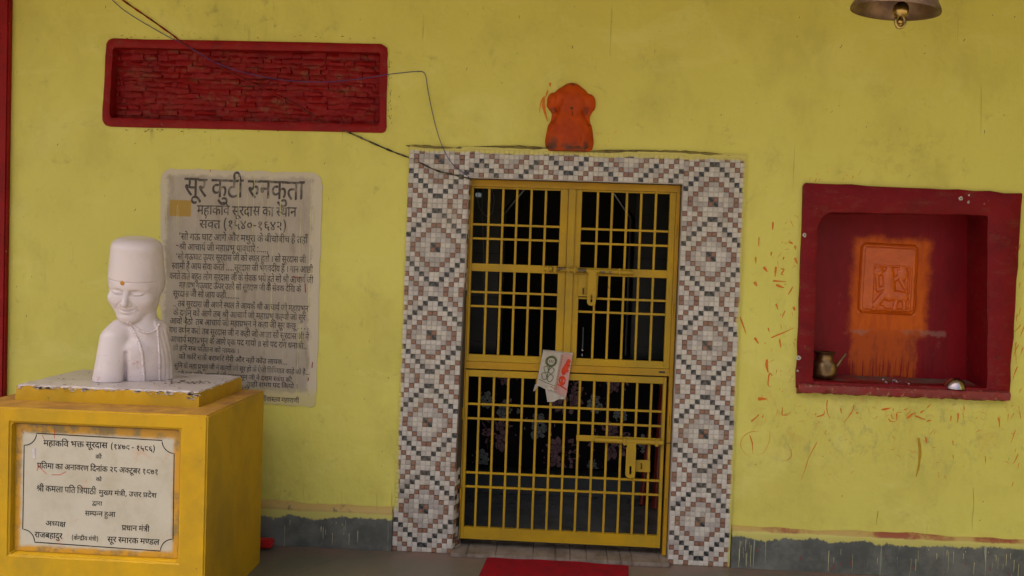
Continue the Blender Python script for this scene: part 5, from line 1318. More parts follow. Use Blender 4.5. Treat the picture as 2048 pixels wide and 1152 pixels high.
# head in its own frame, turned to the viewer's left and bowed
yaw, pit, rol = R_(22), R_(11), R_(4)
Rh = Matrix.Rotation(yaw, 3, 'Z') @ Matrix.Rotation(-pit, 3, 'X') @ Matrix.Rotation(rol, 3, 'Y')
Ri = np.array(Rh.transposed())
hc = (4, 0, 455)
dx, dy, dz = X - hc[0], Y - hc[1], Z - hc[2]
hx = Ri[0, 0] * dx + Ri[0, 1] * dy + Ri[0, 2] * dz
hy = Ri[1, 0] * dx + Ri[1, 1] * dy + Ri[1, 2] * dz
hz = Ri[2, 0] * dx + Ri[2, 1] * dy + Ri[2, 2] * dz
del dx, dy, dz
m_head = Z > 225
Hd = ell(hx, hy, hz, (0, 0, 0), (108, 111, 108))
Hd = smin(Hd, ell(hx, hy, hz, (0, 14, -80), (96, 96, 98)), 26)
Hd = smin(Hd, ell(hx, hy, hz, (0, 72, -150), (48, 34, 32)), 26)
for s in (-1, 1):
    Hd = smin(Hd, ell(hx, hy, hz, (s * 54, 58, -72), (38, 36, 34)), 16)
    Hd = smin(Hd, cap(hx, hy, hz, (s * 14, 98, -8), (s * 66, 70, -14), 11, 9), 14)
    Hd = smax(Hd, -ell(hx, hy, hz, (s * 38, 112, -33), (26, 24, 15)), 10)
    Hd = smin(Hd, ell(hx, hy, hz, (s * 39, 79, -38), (27, 21, 15)), 5)
    # closed lid line, nostril wing, smile fold
    zl = -46 + 0.011 * (hx * s - 39) ** 2
    Hd = Hd + 5.0 * np.exp(-((hz - zl) / 2.1) ** 2) * (np.abs(hx * s - 39) < 27) * (hy > 40)
    zl = -22 - 0.006 * (hx * s - 39) ** 2
    Hd = Hd + 1.8 * np.exp(-((hz - zl) / 2.4) ** 2) * (np.abs(hx * s - 39) < 27) * (hy > 40)
    Hd = smin(Hd, ell(hx, hy, hz, (s * 15, 102, -85), (12, 13, 11)), 6)
    d2 = np.minimum(seg_d(hx, hz, (s * 21, -76), (s * 40, -98)), seg_d(hx, hz, (s * 40, -98), (s * 45, -116)))
    Hd = Hd + 4.6 * np.exp(-(d2 / 4.2) ** 2) * (hy > 40)
Hd = smin(Hd, cap(hx, hy, hz, (0, 98, -22), (0, 121, -80), 9, 14), 9)
Hd = smin(Hd, ell(hx, hy, hz, (0, 122, -82), (13, 12, 12)), 6)
zm = -116 + 0.0085 * hx ** 2
Hd = Hd - 4.2 * np.exp(-((hz - zm - 7) / 5.0) ** 2) * np.exp(-(hx / 26) ** 4) * (hy > 40)
Hd = Hd - 5.0 * np.exp(-((hz - zm + 8) / 6.0) ** 2) * np.exp(-(hx / 23) ** 4) * (hy > 40)
Hd = Hd + 4.6 * np.exp(-((hz - zm) / 2.4) ** 2) * np.exp(-(hx / 38) ** 6) * (hy > 40)
Hd = Hd + 2.6 * np.exp(-((hz + 136) / 5.0) ** 2) * np.exp(-(hx / 26) ** 4) * (hy > 40)
Hd = Hd + 1.6 * np.exp(-(hx / 4.0) ** 2) * np.exp(-((hz + 99) / 7) ** 2) * (hy > 40)
# cap: tall drum, flaring a little towards the brow, with side flaps
tz = np.clip((hz - 20) / 180, 0, 1)
rxx = 110.5 - 13 * tz - 8 * np.clip((hz - 160) / 40, 0, 1) ** 2
q = (np.sqrt((hx / rxx) ** 2 + ((hy + 2) / (rxx * 1.02)) ** 2) - 1) * rxx
hat = smax(smax(q, hz - 201, 46), 14 - hz, 3)
flap = ell(hx, hy, hz, (0, -6, 0), (111, 117, 122))
fl = smax(flap, hy - (34 - 0.18 * (22 - hz)), 4)
fl = smax(fl, -(hz + 62 - 0.0 * hx), 6)
fl = smax(fl, hz - 40, 4)
hat = smin(hat, fl, 6)
Hd = np.minimum(Hd, hat)
Hd = Hd + 2.2 * np.exp(-((hz - 17) / 2.4) ** 2) * (hy > 20) * (hz < 60)
F = smin(F, np.where(m_head, Hd, 1e3), 7)
F = np.maximum(F, -Z)
az = math.atan2(BC.x - CAM_POS.x, BC.y - CAM_POS.y)      # view azimuth of the bust
rvec = np.array((math.cos(az), -math.sin(az), 0)); fvec = np.array((-math.sin(az), -math.cos(az), 0))
def b2w(V):
    V = np.asarray(V, float)
    return np.array(BC) + V[:, :1] * 1.10 * rvec + V[:, 1:2] * fvec + V[:, 2:] * np.array((0, 0, 1.0))
V_, Q_ = surface_nets(F, (gx[0], gy[0], gz[0]), hs)
V_ = relax(V_, Q_, 1, 0.4)
np_mesh('carved_body', b2w(V_), Q_[:, ::-1], M_BUST, bust)
def front(xm, zm_):
    """front surface depth of the bust at local x, z (metres)"""
    i = int(round((xm - gx[0]) / hs)); k = int(round((zm_ - gz[0]) / hs))
    col = F[i, :, k]
    j = np.where(col < 0)[0]
    return gy[j.max()] if len(j) else 0.0
def bl(u, v):   # photo pixel -> local metres on the bust
    return ((u - 270) * 2.03e-3, (765 - v) * 2.20e-3)
def bead_string(pts, r, n, bead=True):
    P = smooth_path([Vector((*bl(*p), 0)) for p in pts], 12)
    # equal spacing
    L_ = [0]
    for a, b in zip(P, P[1:]): L_.append(L_[-1] + (b - a).length)
    bmx = bmesh.new()
    out, rad = [], []
    m = n * 4
    for k in range(m + 1):
        s_ = L_[-1] * k / m
        i = max(j for j in range(len(L_)) if L_[j] <= s_ + 1e-9); i = min(i, len(P) - 2)
        t = (s_ - L_[i]) / max(L_[i + 1] - L_[i], 1e-9)
        p = P[i].lerp(P[i + 1], t)
        zz = max(p.y, 0.001)
        out.append((p.x, front(p.x, zz) + r * .35, zz))
        rad.append(r * (0.62 + 0.38 * abs(math.sin(math.pi * k / 4))) if bead else r)
    ys = [o_[1] for o_ in out]
    for _ in range(6): ys = [ys[0]] + [(ys[i - 1] + ys[i] * 2 + ys[i + 1]) / 4 for i in range(1, len(ys) - 1)] + [ys[-1]]
    W_ = b2w([(a[0], y_, a[2]) for a, y_ in zip(out, ys)])
    add_tube(bmx, W_, rad, 8)
    return bmx
for pts, r_, n_ in (([(257, 640), (266, 656), (276, 676), (284, 700), (288, 730), (291, 765)], .0078, 22),
                    ([(313, 650), (317, 690), (319, 730), (320, 766)], .0070, 20),
                    ([(262, 643), (275, 656), (292, 664), (308, 660), (318, 646)], .0075, 14)):
    bm_obj('necklace', bead_string(pts, r_, n_), M_BUST, bust, smooth=True)
# tilak dot on the brow
bx, bz_ = bl(247, 561)
Pm = b2w([(bx, front(bx, bz_) + .0015, bz_)])[0]
bm = bmesh.new()
bmesh.ops.create_uvsphere(bm, u_segments=16, v_segments=10, radius=0.0115)
for v in bm.verts:
    w_ = np.array((v.co.x, v.co.y * .30, v.co.z))
    v.co = Vector(Pm + w_[0] * rvec + w_[1] * fvec + np.array((0, 0, w_[2])))
bm_obj('tilak_dot', bm, M_TILAK, bust, smooth=True)
del F, Hd, hat, hx, hy, hz, X, Y, Z, flap, fl, q, rxx, tz

# ------------------------------------------------------------------ idol over the door
idc = at(1138, 302, 0.0)
idol = empty('vermilion_idol', (idc.x, -0.01, idc.z + .012), 'rounded orange vermilion coated stone idol standing on the tiled lintel above the door', 'idol')
u_ = 0.42
hs2 = 0.0028
gx = np.arange(-0.15, 0.15, hs2); gy = np.arange(-0.03, 0.085, hs2); gz = np.arange(-0.012, 0.36, hs2)
X, Y, Z = np.meshgrid(gx * 1000, gy * 1000, gz * 1000, indexing='ij')
def ip(x, y): return ((x - 648) * u_, (990 - y) * u_)
hx_, hz_ = ip(652, 385)
F = ell(X, Y, Z, (hx_, -6, hz_), (98, 56, 84))
F = smin(F, ell(X, Y, Z, (ip(660, 230)[0], -8, ip(660, 230)[1]), (34, 30, 26)), 26)
F = smin(F, ell(X, Y, Z, (ip(440, 385)[0], -2, ip(440, 385)[1]), (33, 40, 42)), 7)
F = smin(F, ell(X, Y, Z, (ip(868, 400)[0], -2, ip(868, 400)[1]), (34, 40, 46)), 7)
F = smin(F, ell(X, Y, Z, (ip(652, 600)[0], -8, ip(652, 600)[1]), (100, 50, 80)), 14)
F = smin(F, cap(X, Y, Z, (ip(400, 440)[0], 4, ip(400, 440)[1]), (ip(485, 560)[0], 8, ip(485, 560)[1]), 17), 8)
F = smin(F, cap(X, Y, Z, (ip(905, 450)[0], 4, ip(905, 450)[1]), (ip(830, 600)[0], 8, ip(830, 600)[1]), 17), 8)
F = smin(F, ell(X, Y, Z, (0, -6, 118), (112, 58, 95)), 16)
F = smin(F, smax(ell(X, Y, Z, (0, -6, 50), (124, 60, 120)), Z * 0 + (Z - 150), 20), 22)
F = F + 11 * np.exp(-(seg_d(X, Z, ip(530, 400), ip(440, 640)) / 9) ** 2) + 11 * np.exp(-(seg_d(X, Z, ip(790, 520), ip(870, 660)) / 7) ** 2)
F = F + 5 * np.exp(-(seg_d(X, Z, ip(668, 490), ip(690, 570)) / 5) ** 2)
F = F + 4 * np.exp(-(seg_d(X, Z, ip(520, 830), ip(560, 980)) / 6) ** 2) + 4 * np.exp(-(seg_d(X, Z, ip(800, 820), ip(760, 980)) / 6) ** 2)
for nx0 in (372, 930):
    F = smax(F, -ell(X, Y, Z, (ip(nx0, 585)[0], 0, ip(nx0, 585)[1]), (20, 90, 34)), 8)
F = np.maximum(F, -Z); F = np.maximum(F, -12 - Y)
V_, Q_ = surface_nets(F, (gx[0], gy[0], gz[0]), hs2)
V_ = relax(V_, Q_, 1, 0.5)
V_ = np.stack([V_[:, 0] + idc.x, -V_[:, 1], V_[:, 2] + idc.z - 0.004], 1)
np_mesh('idol_body', V_, Q_, M_IDOL, idol)
del F, X, Y, Z

# ------------------------------------------------------------------ painted inscription
ins = empty('painted_inscription', (-0.98, -0.002, 1.34), 'cream painted wall panel with faded black Devanagari lettering, behind the bust', 'inscription')
lo = loop([A2(322, 338), A2(646, 346), A2(632, 815), A2(322, 790)], [0.06, 0.07, 0.03, 0.03], jit=0.0022, seed=8, m=26)
bm = bmesh.new()
a_ = [bm.verts.new((x, -0.004, z)) for x, z in lo]
b_ = [bm.verts.new((x, 0.0, z)) for x, z in lo]
bm.faces.new(a_)
for k in range(len(lo)):
    j = (k + 1) % len(lo)
    bm.faces.new((a_[k], b_[k], b_[j], a_[j]))
bm_obj('cream_ground', bm, M_INSCR, ins)
bm = bmesh.new()
rnd = random.Random(52)
for k in range(26):
    u = rnd.choice([rnd.uniform(520, 645), rnd.uniform(600, 642), rnd.uniform(340, 645)])
    v = rnd.uniform(345, 700)
    L = rnd.choice([12, 25, 50, 90, 140])
    w = rnd.uniform(.0012, .0032)
    thin_line(bm, [A2(u, v, -.0058), A2(u - L * .02, v + L * .5, -.0058), A2(u - L * .04, v + L, -.0058)], [w, w * .8, w * .4], -.0058 - k * .000004)
tag(bm_obj('pale_paint_drips', bm, M_PALEPAINT, ins), kind='stuff')
for k, rec in enumerate(WALL_LINES):
    text_line(rec, -0.0046, M_INK, ins, bold=13 if k == 0 else 15)
bm = bmesh.new()
for s in ([(610, 567), (611, 585)], [(585, 553), (601, 556)], [(625, 724), (624, 736)], [(617, 755), (616, 762)], [(357, 492), (352, 490)]):
    thin_line(bm, [A2(*p, -0.0055) for p in s], 0.005, -0.0056)
tag(bm_obj('red_dabs', bm, M_REDSPLASH, ins), kind='stuff')

# ------------------------------------------------------------------ tiled door surround
sur = empty('tiled_door_surround', (0.72, -0.01, 0.0), 'door surround clad in small white, brown and black mosaic tiles in stepped diamonds', 'door surround')
CW = 0.025
TY = -0.014
PAT = {}
def pat(rows, cols, k):
    for c in cols: PAT[(rows, c)] = k
for r_, bl_, br_ in ((0, (), (0, 3, 8, 11)), (1, (5, 6), (2, 9)), (2, (4, 7), (1, 10)), (3, (3, 8), (0, 11)), (4, (2, 9), (5, 6)), (5, (1, 10), (4, 7)),
                     (6, (0, 11), (3, 8)), (7, (), (2, 9)), (8, (5,), (1, 10, 6)), (9, (6,), (1, 10, 5)), (10, (), (2, 9)), (11, (0, 11), (3, 8)),
                     (12, (1, 10), (4, 7)), (13, (2, 9), (5, 6)), (14, (3, 8), (0, 11)), (15, (4, 7), (1, 10)), (16, (5, 6), (2, 9)), (17, (), (0, 3, 8, 11))):
    pat(r_, bl_, 'black'); pat(r_, br_, 'brown')
def lx(z): return -0.160 + 0.0145 * z          # left column leans a little
cells = []   # x, z, w, h, kind
rnd = random.Random(17)
def kind_of(r, c):
    k = PAT.get((r, c))
    if k is None:
        d = abs(c - 5.5) + abs(r - 8.5)
        if d < 6 and int(d) % 3 == 1: return 'white2'
        return rnd.choice(['white0', 'white0', 'white1', 'white3', 'white2'])
    right = c > 5.5
    up = r > 8.5
    if k == 'brown': return 'brown' + ('1' if right != up else '0')
    return 'black' + ('0' if right == up else '1')
for rr_ in range(83):
    z0 = rr_ * CW
    for c in range(12):
        # left column: full tiles, the uppermost cut at its top
        cells.append((lx(z0) + (c + .5) * 0.0258, z0 + CW / 2, 0.0258, CW, kind_of(17 - rr_ % 18, c)))
        r_ = 17 - rr_ % 18 if rr_ < 72 else 82 - rr_
        cells.append((1.2615 + (c + .5) * 0.0254, z0 + CW / 2, 0.0254, CW, kind_of(r_, c)))
bx0, bx1 = lx(1.95) + 12 * 0.0258, 1.2615
ncol = 43
bw = (bx1 - bx0) / ncol
TSTART = [(-10, 9), (2, 10), (14, 13), (26, 10), (38, 0)]
for j in range(6):
    zc = 1.938 + (5 - j) * 0.0240
    for c in range(ncol):
        t0, top = [t for t in TSTART if t[0] <= c - 0][-1]
        cells.append((bx0 + (c + .5) * bw, zc + 0.012, bw, 0.0240, kind_of((top - 1 + j) % 18, (c - t0) % 12)))
def cell_geo():
    a, h1 = 0.487, 0.41
    base = [(-a, 0, -a), (a, 0, -a), (a, 0, a), (-a, 0, a)]
    t = [(-h1, -1, -h1), (h1, -1, -h1), (h1, -1, h1), (-h1, -1, h1)]
    V = base + t + [(0, -1.35, 0)]
    Fc = [(0, 1, 5, 4), (1, 2, 6, 5), (2, 3, 7, 6), (3, 0, 4, 7), (4, 5, 8), (5, 6, 8), (6, 7, 8), (7, 4, 8)]
    return V, Fc
CV, CF = cell_geo()
CUV = [(CV[i][0] + .5, CV[i][2] + .5) for f in CF for i in f]
def cell_mesh(k):
    me = bpy.data.meshes.new('tile_' + k)
    me.from_pydata(CV, [], CF)
    ul = me.uv_layers.new(name='UVMap')
    ul.data.foreach_set('uv', np.array(CUV, np.float32).ravel())
    me.materials.append(M_CELL[k])
    me.update()
    return me
CM = {k: cell_mesh(k) for k in CELLK}
# the 300 nearest the camera (largest in the picture) are single tiles, the rest one part
def near(c): return (Vector((c[0], 0, c[1])) - CAM_POS).length_squared
def pix_area(c):
    dpt = (Vector((c[0], 0, c[1])) - CAM_POS).dot(CAM_ROT @ Vector((0, 1, 0)))
    return -(c[2] * c[3]) / dpt ** 3
order = sorted(range(len(cells)), key=lambda i: pix_area(cells[i]))
single = set(order[:300])
jv, jf, jm, ju = [], [], [], []
rnd = random.Random(23)
for i, (x, z, w, h, k) in enumerate(cells):
    jt = (rnd.gauss(0, .0002), rnd.gauss(0, .0003))
    if i in single:
        o = bpy.data.objects.new('tile', CM[k])
        link(o, sur)
        o.location = Vector((x + jt[0], TY + 0.0002, z + jt[1])) - sur.location
        o.scale = (w, 0.0026, h)
    else:
        off = len(jv)
        jv += [(x + jt[0] + v[0] * w, TY + .0002 + v[1] * .0026, z + jt[1] + v[2] * h) for v in CV]
        jf += [tuple(q + off for q in f) for f in CF]
        jm += [CELLK.index(k)] * len(CF)
        ju += CUV
tag(mesh_obj('mosaic_tiles', jv, jf, [M_CELL[k] for k in CELLK], sur, midx=jm, uvs=ju), kind='stuff')
bm = bmesh.new()
zt_ = 2.092
prism(bm, [(lx(0) - .001, 0.001), (lx(0) + 12 * .0258 + .002, 0.001), (bx0 + .002, 1.934), (bx0 + .002, zt_), (lx(2.08) + .002, zt_)], TY, 0.0)
prism(bm, [(1.259, 0.001), (1.571, 0.001), (1.572, zt_), (1.259, zt_)], TY, 0.0)
prism(bm, [(bx0 + .0022, 1.934), (1.2588, 1.934), (1.2588, zt_), (bx0 + .0022, zt_)], TY, 0.0)
bm_obj('tile_bed', bm, M_GROUT, sur)
# tiled jambs going back to the door
bm = bmesh.new()
for (xa0, xa1, xb) in ((lx(0) + 12 * .0258 + .002, bx0 + .002, 0.186), (1.259, 1.259, 1.262)):
    a = [bm.verts.new(p) for p in ((xa0, TY, 0.001), (xb, 0.10, 0.001), (xb, 0.10, 1.936), (xa1, TY, 1.934))]
    bm.faces.new(a)
a = [bm.verts.new(p) for p in ((bx0, TY, 1.934), (1.259, TY, 1.934), (1.262, 0.10, 1.938), (0.186, 0.10, 1.938))]
bm.faces.new(a)
bm_obj('jamb_lining', bm, M_GROUT, sur)
jv, jf, jm, ju = [], [], [], []
for rr_ in range(77):
    for c in range(3):
        z = (rr_ + .5) * CW
        t0 = (c + .5) / 3
        xa = lx(z) + 12 * .0258 + .0025
        x = xa + (0.186 - xa) * t0
        y = TY + (0.085 - TY) * t0
        if 0.44 < z < 1.36: continue
        d = Vector((0.186 - xa, 0.085 - TY, 0)).normalized()
        nn = Vector((d.y, -d.x, 0))
        off = len(jv)
        for v in CV:
            p = Vector((x, y, z)) + d * (v[0] * .033) + nn * (-v[1] * .002) + Vector((0, 0, v[2] * CW))
            jv.append(p)
        jf += [tuple(q + off for q in f) for f in CF]
        k = kind_of(17 - rr_ % 18, (11 - c) % 12)
        if rnd.random() < .5: k = rnd.choice(['brown0', 'black0', 'white3', 'brown1'])
        jm += [CELLK.index(k)] * len(CF)
        ju += CUV
tag(mesh_obj('jamb_tiles', jv, jf, [M_CELL[k] for k in CELLK], sur, midx=jm, uvs=ju), kind='stuff')
bm = bmesh.new()
vs = [bm.verts.new(p) for p in ((lx(.45) + .3085, TY - .0005, 0.44), (0.1868, 0.088, 0.44), (0.1868, 0.088, 1.36), (lx(1.36) + .3085, TY - .0005, 1.36),
                                (lx(.45) + .3155, TY - .0005, 0.44), (0.190, 0.088, 0.44), (0.190, 0.088, 1.36), (lx(1.36) + .3155, TY - .0005, 1.36))]
for f in ((4, 5, 6, 7), (0, 4, 7, 3), (3, 7, 6, 2), (0, 1, 5, 4)):
    bm.faces.new([vs[i] for i in f])
bm_obj('jamb_board', bm, M_JAMB, sur)
# dirty plaster lip running over the top of the tiles
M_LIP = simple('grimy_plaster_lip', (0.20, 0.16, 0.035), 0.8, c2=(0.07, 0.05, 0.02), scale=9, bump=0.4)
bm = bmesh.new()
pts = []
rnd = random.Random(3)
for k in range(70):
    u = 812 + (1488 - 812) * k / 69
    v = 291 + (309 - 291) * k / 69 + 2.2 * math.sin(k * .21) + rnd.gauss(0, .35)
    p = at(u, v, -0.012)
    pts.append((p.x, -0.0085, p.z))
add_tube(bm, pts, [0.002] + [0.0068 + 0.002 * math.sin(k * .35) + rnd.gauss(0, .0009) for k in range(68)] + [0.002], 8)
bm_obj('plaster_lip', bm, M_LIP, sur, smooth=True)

# ------------------------------------------------------------------ threshold, mat, red scrap
sill = empty('door_sill', (0.71, 0.0, 0.0), 'veined brownish marble door sill at the foot of the grille door', 'sill')
rnd = random.Random(8)
x = 0.150
bm = bmesh.new()
while x < 1.262:
    w = rnd.uniform(0.05, 0.19)
    x2 = min(x + w, 1.262)
    b2 = bmesh.new()
    add_box(b2, x + .0006, x2 - .0006, -0.070 + rnd.uniform(-.002, .002), 0.16, 0.0, 0.021 + rnd.uniform(-.0006, .0006))
    bm_obj('sill_stone', b2, M_SILL, sill, bevel=0.003)
    x = x2
bm.free()
m0, m1, m2 = at_z(977, 1112, 0.003), at_z(1257, 1134, 0.003), at_z(957, 1152, 0.003)
dirv = (m2 - m0).normalized() * 0.62
bm = bmesh.new()
nn_ = 24
gr = []
for j in range(nn_ + 1):
    rw = []
    for i in range(nn_ + 1):
        p = m0.lerp(m1, i / nn_) + Vector((0.03 * 0, -1, 0)) * 0.62 * (j / nn_) + Vector((-0.05, 0, 0)) * (j / nn_)
        rw.append(bm.verts.new((p.x, p.y, 0.004 + 0.0012 * math.sin(i * .9 + j * .4) + (0.002 if j == 0 else 0))))
    gr.append(rw)
for j in range(nn_):
    for i in range(nn_):
        bm.faces.new((gr[j][i], gr[j + 1][i], gr[j + 1][i + 1], gr[j][i + 1]))
ex = bmesh.ops.extrude_face_region(bm, geom=bm.faces[:])
for v in [g_ for g_ in ex['geom'] if isinstance(g_, bmesh.types.BMVert)]: v.co.z += 0.004
mt = bm_obj('door_mat', bm, M_MAT, None, smooth=True, sharp=40)
tag(mt, 'plain bright red felt mat lying on the floor before the grille door', 'mat')

rp = at(525, 1071, -0.07)
bm = bmesh.new()
add_box(bm, -1.05, -0.762, -0.12, -0.055, 0.012, 0.052)
o = bm_obj('plastic_block', bm, M_REDCLOTH, None, bevel=0.008)
tag(o, 'small bright red plastic block on the floor behind the pedestal', 'plastic block')
# ------------------------------------------------------------------ grille door
DY = 0.055                                    # plane of the bars
door = empty('grille_door', (0.72, DY, 0.05), 'ochre yellow steel grille door, two barred upper leaves over one barred lower leaf', 'door')
def X_(u, v): return at(u, v, DY).x
def Z_(u, v): return at(u, v, DY).z
fz0, fz1 = 0.046, 1.932
fx0, fx1 = 0.181, 1.256
frame = empty('door_frame', (0.72, DY, 0.05), None, None)
frame.parent = door; frame.location = (0, 0, 0)
def part_box(name, x0, x1, y0, y1, z0, z1, m, parent, bevel=0.002):
    o = box(name, x0, x1, y0, y1, z0, z1, m, None, bevel=bevel, seg=2)
    loc = Vector((0, 0, 0)); p = parent
    while p is not None:
        loc += p.location; p = p.parent
    o.data.transform(Matrix.Translation(-loc))
    o.parent = parent
    return o
def shift(o, parent):
    loc = Vector((0, 0, 0)); p = parent
    while p is not None:
        loc += p.location; p = p.parent
    o.data.transform(Matrix.Translation(-loc))
    o.parent = parent
    return o
# z levels measured along the left and right of the opening
zt_in = Z_(1150, 379)
part_box('head_rail', fx0, fx1, DY - .02, DY + .035, zt_in, fz1, M_FRAME, frame)
part_box('left_stile', fx0, X_(947, 400) - .012, DY - .02, DY + .035, fz0 + .02, zt_in - .0005, M_FRAME, frame)
part_box('right_stile', X_(1351, 420), fx1, DY - .02, DY + .035, fz0 - .02, zt_in - .0005, M_FRAME, frame)
zm0, zm1 = Z_(1150, 716), Z_(1150, 703)
SL = (Z_(940, 700) - 0)  # unused
lxin = X_(947, 400) - .012
rxin = X_(1351, 420)
part_box('middle_rail', lxin + .0005, rxin - .0005, DY - .016, DY + .025, 0.955, 0.992, M_FRAME, frame)

def hb(name, x0, x1, z0, z1, parent, y0=-.004, y1=.012, m=None, bevel=.0015):
    return part_box(name, x0, x1, DY + y0, DY + y1, z0, z1, m or M_GRILLE, parent, bevel)
def leaf(name, label, x0, x1, z0, z1, stl, st_r, top, bot, bars, cross):
    lf = bpy.data.objects.new(name, None)
    link(lf, door)
    if label: lf['label'] = label
    hb('stile', x0, x0 + stl, z0, z1, lf, -.012, .016)
    hb('stile', x1 - st_r, x1, z0, z1, lf, -.012, .016)
    hb('top_rail', x0 + stl + .0004, x1 - st_r - .0004, z1 - top, z1, lf, -.011, .015)
    hb('bottom_rail', x0 + stl + .0004, x1 - st_r - .0004, z0, z0 + bot, lf, -.011, .015)
    for bx_ in bars:
        bmx = bmesh.new()
        add_box(bmx, bx_ - .0058, bx_ + .0058, DY - .006, DY + .006, z0 + bot, z1 - top)
        shift(bm_obj('bar', bmx, M_GRILLE, None, bevel=.0015), lf)
    for cz, ch, israil in cross:
        if israil:
            hb('lock_rail', x0 + stl + .0004, x1 - st_r - .0004, cz - ch / 2, cz + ch / 2, lf, -.0115, .013)
        else:
            hb('cross_bar', x0 + stl + .0004, x1 - st_r - .0004, cz - ch / 2, cz + ch / 2, lf, -.0085, .0035)
    return lf
# crop coordinates of the upper close-up: 2.953 px per photo px from (910, 350)
def q1(x, y): return (910 + x / 2.953, 350 + y / 2.953)
LX = lambda x, y: X_(*q1(x, y))
LZ = lambda x, y: Z_(*q1(x, y))
zu0, zu1 = 0.993, zt_in - 0.001
xa0, xa1 = lxin + .001, LX(667, 200)
barsL = [LX(x, 200) for x in (200, 283, 365, 450, 535)]
crossL = [(LZ(150, 292), .011, 0), (LZ(150, 375), .011, 0), (LZ(150, 545), .040, 1), (LZ(150, 691), .011, 0), (LZ(150, 774), .011, 0)]
leaf('upper_left_leaf', 'left upper leaf of the grille', xa0, xa1, zu0, zu1, .012, LX(667, 200) - LX(622, 200), .008, .036, barsL, crossL)
xb0, xb1 = LX(712, 200), rxin - .001
barsR = [LX(x, 200) for x in (842, 927, 1013, 1098, 1185)]
leaf('upper_right_leaf', 'right upper leaf of the grille', xb0, xb1, zu0, zu1, LX(749, 200) - LX(713, 200), .030, .008, .036, barsR,
     [(LZ(1000, 326), .011, 0), (LZ(1000, 411), .011, 0), (LZ(1000, 578), .040, 1), (LZ(1000, 735), .011, 0), (LZ(1000, 816), .011, 0)])
hb('cover_strip', LX(668, 200) + .0005, LX(712, 200) - .0005, .985, zu1, door, -.024, .006, M_LATCH)
def q2(x, y): return (900 + x / 2.4936, 690 + y / 2.4936)
MX = lambda x, y: X_(*q2(x, y))
MZ = lambda x, y: Z_(*q2(x, y))
xl0, xl1 = lxin + .001, MX(1076, 250)
barsB = [MX(148 + 71.3 * k, 200 + 3.5 * k) for k in range(13)]
leaf('lower_leaf', 'wide lower leaf of the grille', xl0, xl1, 0.062, 0.948, .016, .016, .034, .062, barsB,
     [(MZ(100, 292), .011, 0), (MZ(100, 364), .011, 0), (MZ(100, 634), .011, 0), (MZ(100, 704), .011, 0)])
for z_ in (0.30, 0.72, 1.30, 1.70):
    for x_ in (lxin - .004, rxin + .004):
        bm = bmesh.new()
        add_tube(bm, [(x_, DY - .020, z_ - .03), (x_, DY - .020, z_ + .03)], .006, 10)
        shift(bm_obj('hinge', bm, M_FRAME, None, smooth=True, sharp=50), door)

def tube_part(name, pts, r, m, parent, seg=16):
    bmx = bmesh.new(); add_tube(bmx, pts, r, seg)
    return shift(bm_obj(name, bmx, m, None, smooth=True, sharp=50), parent)
def plate_part(name, outline, y0, y1, m, parent, holes=()):
    bmx = bmesh.new()
    prism(bmx, outline, y0, y1)
    return shift(bm_obj(name, bmx, m, None, bevel=.001, seg=1), parent)
def hasp_outline(xc, zt, zb, w):
    h = w / 2
    pts = [(xc - h, zt)]
    zn = zt - .018
    for s in (-1,):
        pts += [(xc - h, zn + .006), (xc - h + .006, zn), (xc - h, zn - .006)]
    pts += [(xc - h, zb + h * .8)]
    pts += [(xc - h * math.cos(math.pi * k / 8), zb + h * .8 - h * .8 * math.sin(math.pi * k / 8)) for k in range(1, 8)]
    pts += [(xc + h, zb + h * .8), (xc + h, zn - .006), (xc + h - .006, zn), (xc + h, zn + .006), (xc + h, zt)]
    return pts
def slot_plate(parent, xc, zt, zb, w, y):
    """hanging hasp: outline with a real slot"""
    out = hasp_outline(xc, zt, zb, w)
    zs0, zs1 = zb + w * .40, zb + w * 1.25
    hw = w * .11
    slot = [(xc - hw, zs0), (xc + hw, zs0), (xc + hw, zs1), (xc - hw, zs1)]
    cu = bpy.data.curves.new('hasp', 'CURVE'); cu.dimensions = '2D'; cu.fill_mode = 'BOTH'; cu.extrude = .0015
    for P in (out, slot):
        sp = cu.splines.new('POLY'); sp.points.add(len(P) - 1)
        for k, (a, b) in enumerate(P): sp.points[k].co = (a, b, 0, 1)
        sp.use_cyclic_u = True
    o = bpy.data.objects.new('hasp', cu); COL.objects.link(o)
    dg = bpy.context.evaluated_depsgraph_get()
    me = bpy.data.meshes.new_from_object(o.evaluated_get(dg))
    bpy.data.objects.remove(o); bpy.data.curves.remove(cu)
    me.transform(Matrix(((1, 0, 0, 0), (0, 0, -1, y), (0, 1, 0, 0), (0, 0, 0, 1))))
    me.materials.clear(); me.materials.append(M_LATCH)
    o = bpy.data.objects.new('hasp', me); link(o)
    return shift(o, parent)
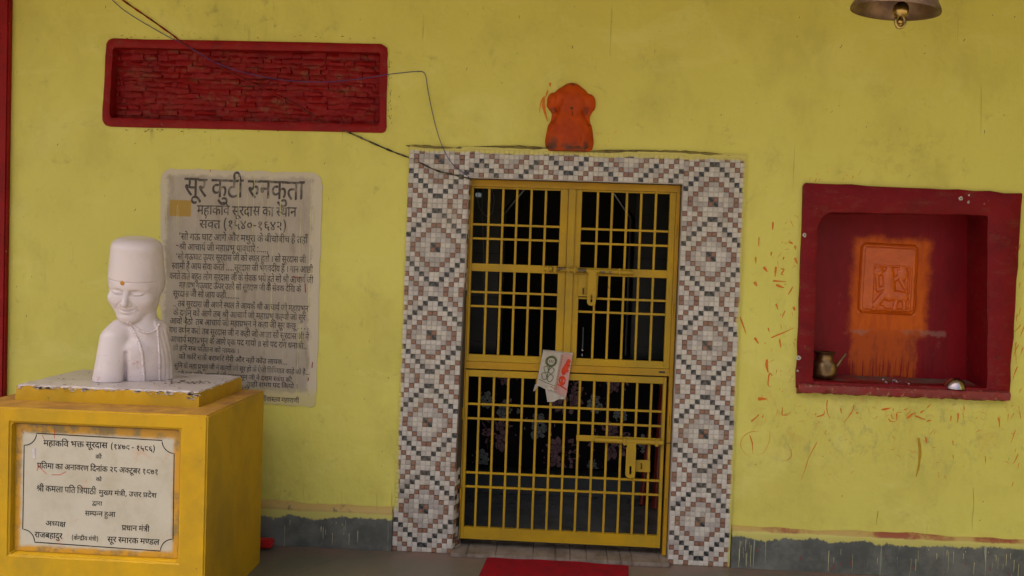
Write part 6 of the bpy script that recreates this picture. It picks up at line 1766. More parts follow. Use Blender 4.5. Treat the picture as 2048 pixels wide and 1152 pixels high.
# upper bolt
ub = bpy.data.objects.new('upper_bolt', None); link(ub, door); ub['label'] = 'long upper slide bolt with its hasp hanging'
yb = DY - .030
zl, zr = LZ(530, 552), LZ(1050, 578)
zb_ = (zl + zr) / 2
tube_part('bolt_rod', [(LX(600, 556), yb, zl - .001), (LX(960, 572), yb, zr + .001), (LX(1050, 578), yb, zr)], .0110, M_LATCH, ub)
tube_part('bolt_rod', [(LX(528, 552), yb + .004, zl), (LX(572, 555), yb + .004, zl)], .0135, M_LATCH, ub)
plate_part('bolt_plate', [(LX(722, 200), zb_ - .020), (LX(1052, 200), zb_ - .018), (LX(1052, 200), zb_ + .012), (LX(722, 200), zb_ + .012)], DY - .0165, DY - .0125, M_LATCH, ub)
for x_ in (548, 590, 668, 705, 970):
    xx = LX(x_, 550)
    bmx = bmesh.new()
    add_box(bmx, xx - .007, xx + .007, yb - .015, DY - .012, zb_ - .017, zb_ + .017)
    shift(bm_obj('staple', bmx, M_LATCH, None, bevel=.004), ub)
plate_part('lock_plate', [(LX(725, 715), LZ(725, 715)), (LX(838, 722), LZ(838, 722) + .002), (LX(846, 600), zb_ - .018), (LX(728, 595), zb_ - .021)], DY - .0195, DY - .0170, M_LATCH, ub)
slot_plate(ub, LX(806, 680), zb_ - .004, LZ(805, 770), .044, yb - .009)
xs_ = LX(757, 680); zz_ = LZ(757, 685)
tube_part('lock_eye', [(xs_, DY - .019, zz_ + .014), (xs_, DY - .034, zz_ + .010), (xs_, DY - .036, zz_), (xs_, DY - .034, zz_ - .010), (xs_, DY - .019, zz_ - .014)], .0035, M_BLACKRUB, ub, 8)
M_WORN = simple('worn_bare_rod', (0.045, 0.030, 0.016), .5, c2=(.22, .14, .02), scale=60)
tube_part('worn_rod', [(LX(603, 556), yb, zl - .001), (LX(652, 558), yb, zl)], .0114, M_WORN, ub)
tube_part('worn_rod', [(LX(722, 560), yb, zb_), (LX(775, 563), yb, zb_ + .0005)], .0116, M_WORN, ub)
tube_part('worn_rod', [(LX(850, 568), yb, zr + .0015), (LX(945, 572), yb, zr + .001)], .0112, simple('chipped_rod', (0.12, 0.075, 0.02), .5, c2=(.38, .24, .01), scale=50), ub)
# lower bolt
lb = bpy.data.objects.new('lower_bolt', None); link(lb, door); lb['label'] = 'lower slide bolt shot into the right frame, hasp hanging'
zc_ = MZ(1030, 487) ; zc0 = MZ(640, 455)
zbm = (zc_ + zc0) / 2
plate_part('bolt_plate', [(MX(630, 455), zbm - .013), (MX(1050, 480), zbm - .013), (MX(1050, 480), zbm + .017), (MX(630, 455), zbm + .017)], DY - .0145, DY - .0095, M_LATCH, lb)
tube_part('bolt_rod', [(MX(722, 465), yb, zbm - .002), (MX(1060, 487), yb, zbm - .002)], .0125, M_LATCH, lb)
tube_part('bolt_tip', [(MX(1060, 487), yb, zbm - .002), (MX(1104, 490), DY - .021, zbm - .003)], .0025, M_BLACKRUB, lb, 8)
for x_ in (868, 1027):
    xx = MX(x_, 480)
    bmx = bmesh.new()
    add_box(bmx, xx - .009, xx + .009, yb - .016, DY - .009, zbm - .021, zbm + .016)
    shift(bm_obj('staple', bmx, M_LATCH, None, bevel=.004), lb)
slot_plate(lb, MX(898, 570), zbm - .006, MZ(895, 655), .050, yb - .010)
plate_part('lock_plate', [(MX(924, 628), MZ(924, 628)), (MX(996, 634), MZ(996, 634) + .001), (MX(997, 572), MZ(997, 572)), (MX(924, 570), MZ(924, 570))], DY - .0150, DY - .0120, M_LATCH, lb)
xs_ = MX(952, 600); zz_ = MZ(952, 600)
tube_part('lock_eye', [(xs_, DY - .014, zz_ + .013), (xs_, DY - .028, zz_ + .009), (xs_, DY - .030, zz_), (xs_, DY - .028, zz_ - .009), (xs_, DY - .014, zz_ - .013)], .003, M_BLACKRUB, lb, 8)
# chipped wood-dark slot at the right end of the middle rail
hb('gap_block', MX(1042, 80), MX(1072, 100), .970, .980, door, -.0170, -.0160, M_BLACKRUB, 0)

# ------------------------------------------------------------------ towel hung on the middle rail
tow = empty('hanging_cloth', at(1110, 705, DY - .03), 'folded checked cotton cloth with green flower and red leaf print, hung over the middle rail', 'cloth')
def q3(x, y): return (1040 + x / 3.39, 480 + y / 3.39)
def cloth_sheet(name, TLc, TRc, BRc, BLc, Yc, m, fold=.006, amp=.004, nfold=3.0, n=26, ph=0.0):
    P = [at(*q3(*c), Yc) for c in (TLc, TRc, BRc, BLc)]
    bmx = bmesh.new()
    G_ = []
    for j in range(n + 1):
        rw = []
        t = j / n
        for i in range(n + 1):
            s_ = i / n
            p = P[0].lerp(P[1], s_).lerp(P[3].lerp(P[2], s_), t)
            w_ = amp * math.sin(nfold * math.pi * s_ + ph + t * 1.2) * (0.3 + t) + fold * (1 - t) ** 6
            zz = p.z + .003 * math.sin(s_ * 9 + ph) * t
            rw.append(bmx.verts.new((p.x, p.y - w_ * 1.0, zz)))
        G_.append(rw)
    for j in range(n):
        for i in range(n):
            bmx.faces.new((G_[j][i], G_[j + 1][i], G_[j + 1][i + 1], G_[j][i + 1]))
    ex = bmesh.ops.extrude_face_region(bmx, geom=bmx.faces[:])
    for v in [g_ for g_ in ex['geom'] if isinstance(g_, bmesh.types.BMVert)]: v.co.y += .0018
    return bm_obj(name, bmx, m, tow, smooth=True, sharp=60), (P, amp, nfold, ph, fold)
_, A_ = cloth_sheet('front_fold', (155, 758), (292, 768), (240, 1030), (110, 988), DY - .030, M_TOWEL, ph=0.4, nfold=2.2)
_, B_ = cloth_sheet('pink_fold', (288, 768), (356, 776), (312, 1066), (236, 1030), DY - .033, M_TOWELPINK, ph=1.3, amp=.004, nfold=1.6)
cloth_sheet('under_fold', (168, 990), (300, 1000), (304, 1075), (186, 1102), DY - .022, M_TOWEL, ph=2.0, amp=.003)
cloth_sheet('tail', (104, 975), (128, 985), (112, 1010), (88, 1030), DY - .024, M_TOWEL, ph=0.0, amp=.002)
bm = bmesh.new()
P0 = at(*q3(155, 758), DY - .02); P1 = at(*q3(356, 776), DY - .02)
for k in range(2): pass
prm = [(0, .0), (.004, .006), (.016, .010), (.040, .009), (.058, .004), (.062, -.006), (.062, -.09)]
rows = []
for i in range(13):
    s_ = i / 12
    p = P0.lerp(P1, s_)
    rows.append([bm.verts.new((p.x, DY - .034 + dy, p.z + dz * (1 if k < 6 else 1))) for k, (dy, dz) in enumerate(prm)])
for a, b in zip(rows, rows[1:]):
    for k in range(len(prm) - 1): bm.faces.new((a[k], a[k + 1], b[k + 1], b[k]))
bm_obj('top_fold', bm, M_TOWEL, tow, smooth=True)
def onsheet(D, s_, t, off=.0016):
    P, amp, nf, ph, fold = D
    p = P[0].lerp(P[1], s_).lerp(P[3].lerp(P[2], s_), t)
    w_ = amp * math.sin(nf * math.pi * s_ + ph + t * 1.2) * (0.3 + t) + fold * (1 - t) ** 6
    return Vector((p.x, p.y - w_ - off, p.z + .003 * math.sin(s_ * 9 + ph) * t))
def ribbon(bmx, D, pts, w):
    P = [Vector(p) for p in pts]
    a_, b_ = [], []
    for i, p in enumerate(P):
        d = (P[min(i + 1, len(P) - 1)] - P[max(i - 1, 0)]).normalized()
        nr = Vector((-d.y, d.x))
        a_.append(bmx.verts.new(onsheet(D, p.x + nr.x * w, p.y + nr.y * w * .55)))
        b_.append(bmx.verts.new(onsheet(D, p.x - nr.x * w, p.y - nr.y * w * .55)))
    for i in range(len(P) - 1): bmx.faces.new((a_[i], a_[i + 1], b_[i + 1], b_[i]))
bm = bmesh.new()
circ = lambda cx, cy, rx, ry, n=24, a0=0, a1=2 * PI: [(cx + rx * math.cos(a0 + (a1 - a0) * k / n), cy + ry * math.sin(a0 + (a1 - a0) * k / n)) for k in range(n + 1)]
ribbon(bm, A_, circ(.50, .24, .235, .125), .060)
for k in (-.09, 0.0, .09): ribbon(bm, A_, [(.50 + k, .20), (.50 + k * .9, .28)], .018)
ribbon(bm, A_, [(.47, .38), (.45, .55), (.44, .74)], .02)
def leafp(cx, cy, dx, dy):
    n = 10
    return [(cx + dx * t + dy * .34 * math.sin(PI * t), cy + dy * t - dx * .30 * math.sin(PI * t)) for t in [k / n for k in range(n + 1)]], [(cx + dx * t - dy * .34 * math.sin(PI * t), cy + dy * t + dx * .30 * math.sin(PI * t)) for t in [k / n for k in range(n + 1)]]
for cx, cy, dx, dy in ((.46, .52, -.26, -.09), (.46, .52, .28, -.06), (.45, .72, -.30, -.09), (.45, .72, .32, -.06)):
    for L_ in leafp(cx, cy, dx, dy): ribbon(bm, A_, L_, .018)
ribbon(bm, A_, [(.05, .80), (.5, .83), (.95, .86)], .014)
bm_obj('green_print', bm, M_GREENPRINT, tow)
bm = bmesh.new()
for cx, cy, rx, ry in ((.62, .34, .30, .05), (.45, .42, .22, .04), (.72, .22, .2, .04)): ribbon(bm, B_, circ(cx, cy, rx * .6, ry, 12), .12)
for cx, cy, rx, ry in ((.45, .66, .26, .085),): ribbon(bm, B_, circ(cx, cy, rx, ry, 14), .06); ribbon(bm, B_, [(cx, cy - .06), (cx, cy + .06)], .10)
ribbon(bm, B_, [(.05, .79), (.5, .80), (.95, .82)], .03)
bm_obj('red_print', bm, M_REDPRINT, tow)
bm = bmesh.new()
for t in range(12): ribbon(bm, B_, [(.0, .06 + t * .075), (.10, .10 + t * .075)], .035)
ribbon(bm, A_, [(.93, .02), (.93, .98)], .008)
ribbon(bm, A_, [(.70, .90), (.95, .93)], .02)
bm_obj('brown_stitching', bm, M_LINEPRINT if False else simple('tan_stitch', (0.36, 0.17, 0.08), .9, spec=.1), tow)

# ------------------------------------------------------------------ room behind the grille
room = empty('shrine_room', (0.7, 1.6, 0.03), 'dark tiled shrine room seen through the grille door', 'room')
RX0, RX1, RY1, RZ = -0.9, 2.3, 3.0, 2.75
def rpart(name, x0, x1, y0, y1, z0, z1, m): return box(name, x0, x1, y0, y1, z0, z1, m, room)
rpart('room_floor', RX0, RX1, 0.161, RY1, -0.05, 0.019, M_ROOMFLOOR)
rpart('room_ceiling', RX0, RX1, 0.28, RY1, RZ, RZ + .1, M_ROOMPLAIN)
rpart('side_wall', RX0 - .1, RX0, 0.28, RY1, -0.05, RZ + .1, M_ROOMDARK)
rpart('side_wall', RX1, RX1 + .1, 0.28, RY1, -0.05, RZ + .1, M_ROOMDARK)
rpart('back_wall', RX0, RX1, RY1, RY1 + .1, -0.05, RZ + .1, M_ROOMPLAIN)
for x0, x1, y0, y1, z0, z1 in ((0.08, .12, .10, .28, 0, 1.95), (1.275, 1.32, .10, .28, 0, 1.95), (.08, 1.32, .10, .28, 1.941, 2.0)):
    rpart('reveal', x0, x1, y0, y1, z0, z1, M_ROOMPLAIN)
# tiles of the inner wall, left and right of a chamfered opening
IY = 1.50
def ipz(u, v): p = at(u, v, IY); return (p.x, p.z)
ox0, ox1 = ipz(1010, 430)[0], ipz(1262, 430)[0]
oz1 = ipz(1130, 380)[1]; ozc = ipz(1010, 428)[1]
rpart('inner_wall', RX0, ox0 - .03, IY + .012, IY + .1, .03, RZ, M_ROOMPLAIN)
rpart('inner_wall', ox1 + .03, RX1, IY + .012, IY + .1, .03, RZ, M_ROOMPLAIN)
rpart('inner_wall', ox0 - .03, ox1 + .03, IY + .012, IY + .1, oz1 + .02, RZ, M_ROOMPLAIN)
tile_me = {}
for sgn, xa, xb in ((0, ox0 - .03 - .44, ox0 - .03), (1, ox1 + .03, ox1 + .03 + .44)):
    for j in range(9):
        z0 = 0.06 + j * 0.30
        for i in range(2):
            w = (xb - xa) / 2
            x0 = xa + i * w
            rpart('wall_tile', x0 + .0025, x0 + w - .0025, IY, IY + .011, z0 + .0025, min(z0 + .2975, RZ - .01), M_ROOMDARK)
for pts in ([(ox0, oz1 - .10 - .02), (ox0 - .0, ozc)],):
    pass
arch = [(ox0, 0.9), (ox0, ozc), (ox0 + .13, oz1), (ox1 - .13, oz1), (ox1, ozc), (ox1, 0.9)]
bm = bmesh.new()
add_tube(bm, [(x, IY - .006, z) for x, z in arch], .009, 6)
bm_obj('arch_trim', bm, M_TRIM, room)
bm = bmesh.new()
for tri in ([(ox0 - .03, ozc), (ox0 + .13, oz1 + .02), (ox0 - .03, oz1 + .02)], [(ox1 + .03, ozc), (ox1 + .03, oz1 + .02), (ox1 - .13, oz1 + .02)]):
    prism(bm, tri, IY + .002, IY + .05)
bm_obj('arch_corner', bm, M_ROOMPLAIN, room)
# step and altar with printed cloth
alt = empty('altar', (0.72, 1.35, 0.03), 'low altar draped with black cloth printed with big pink and pale flowers, behind the grille', 'altar')
box('step', -.5, 1.9, 1.14, 1.49, .02, .14, M_ROOMDARK, alt, bevel=.004)
box('altar_block', -.35, 1.75, 1.36, 1.485, .1405, .88, M_BLACKCLOTH, alt, bevel=.01)
bm = bmesh.new()
CY = 1.335
nxx, nzz = 90, 12
g_ = []
def cly(x, z): return CY + .010 * math.sin(x * 21) * (1 - (z - .15) / .8) + .004 * math.sin(x * 53)
for j in range(nzz + 1):
    z = .155 + (.90 - .155) * j / nzz
    g_.append([bm.verts.new((-.3 + 2.0 * i / nxx, cly(-.3 + 2.0 * i / nxx, z), z)) for i in range(nxx + 1)])
for j in range(nzz):
    for i in range(nxx):
        bm.faces.new((g_[j][i], g_[j][i + 1], g_[j + 1][i + 1], g_[j + 1][i]))
altc = bm_obj('altar_cloth', bm, M_BLACKCLOTH, alt, smooth=True)
rnd = random.Random(77)
def flower(u, v, rpx, mat_, petals):
    c = at(u, v, CY)
    r = rpx * 2.55e-3 * 1.29
    b1 = bmesh.new()
    b2 = bmesh.new()
    k = 0
    for ring, (rr, n) in enumerate(((1.0, petals), (0.66, petals - 3), (0.36, 7))):
        for i in range(n):
            a = 2 * PI * (i + .5 * ring) / n + rnd.uniform(-.12, .12)
            L = r * rr * rnd.uniform(.82, 1.12)
            wd = L * 2.6 / n * 2.1
            for dark in (1, 0):
                k += 1
                s = 1.0 if dark else .86
                pts = []
                for t, ww in ((.15, .15), (.45, .85), (.70, 1.0), (.88, .6), (1.0, 0.0), (.88, -.6), (.70, -1.0), (.45, -.85), (.15, -.15)):
                    x = c.x + math.cos(a) * L * (t if dark else .12 + t * .82) - math.sin(a) * wd * .5 * ww * s
                    z = c.z + math.sin(a) * L * (t if dark else .12 + t * .82) + math.cos(a) * wd * .5 * ww * s
                    if z < .16: z = .16
                    pts.append((b2 if dark else b1).verts.new((x, cly(x, z) - .002 - k * .00012, z)))
                (b2 if dark else b1).faces.new(pts)
    o1 = bm_obj('flower_print', b1, mat_, None)
    shift(o1, alt)
    shift(bm_obj('flower_outline', b2, M_LINEPRINT, None), alt)
for u, v, r in ((1008, 745, 32), (996, 865, 42), (1120, 908, 40), (1135, 790, 44), (1225, 755, 40), (1222, 880, 46)):
    flower(u, v, r, M_PINKPRINT, 15)
for u, v, r in ((1080, 850, 32), (975, 800, 22), (1193, 808, 22), (1188, 936, 20), (962, 918, 22), (1018, 820, 26), (1282, 888, 22), (1240, 830, 18)):
    flower(u, v, r, M_PALEPRINT, 9)
# lacquered red poles leaning in the right corner
for k, (ub_, vb_, ut_, vt_, yy) in enumerate(((1312, 1035, 1330, 745, .95), (1283, 1030, 1300, 860, 1.02))):
    a = at(ub_, vb_, yy); b = at(ut_, vt_, yy + .06)
    g0 = empty('lacquered_pole', (a.x, a.y, .02), ('tall' if k == 0 else 'shorter') + ' red brown lacquered pole standing at the right inside the shrine room', 'pole', 'poles inside the shrine room')
    a.z = .022
    bm = bmesh.new(); add_tube(bm, [a, a.lerp(b, .5), b], .030 if k == 0 else .020, 16)
    bm_obj('shaft', bm, M_LACQUER, g0, smooth=True, sharp=50)
    bm = bmesh.new(); pq = a.lerp(b, .93); add_tube(bm, [a.lerp(b, .90), pq], .0325 if k == 0 else .022, 16)
    bm_obj('ring_band', bm, M_BRASS, g0, smooth=True, sharp=50)
# hanging strings, ceiling wire loops
def string(pts, r, m, label, yy):
    bm = bmesh.new(); add_tube(bm, smooth_path([at(u, v, yy) for u, v in pts], 6), r, 6)
    o = bm_obj('hanging_string', bm, m, None, smooth=True)
    tag(o, label, 'string')
string([(968, 372), (964, 400), (966, 470), (968, 560), (965, 690)], .0018, M_WHITECORD, 'thin pale string hanging straight down behind the left of the grille', 1.2)
string([(955, 375), (957, 410), (972, 432), (984, 425), (988, 400), (983, 372)], .0018, M_WHITECORD, 'thin pale string hanging in a loop behind the top left of the grille', 1.1)
glintp = at(957, 390, 1.40)  # glowing box added for a bright reflection on the glossy wall tile
lm = empty('wall_glint', glintp, 'glowing stand-in for a pale glint on the room wall behind the top left of the grille', 'glint')
M_GLOW = bpy.data.materials.new('glint_glow'); M_GLOW.use_nodes = True
pb_ = M_GLOW.node_tree.nodes['Principled BSDF']
pb_.inputs['Base Color'].default_value = (.6, .65, .65, 1); pb_.inputs['Roughness'].default_value = .15
pb_.inputs['Emission Color'].default_value = (.8, .95, 1, 1); pb_.inputs['Emission Strength'].default_value = .05
box('glint_glow', glintp.x - .018, glintp.x + .018, glintp.y - .03, glintp.y + .01, glintp.z - .012, glintp.z + .012, M_GLOW, lm, bevel=.004)
box('glint_back', glintp.x - .022, glintp.x + .022, glintp.y + .011, glintp.y + .098, glintp.z - .016, glintp.z + .02, M_TRIM, lm, bevel=.003)
# small idol oddments deep inside: white candle and steel cup
cp = at(1166, 668, 1.42)
cd = empty('altar_candle', (cp.x, 1.42, .8805), 'thin white candle in a steel cup on the altar, behind the upper grille', 'candle')
bm = bmesh.new(); add_tube(bm, [(cp.x, 1.42, .93), (cp.x, 1.42, cp.z + .045)], .004, 10)
bm_obj('wax_stick', bm, M_PETALW, cd, smooth=True, sharp=50)
bm = bmesh.new(); add_lathe(bm, [(0, 0), (.03, 0), (.012, .01), (.010, .04), (.026, .06), (.024, .062), (0, .045)], 24, (cp.x, 1.42, .8805))
bm_obj('candle_cup', bm, M_STEEL, cd, smooth=True)

# ------------------------------------------------------------------ bell
BP = at(1790, 22, -1.5)
bell = empty('hanging_bell', (BP.x, BP.y, BP.z), 'tarnished bronze temple bell with brass clapper hanging from the porch ceiling, top right', 'bell')
Mt = Matrix.Rotation(R_(5.5), 3, 'Y') @ Matrix.Rotation(R_(4), 3, 'X')
bm = bmesh.new()
prof = [(.1425, -.001), (.1435, .005), (.139, .016), (.128, .034), (.118, .055), (.108, .085), (.100, .12), (.094, .155), (.088, .185), (.074, .212), (.050, .230), (.022, .238), (0, .240)]
inner = [(0, .228), (.045, .220), (.070, .200), (.082, .175), (.092, .12), (.100, .085), (.110, .05), (.124, .02), (.134, .002), (.1425, -.001)]
add_lathe(bm, inner + prof, 72, BP, Mt)
bm_obj('bell_shell', bm, M_BELL, bell, smooth=True, sharp=60)
bm = bmesh.new()
for z_, r_ in ((.040, .1265), (.150, .0955), (.160, .094)):
    ring = [BP + Mt @ Vector((r_ * math.cos(a), r_ * math.sin(a), z_)) for a in [2 * PI * k / 48 for k in range(49)]]
    add_tube(bm, ring, .0022, 6, cap=False)
bm_obj('raised_band', bm, M_BELL, bell, smooth=True)
cb = BP + Mt @ Vector((0.012, -.02, .0))
bm = bmesh.new()
add_tube(bm, [BP + Mt @ Vector((0, 0, .225)), cb + Vector((0, 0, .02))], .005, 10)
add_lathe(bm, [(0, .028), (.012, .026), (.022, .016), (.026, .002), (.024, -.012), (.016, -.022), (.012, -.024)], 28, cb, Matrix.Rotation(R_(-4), 3, 'Y'))
lp_ = [cb + Vector((.0145 * math.sin(a) * (1 if a < PI else 1), 0, -.036 - .021 * math.cos(a) * 1.0)) for a in [2 * PI * k / 28 for k in range(29)]]
add_tube(bm, lp_, .0065, 10, cap=False)
bmesh.ops.create_uvsphere(bm, u_segments=16, v_segments=10, radius=.010, matrix=Matrix.Translation(cb + Vector((0, 0.004, -.036))))
bm_obj('clapper', bm, M_CLAP, bell, smooth=True, sharp=60)
top = BP + Mt @ Vector((0, 0, .238))
bm = bmesh.new()
ring = [top + Vector((.020 * math.cos(a), 0, .018 + .020 * math.sin(a))) for a in [2 * PI * k / 24 for k in range(25)]]
add_tube(bm, ring, .005, 8, cap=False)
bm_obj('crown_loop', bm, M_BELL, bell, smooth=True)
z_ = top.z + .030
k = 0
bm = bmesh.new()
while z_ < ZT - .004:
    hh = min(.034, ZT - z_)
    ring = []
    for q in range(17):
        a = 2 * PI * q / 16
        ring.append(Vector((top.x + (.009 * math.cos(a) if k % 2 else 0), top.y + (0 if k % 2 else .009 * math.cos(a)), z_ + hh / 2 + hh / 2 * math.sin(a))))
    add_tube(bm, ring, .0026, 6, cap=False)
    z_ += .027; k += 1
bm_obj('chain', bm, M_BELL, bell, smooth=True)

# ------------------------------------------------------------------ wires on the wall
def wire_pts(L, dz=0):
    return smooth_path([at(u, v, y) for u, v, y in L], 6)
bm = bmesh.new()
add_tube(bm, wire_pts([(205, -20, -.006), (250, 22, -.006), (330, 70, -.006), (368, 88, -.016), (398, 106, -.014), (437, 128, .020), (500, 148, .024), (575, 161, .020), (645, 164, .012), (700, 160, -.002), (745, 154, -.014), (775, 149, -.018), (800, 146, -.010), (836, 143, -.004), (850, 148, -.006), (855, 176, -.005), (862, 212, -.007), (872, 255, -.008), (886, 296, -.020), (905, 328, -.022), (935, 352, -.018), (940, 358, -.010)]), .0019, 6)
w1 = bm_obj('blue_wire', bm, M_BLUEWIRE, None, smooth=True)
tag(w1, 'thin blue electric wire sagging across the brick panel to the door corner', 'wire')
t = NT('old_cable_paint')
c_ = t.mix(t.ramp(t.noise(26, 4, .7), .4, .6), (.25, .010, .008), (.13, .025, .015))
d_ = t.mix(t.ramp(t.noise(40, 4, .7), .45, .62), (.035, .028, .022), (.20, .17, .11))
M_OLDCABLE = t.done(t.mix(t.ramp(t.x, -.50, -.44), c_, d_), .8, spec=.1)
pts = wire_pts([(225, -15, -.005), (262, 12, -.005), (300, 38, -.005), (345, 70, -.006), (362, 84, -.014), (385, 99, -.013), (430, 128, .032), (480, 155, .040), (540, 184, .040), (590, 210, .040), (645, 242, .034), (668, 254, .0), (700, 266, -.013), (745, 286, -.006), (790, 305, -.006), (830, 320, -.012), (870, 340, -.021), (905, 349, -.022), (938, 357, -.018)])
bm = bmesh.new()
add_tube(bm, pts, [.0042 + .0012 * math.sin(i * 1.7) for i in range(len(pts))], 7)
w2 = bm_obj('old_cable', bm, M_OLDCABLE, None, smooth=True)
tag(w2, 'old painted over cable running diagonally down the wall to the door corner', 'cable')
bm = bmesh.new()
for (u, v, y) in ((437, 128, .030), (836, 143, -.004), (300, 38, -.004), (922, 350, -.02)):
    p = at(u, v, y)
    add_tube(bm, [p + Vector((0, -.006, 0)), p + Vector((0, .006, 0))], .0035, 8)
nl = bm_obj('wire_nail', bm, M_TRIM, w1, smooth=True)

# ------------------------------------------------------------------ paint splashes, drips, cracks on the wall
rnd = random.Random(99)
bmO, bmR, bmP, bmD, bmY = bmesh.new(), bmesh.new(), bmesh.new(), bmesh.new(), bmesh.new()
STK = [0]
def stroke(bmx, px_, w, y=-.0012, skew=.55):
    P = smooth_path([Vector((*A2(u, v), 0)) for u, v in px_], 4)
    n = len(P)
    w = w * .78
    ws = [w * (0.25 + 0.95 * math.sin(PI * min(1, ((i + .5) / n) ** skew))) * rnd.uniform(.8, 1.2) for i in range(n)]
    STK[0] += 1
    thin_line(bmx, [(p.x, p.y) for p in P], ws, y - .0000025 * STK[0])
def rand_stroke(bmx, u, v, L, w, a=None, y=-.0012):
    a = rnd.gauss(PI / 2 + .25, .4) if a is None else a
    c = rnd.gauss(0, .13)
    pts_ = [(u + math.cos(a + c * t) * L * t, v + math.sin(a + c * t) * L * t) for t in (0, .33, .66, 1)]
    stroke(bmx, pts_, w, y)
for k in range(50):
    u = 1598 - abs(rnd.gauss(0, 42)); v = rnd.uniform(430, 850)
    if u < 1500: continue
    rand_stroke(bmO, u, v, rnd.choice([3, 4, 6, 9, 14]), rnd.uniform(.0012, .0045))
for k in range(34):
    rand_stroke(bmO, rnd.uniform(2024, 2060), rnd.uniform(480, 980), rnd.uniform(6, 30), rnd.uniform(.0025, .007), PI / 2 + .3 + rnd.gauss(0, .15))
for k in range(60):
    rand_stroke(bmO, rnd.uniform(1590, 2040), 805 + abs(rnd.gauss(0, 30)), rnd.choice([3, 5, 8, 12]), rnd.uniform(.0010, .0030), rnd.uniform(0, PI))
for k in range(26):
    rand_stroke(bmO, rnd.uniform(1500, 2040), rnd.uniform(850, 960), rnd.uniform(3, 10), rnd.uniform(.0015, .004), rnd.uniform(0, PI))
for k in range(10):
    rand_stroke(bmO, rnd.uniform(1600, 1740), rnd.uniform(340, 368), rnd.uniform(3, 12), rnd.uniform(.0015, .004), PI / 2 + .5)
def q4(x, y): return (1300 + x / 2.738, 850 + y / 2.738)
stroke(bmO, [q4(915, 92), q4(895, 130), q4(868, 180), q4(850, 240), q4(828, 302)], .0045)
stroke(bmO, [q4(590, 35), q4(550, 38), q4(510, 65), q4(495, 110), q4(515, 150), q4(552, 175)], .0028)
stroke(bmO, [q4(545, 55), q4(560, 100), q4(562, 155)], .0055)
stroke(bmO, [q4(655, 30), q4(655, 80), q4(640, 120), q4(618, 152), q4(580, 168)], .0022)
stroke(bmO, [q4(770, 130), q4(775, 165), q4(755, 190), q4(720, 198)], .0040)
stroke(bmO, [q4(1508, 65), q4(1512, 85), q4(1512, 100)], .0085)
stroke(bmO, [q4(1658, 85), q4(1660, 110)], .0065)
stroke(bmO, [q4(1835, 170), q4(1838, 212)], .0045)
stroke(bmO, [q4(440, 40), q4(465, 5), q4(470, -20)], .003)
stroke(bmY, [q4(1470, 70), q4(1478, 150), q4(1470, 230), q4(1455, 285)], .016)
def q6(x, y): return (1480 + x / 3.606, 780 + y / 3.606)
for s, w_ in (([(130, 66), (160, 62), (190, 68)], .016), ([(120, 195), (135, 175)], .008), ([(160, 200), (170, 175)], .005), ([(305, 125), (306, 180)], .0045), ([(310, 182), (345, 180), (368, 155)], .003),
              ([(630, 70), (625, 110), (630, 165), (650, 205)], .006), ([(555, 192), (600, 178), (610, 150)], .008), ([(725, 130), (730, 168)], .007), ([(820, 108), (810, 150), (750, 235)], .006), ([(838, 160), (852, 172)], .010),
              ([(1020, 142), (1060, 135), (1088, 128)], .010), ([(1070, 205), (1085, 225), (1122, 228)], .007), ([(1088, 175), (1095, 200), (1110, 205)], .005), ([(1130, 220), (1132, 165), (1168, 160)], .007),
              ([(1112, 172), (1113, 174)], .008), ([(1150, 180), (1151, 182)], .010), ([(1148, 218), (1149, 220)], .010), ([(1102, 205), (1103, 207)], .008), ([(1180, 145), (1210, 130)], .006), ([(1195, 190), (1240, 135)], .004),
              ([(1200, 205), (1240, 175), (1270, 165)], .010), ([(1260, 185), (1300, 200), (1338, 215)], .008), ([(1345, 225), (1380, 218)], .007), ([(1345, 130), (1380, 100)], .004), ([(1300, 165), (1325, 145)], .008),
              ([(1522, 185), (1518, 225)], .007), ([(1572, 165), (1572, 200), (1566, 235)], .010), ([(1615, 120), (1616, 150)], .006), ([(1862, 195), (1868, 225), (1872, 270)], .010), ([(2015, 155), (2025, 210)], .005),
              ([(1935, 170), (1930, 220)], .004), ([(1400, 285), (1362, 325)], .003), ([(620, 290), (612, 315), (630, 322)], .003)):
    stroke(bmO, [q6(*p) for p in s], w_)
def q7(x, y): return (1470 + x / 2.505, 400 + y / 2.505)
for s, w_ in (([(190, 110), (188, 150)], .010), ([(120, 185), (118, 235)], .006), ([(272, 210), (290, 220)], .012), ([(300, 228), (304, 250)], .012), ([(300, 290), (312, 320)], .014), ([(143, 335), (162, 360)], .012),
              ([(205, 335), (200, 385)], .011), ([(228, 345), (245, 348), (232, 372), (246, 375)], .008), ([(190, 405), (255, 410)], .010), ([(205, 425), (245, 440)], .014), ([(96, 410), (110, 432)], .015), ([(290, 435), (265, 475)], .007),
              ([(205, 520), (215, 550)], .009), ([(292, 535), (300, 553)], .014), ([(250, 555), (235, 590)], .007), ([(25, 585), (45, 640), (55, 672)], .008), ([(165, 640), (172, 662)], .007), ([(180, 690), (240, 665), (295, 640)], .007),
              ([(98, 690), (118, 720)], .012), ([(222, 698), (230, 740)], .009), ([(160, 798), (158, 830), (166, 865)], .015), ([(186, 880), (172, 870), (165, 925), (180, 935)], .007), ([(115, 996), (155, 996)], .016),
              ([(238, 1040), (236, 1078), (278, 1062)], .005), ([(80, 1110), (122, 1075)], .008), ([(103, 285), (104, 320)], .009), ([(182, 260), (180, 280)], .009), ([(245, 285), (240, 300)], .008)):
    stroke(bmO, [q7(*p) for p in s], w_)
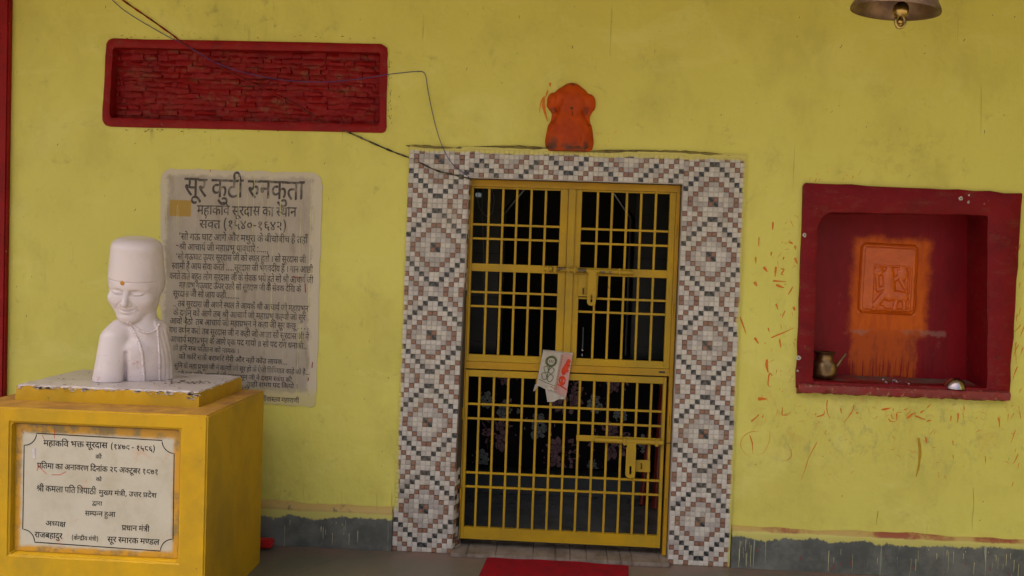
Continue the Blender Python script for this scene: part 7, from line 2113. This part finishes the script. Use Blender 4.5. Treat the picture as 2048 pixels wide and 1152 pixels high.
# idol smears on the left shoulder side and a drop
def q5(x, y): return (1030 + x / 6.06, 140 + y / 6.06)
stroke(bmO, [q5(360, 320), q5(325, 370), q5(305, 440), q5(298, 520)], .009)
stroke(bmO, [q5(350, 330), q5(345, 430), q5(365, 520), q5(395, 620)], .018)
stroke(bmO, [q5(425, 155), q5(425, 180), q5(430, 205)], .014)
stroke(bmO, [q5(400, 245), q5(385, 290), q5(370, 330)], .009)
stroke(bmO, [q5(950, 400), q5(945, 470), q5(915, 560)], .009)
stroke(bmO, [q5(935, 470), q5(900, 540), q5(905, 620)], .009)
for k in range(14): rand_stroke(bmO, 1190 + rnd.uniform(0, 45), 262 + rnd.uniform(0, 34), 2, .003)
# dark nicks on the rendered wall
for k in range(130):
    u, v = rnd.uniform(30, 2030), rnd.uniform(10, 1040)
    if 200 < u < 790 and 70 < v < 270: continue
    if 310 < u < 660 and 320 < v < 830: continue
    if 780 < u < 1500 and v > 280: continue
    if u > 1580 and 350 < v < 810: continue
    rand_stroke(bmD, u, v, rnd.choice([2, 3, 4, 7]), rnd.uniform(.0015, .0042), y=-.0009)
for k in range(46):
    rand_stroke(bmD, rnd.uniform(230, 770), rnd.choice([rnd.uniform(254, 266) + 0, rnd.uniform(70, 78)]), rnd.uniform(2, 6), rnd.uniform(.002, .005), 0, y=-.0009)
for k in range(26):
    rand_stroke(bmD, rnd.uniform(776, 784), rnd.uniform(100, 260), rnd.uniform(2, 5), rnd.uniform(.002, .004), PI / 2, y=-.0009)
stroke(bmD, [(1946, 975), (1947, 1010), (1944, 1040), (1945, 1062)], .0016, -.0009)
stroke(bmD, [(1756, 1022), (1754, 1035), (1752, 1050)], .0022, -.0009)
stroke(bmD, [(1962, 170), (1962, 220), (1961, 272)], .0013, -.0009)
# pale drips on the plinth
for k in range(60):
    u = rnd.choice([rnd.gauss(650, 40), rnd.gauss(1490, 8), rnd.gauss(1870, 35), rnd.gauss(1970, 45), rnd.uniform(1475, 2045)])
    base = at(u, 1080)
    z0 = rnd.uniform(.08, .155)
    L = rnd.choice([.01, .03, .06, .11])
    w = rnd.uniform(.0010, .0030)
    x = base.x
    if -.17 < x < 1.58: continue
    thin_line(bmP, [(x, z0), (x + rnd.gauss(0, .001), z0 - L / 2), (x, max(z0 - L, .01))], [w, w * .8, w * .5], -.0295)
for k in range(12):
    x = rnd.uniform(1.65, 3.0)
    z0 = rnd.uniform(.02, .12)
    thin_line(bmR, [(x, z0), (x + .001, z0 - .018)], [.004, .002], -.0295)
tag(bm_obj('orange_paint_marks', bmO, M_ORANGESPLASH, wall), kind='stuff')
tag(bm_obj('ochre_paint_streak', bmY, M_GRILLE, wall), kind='stuff')
tag(bm_obj('red_paint_marks', bmR, M_REDSPLASH, wall), kind='stuff')
tag(bm_obj('pale_paint_drips', bmP, M_PALEPAINT, wall), kind='stuff')
tag(bm_obj('dark_nicks', bmD, M_LIP, wall), kind='stuff')
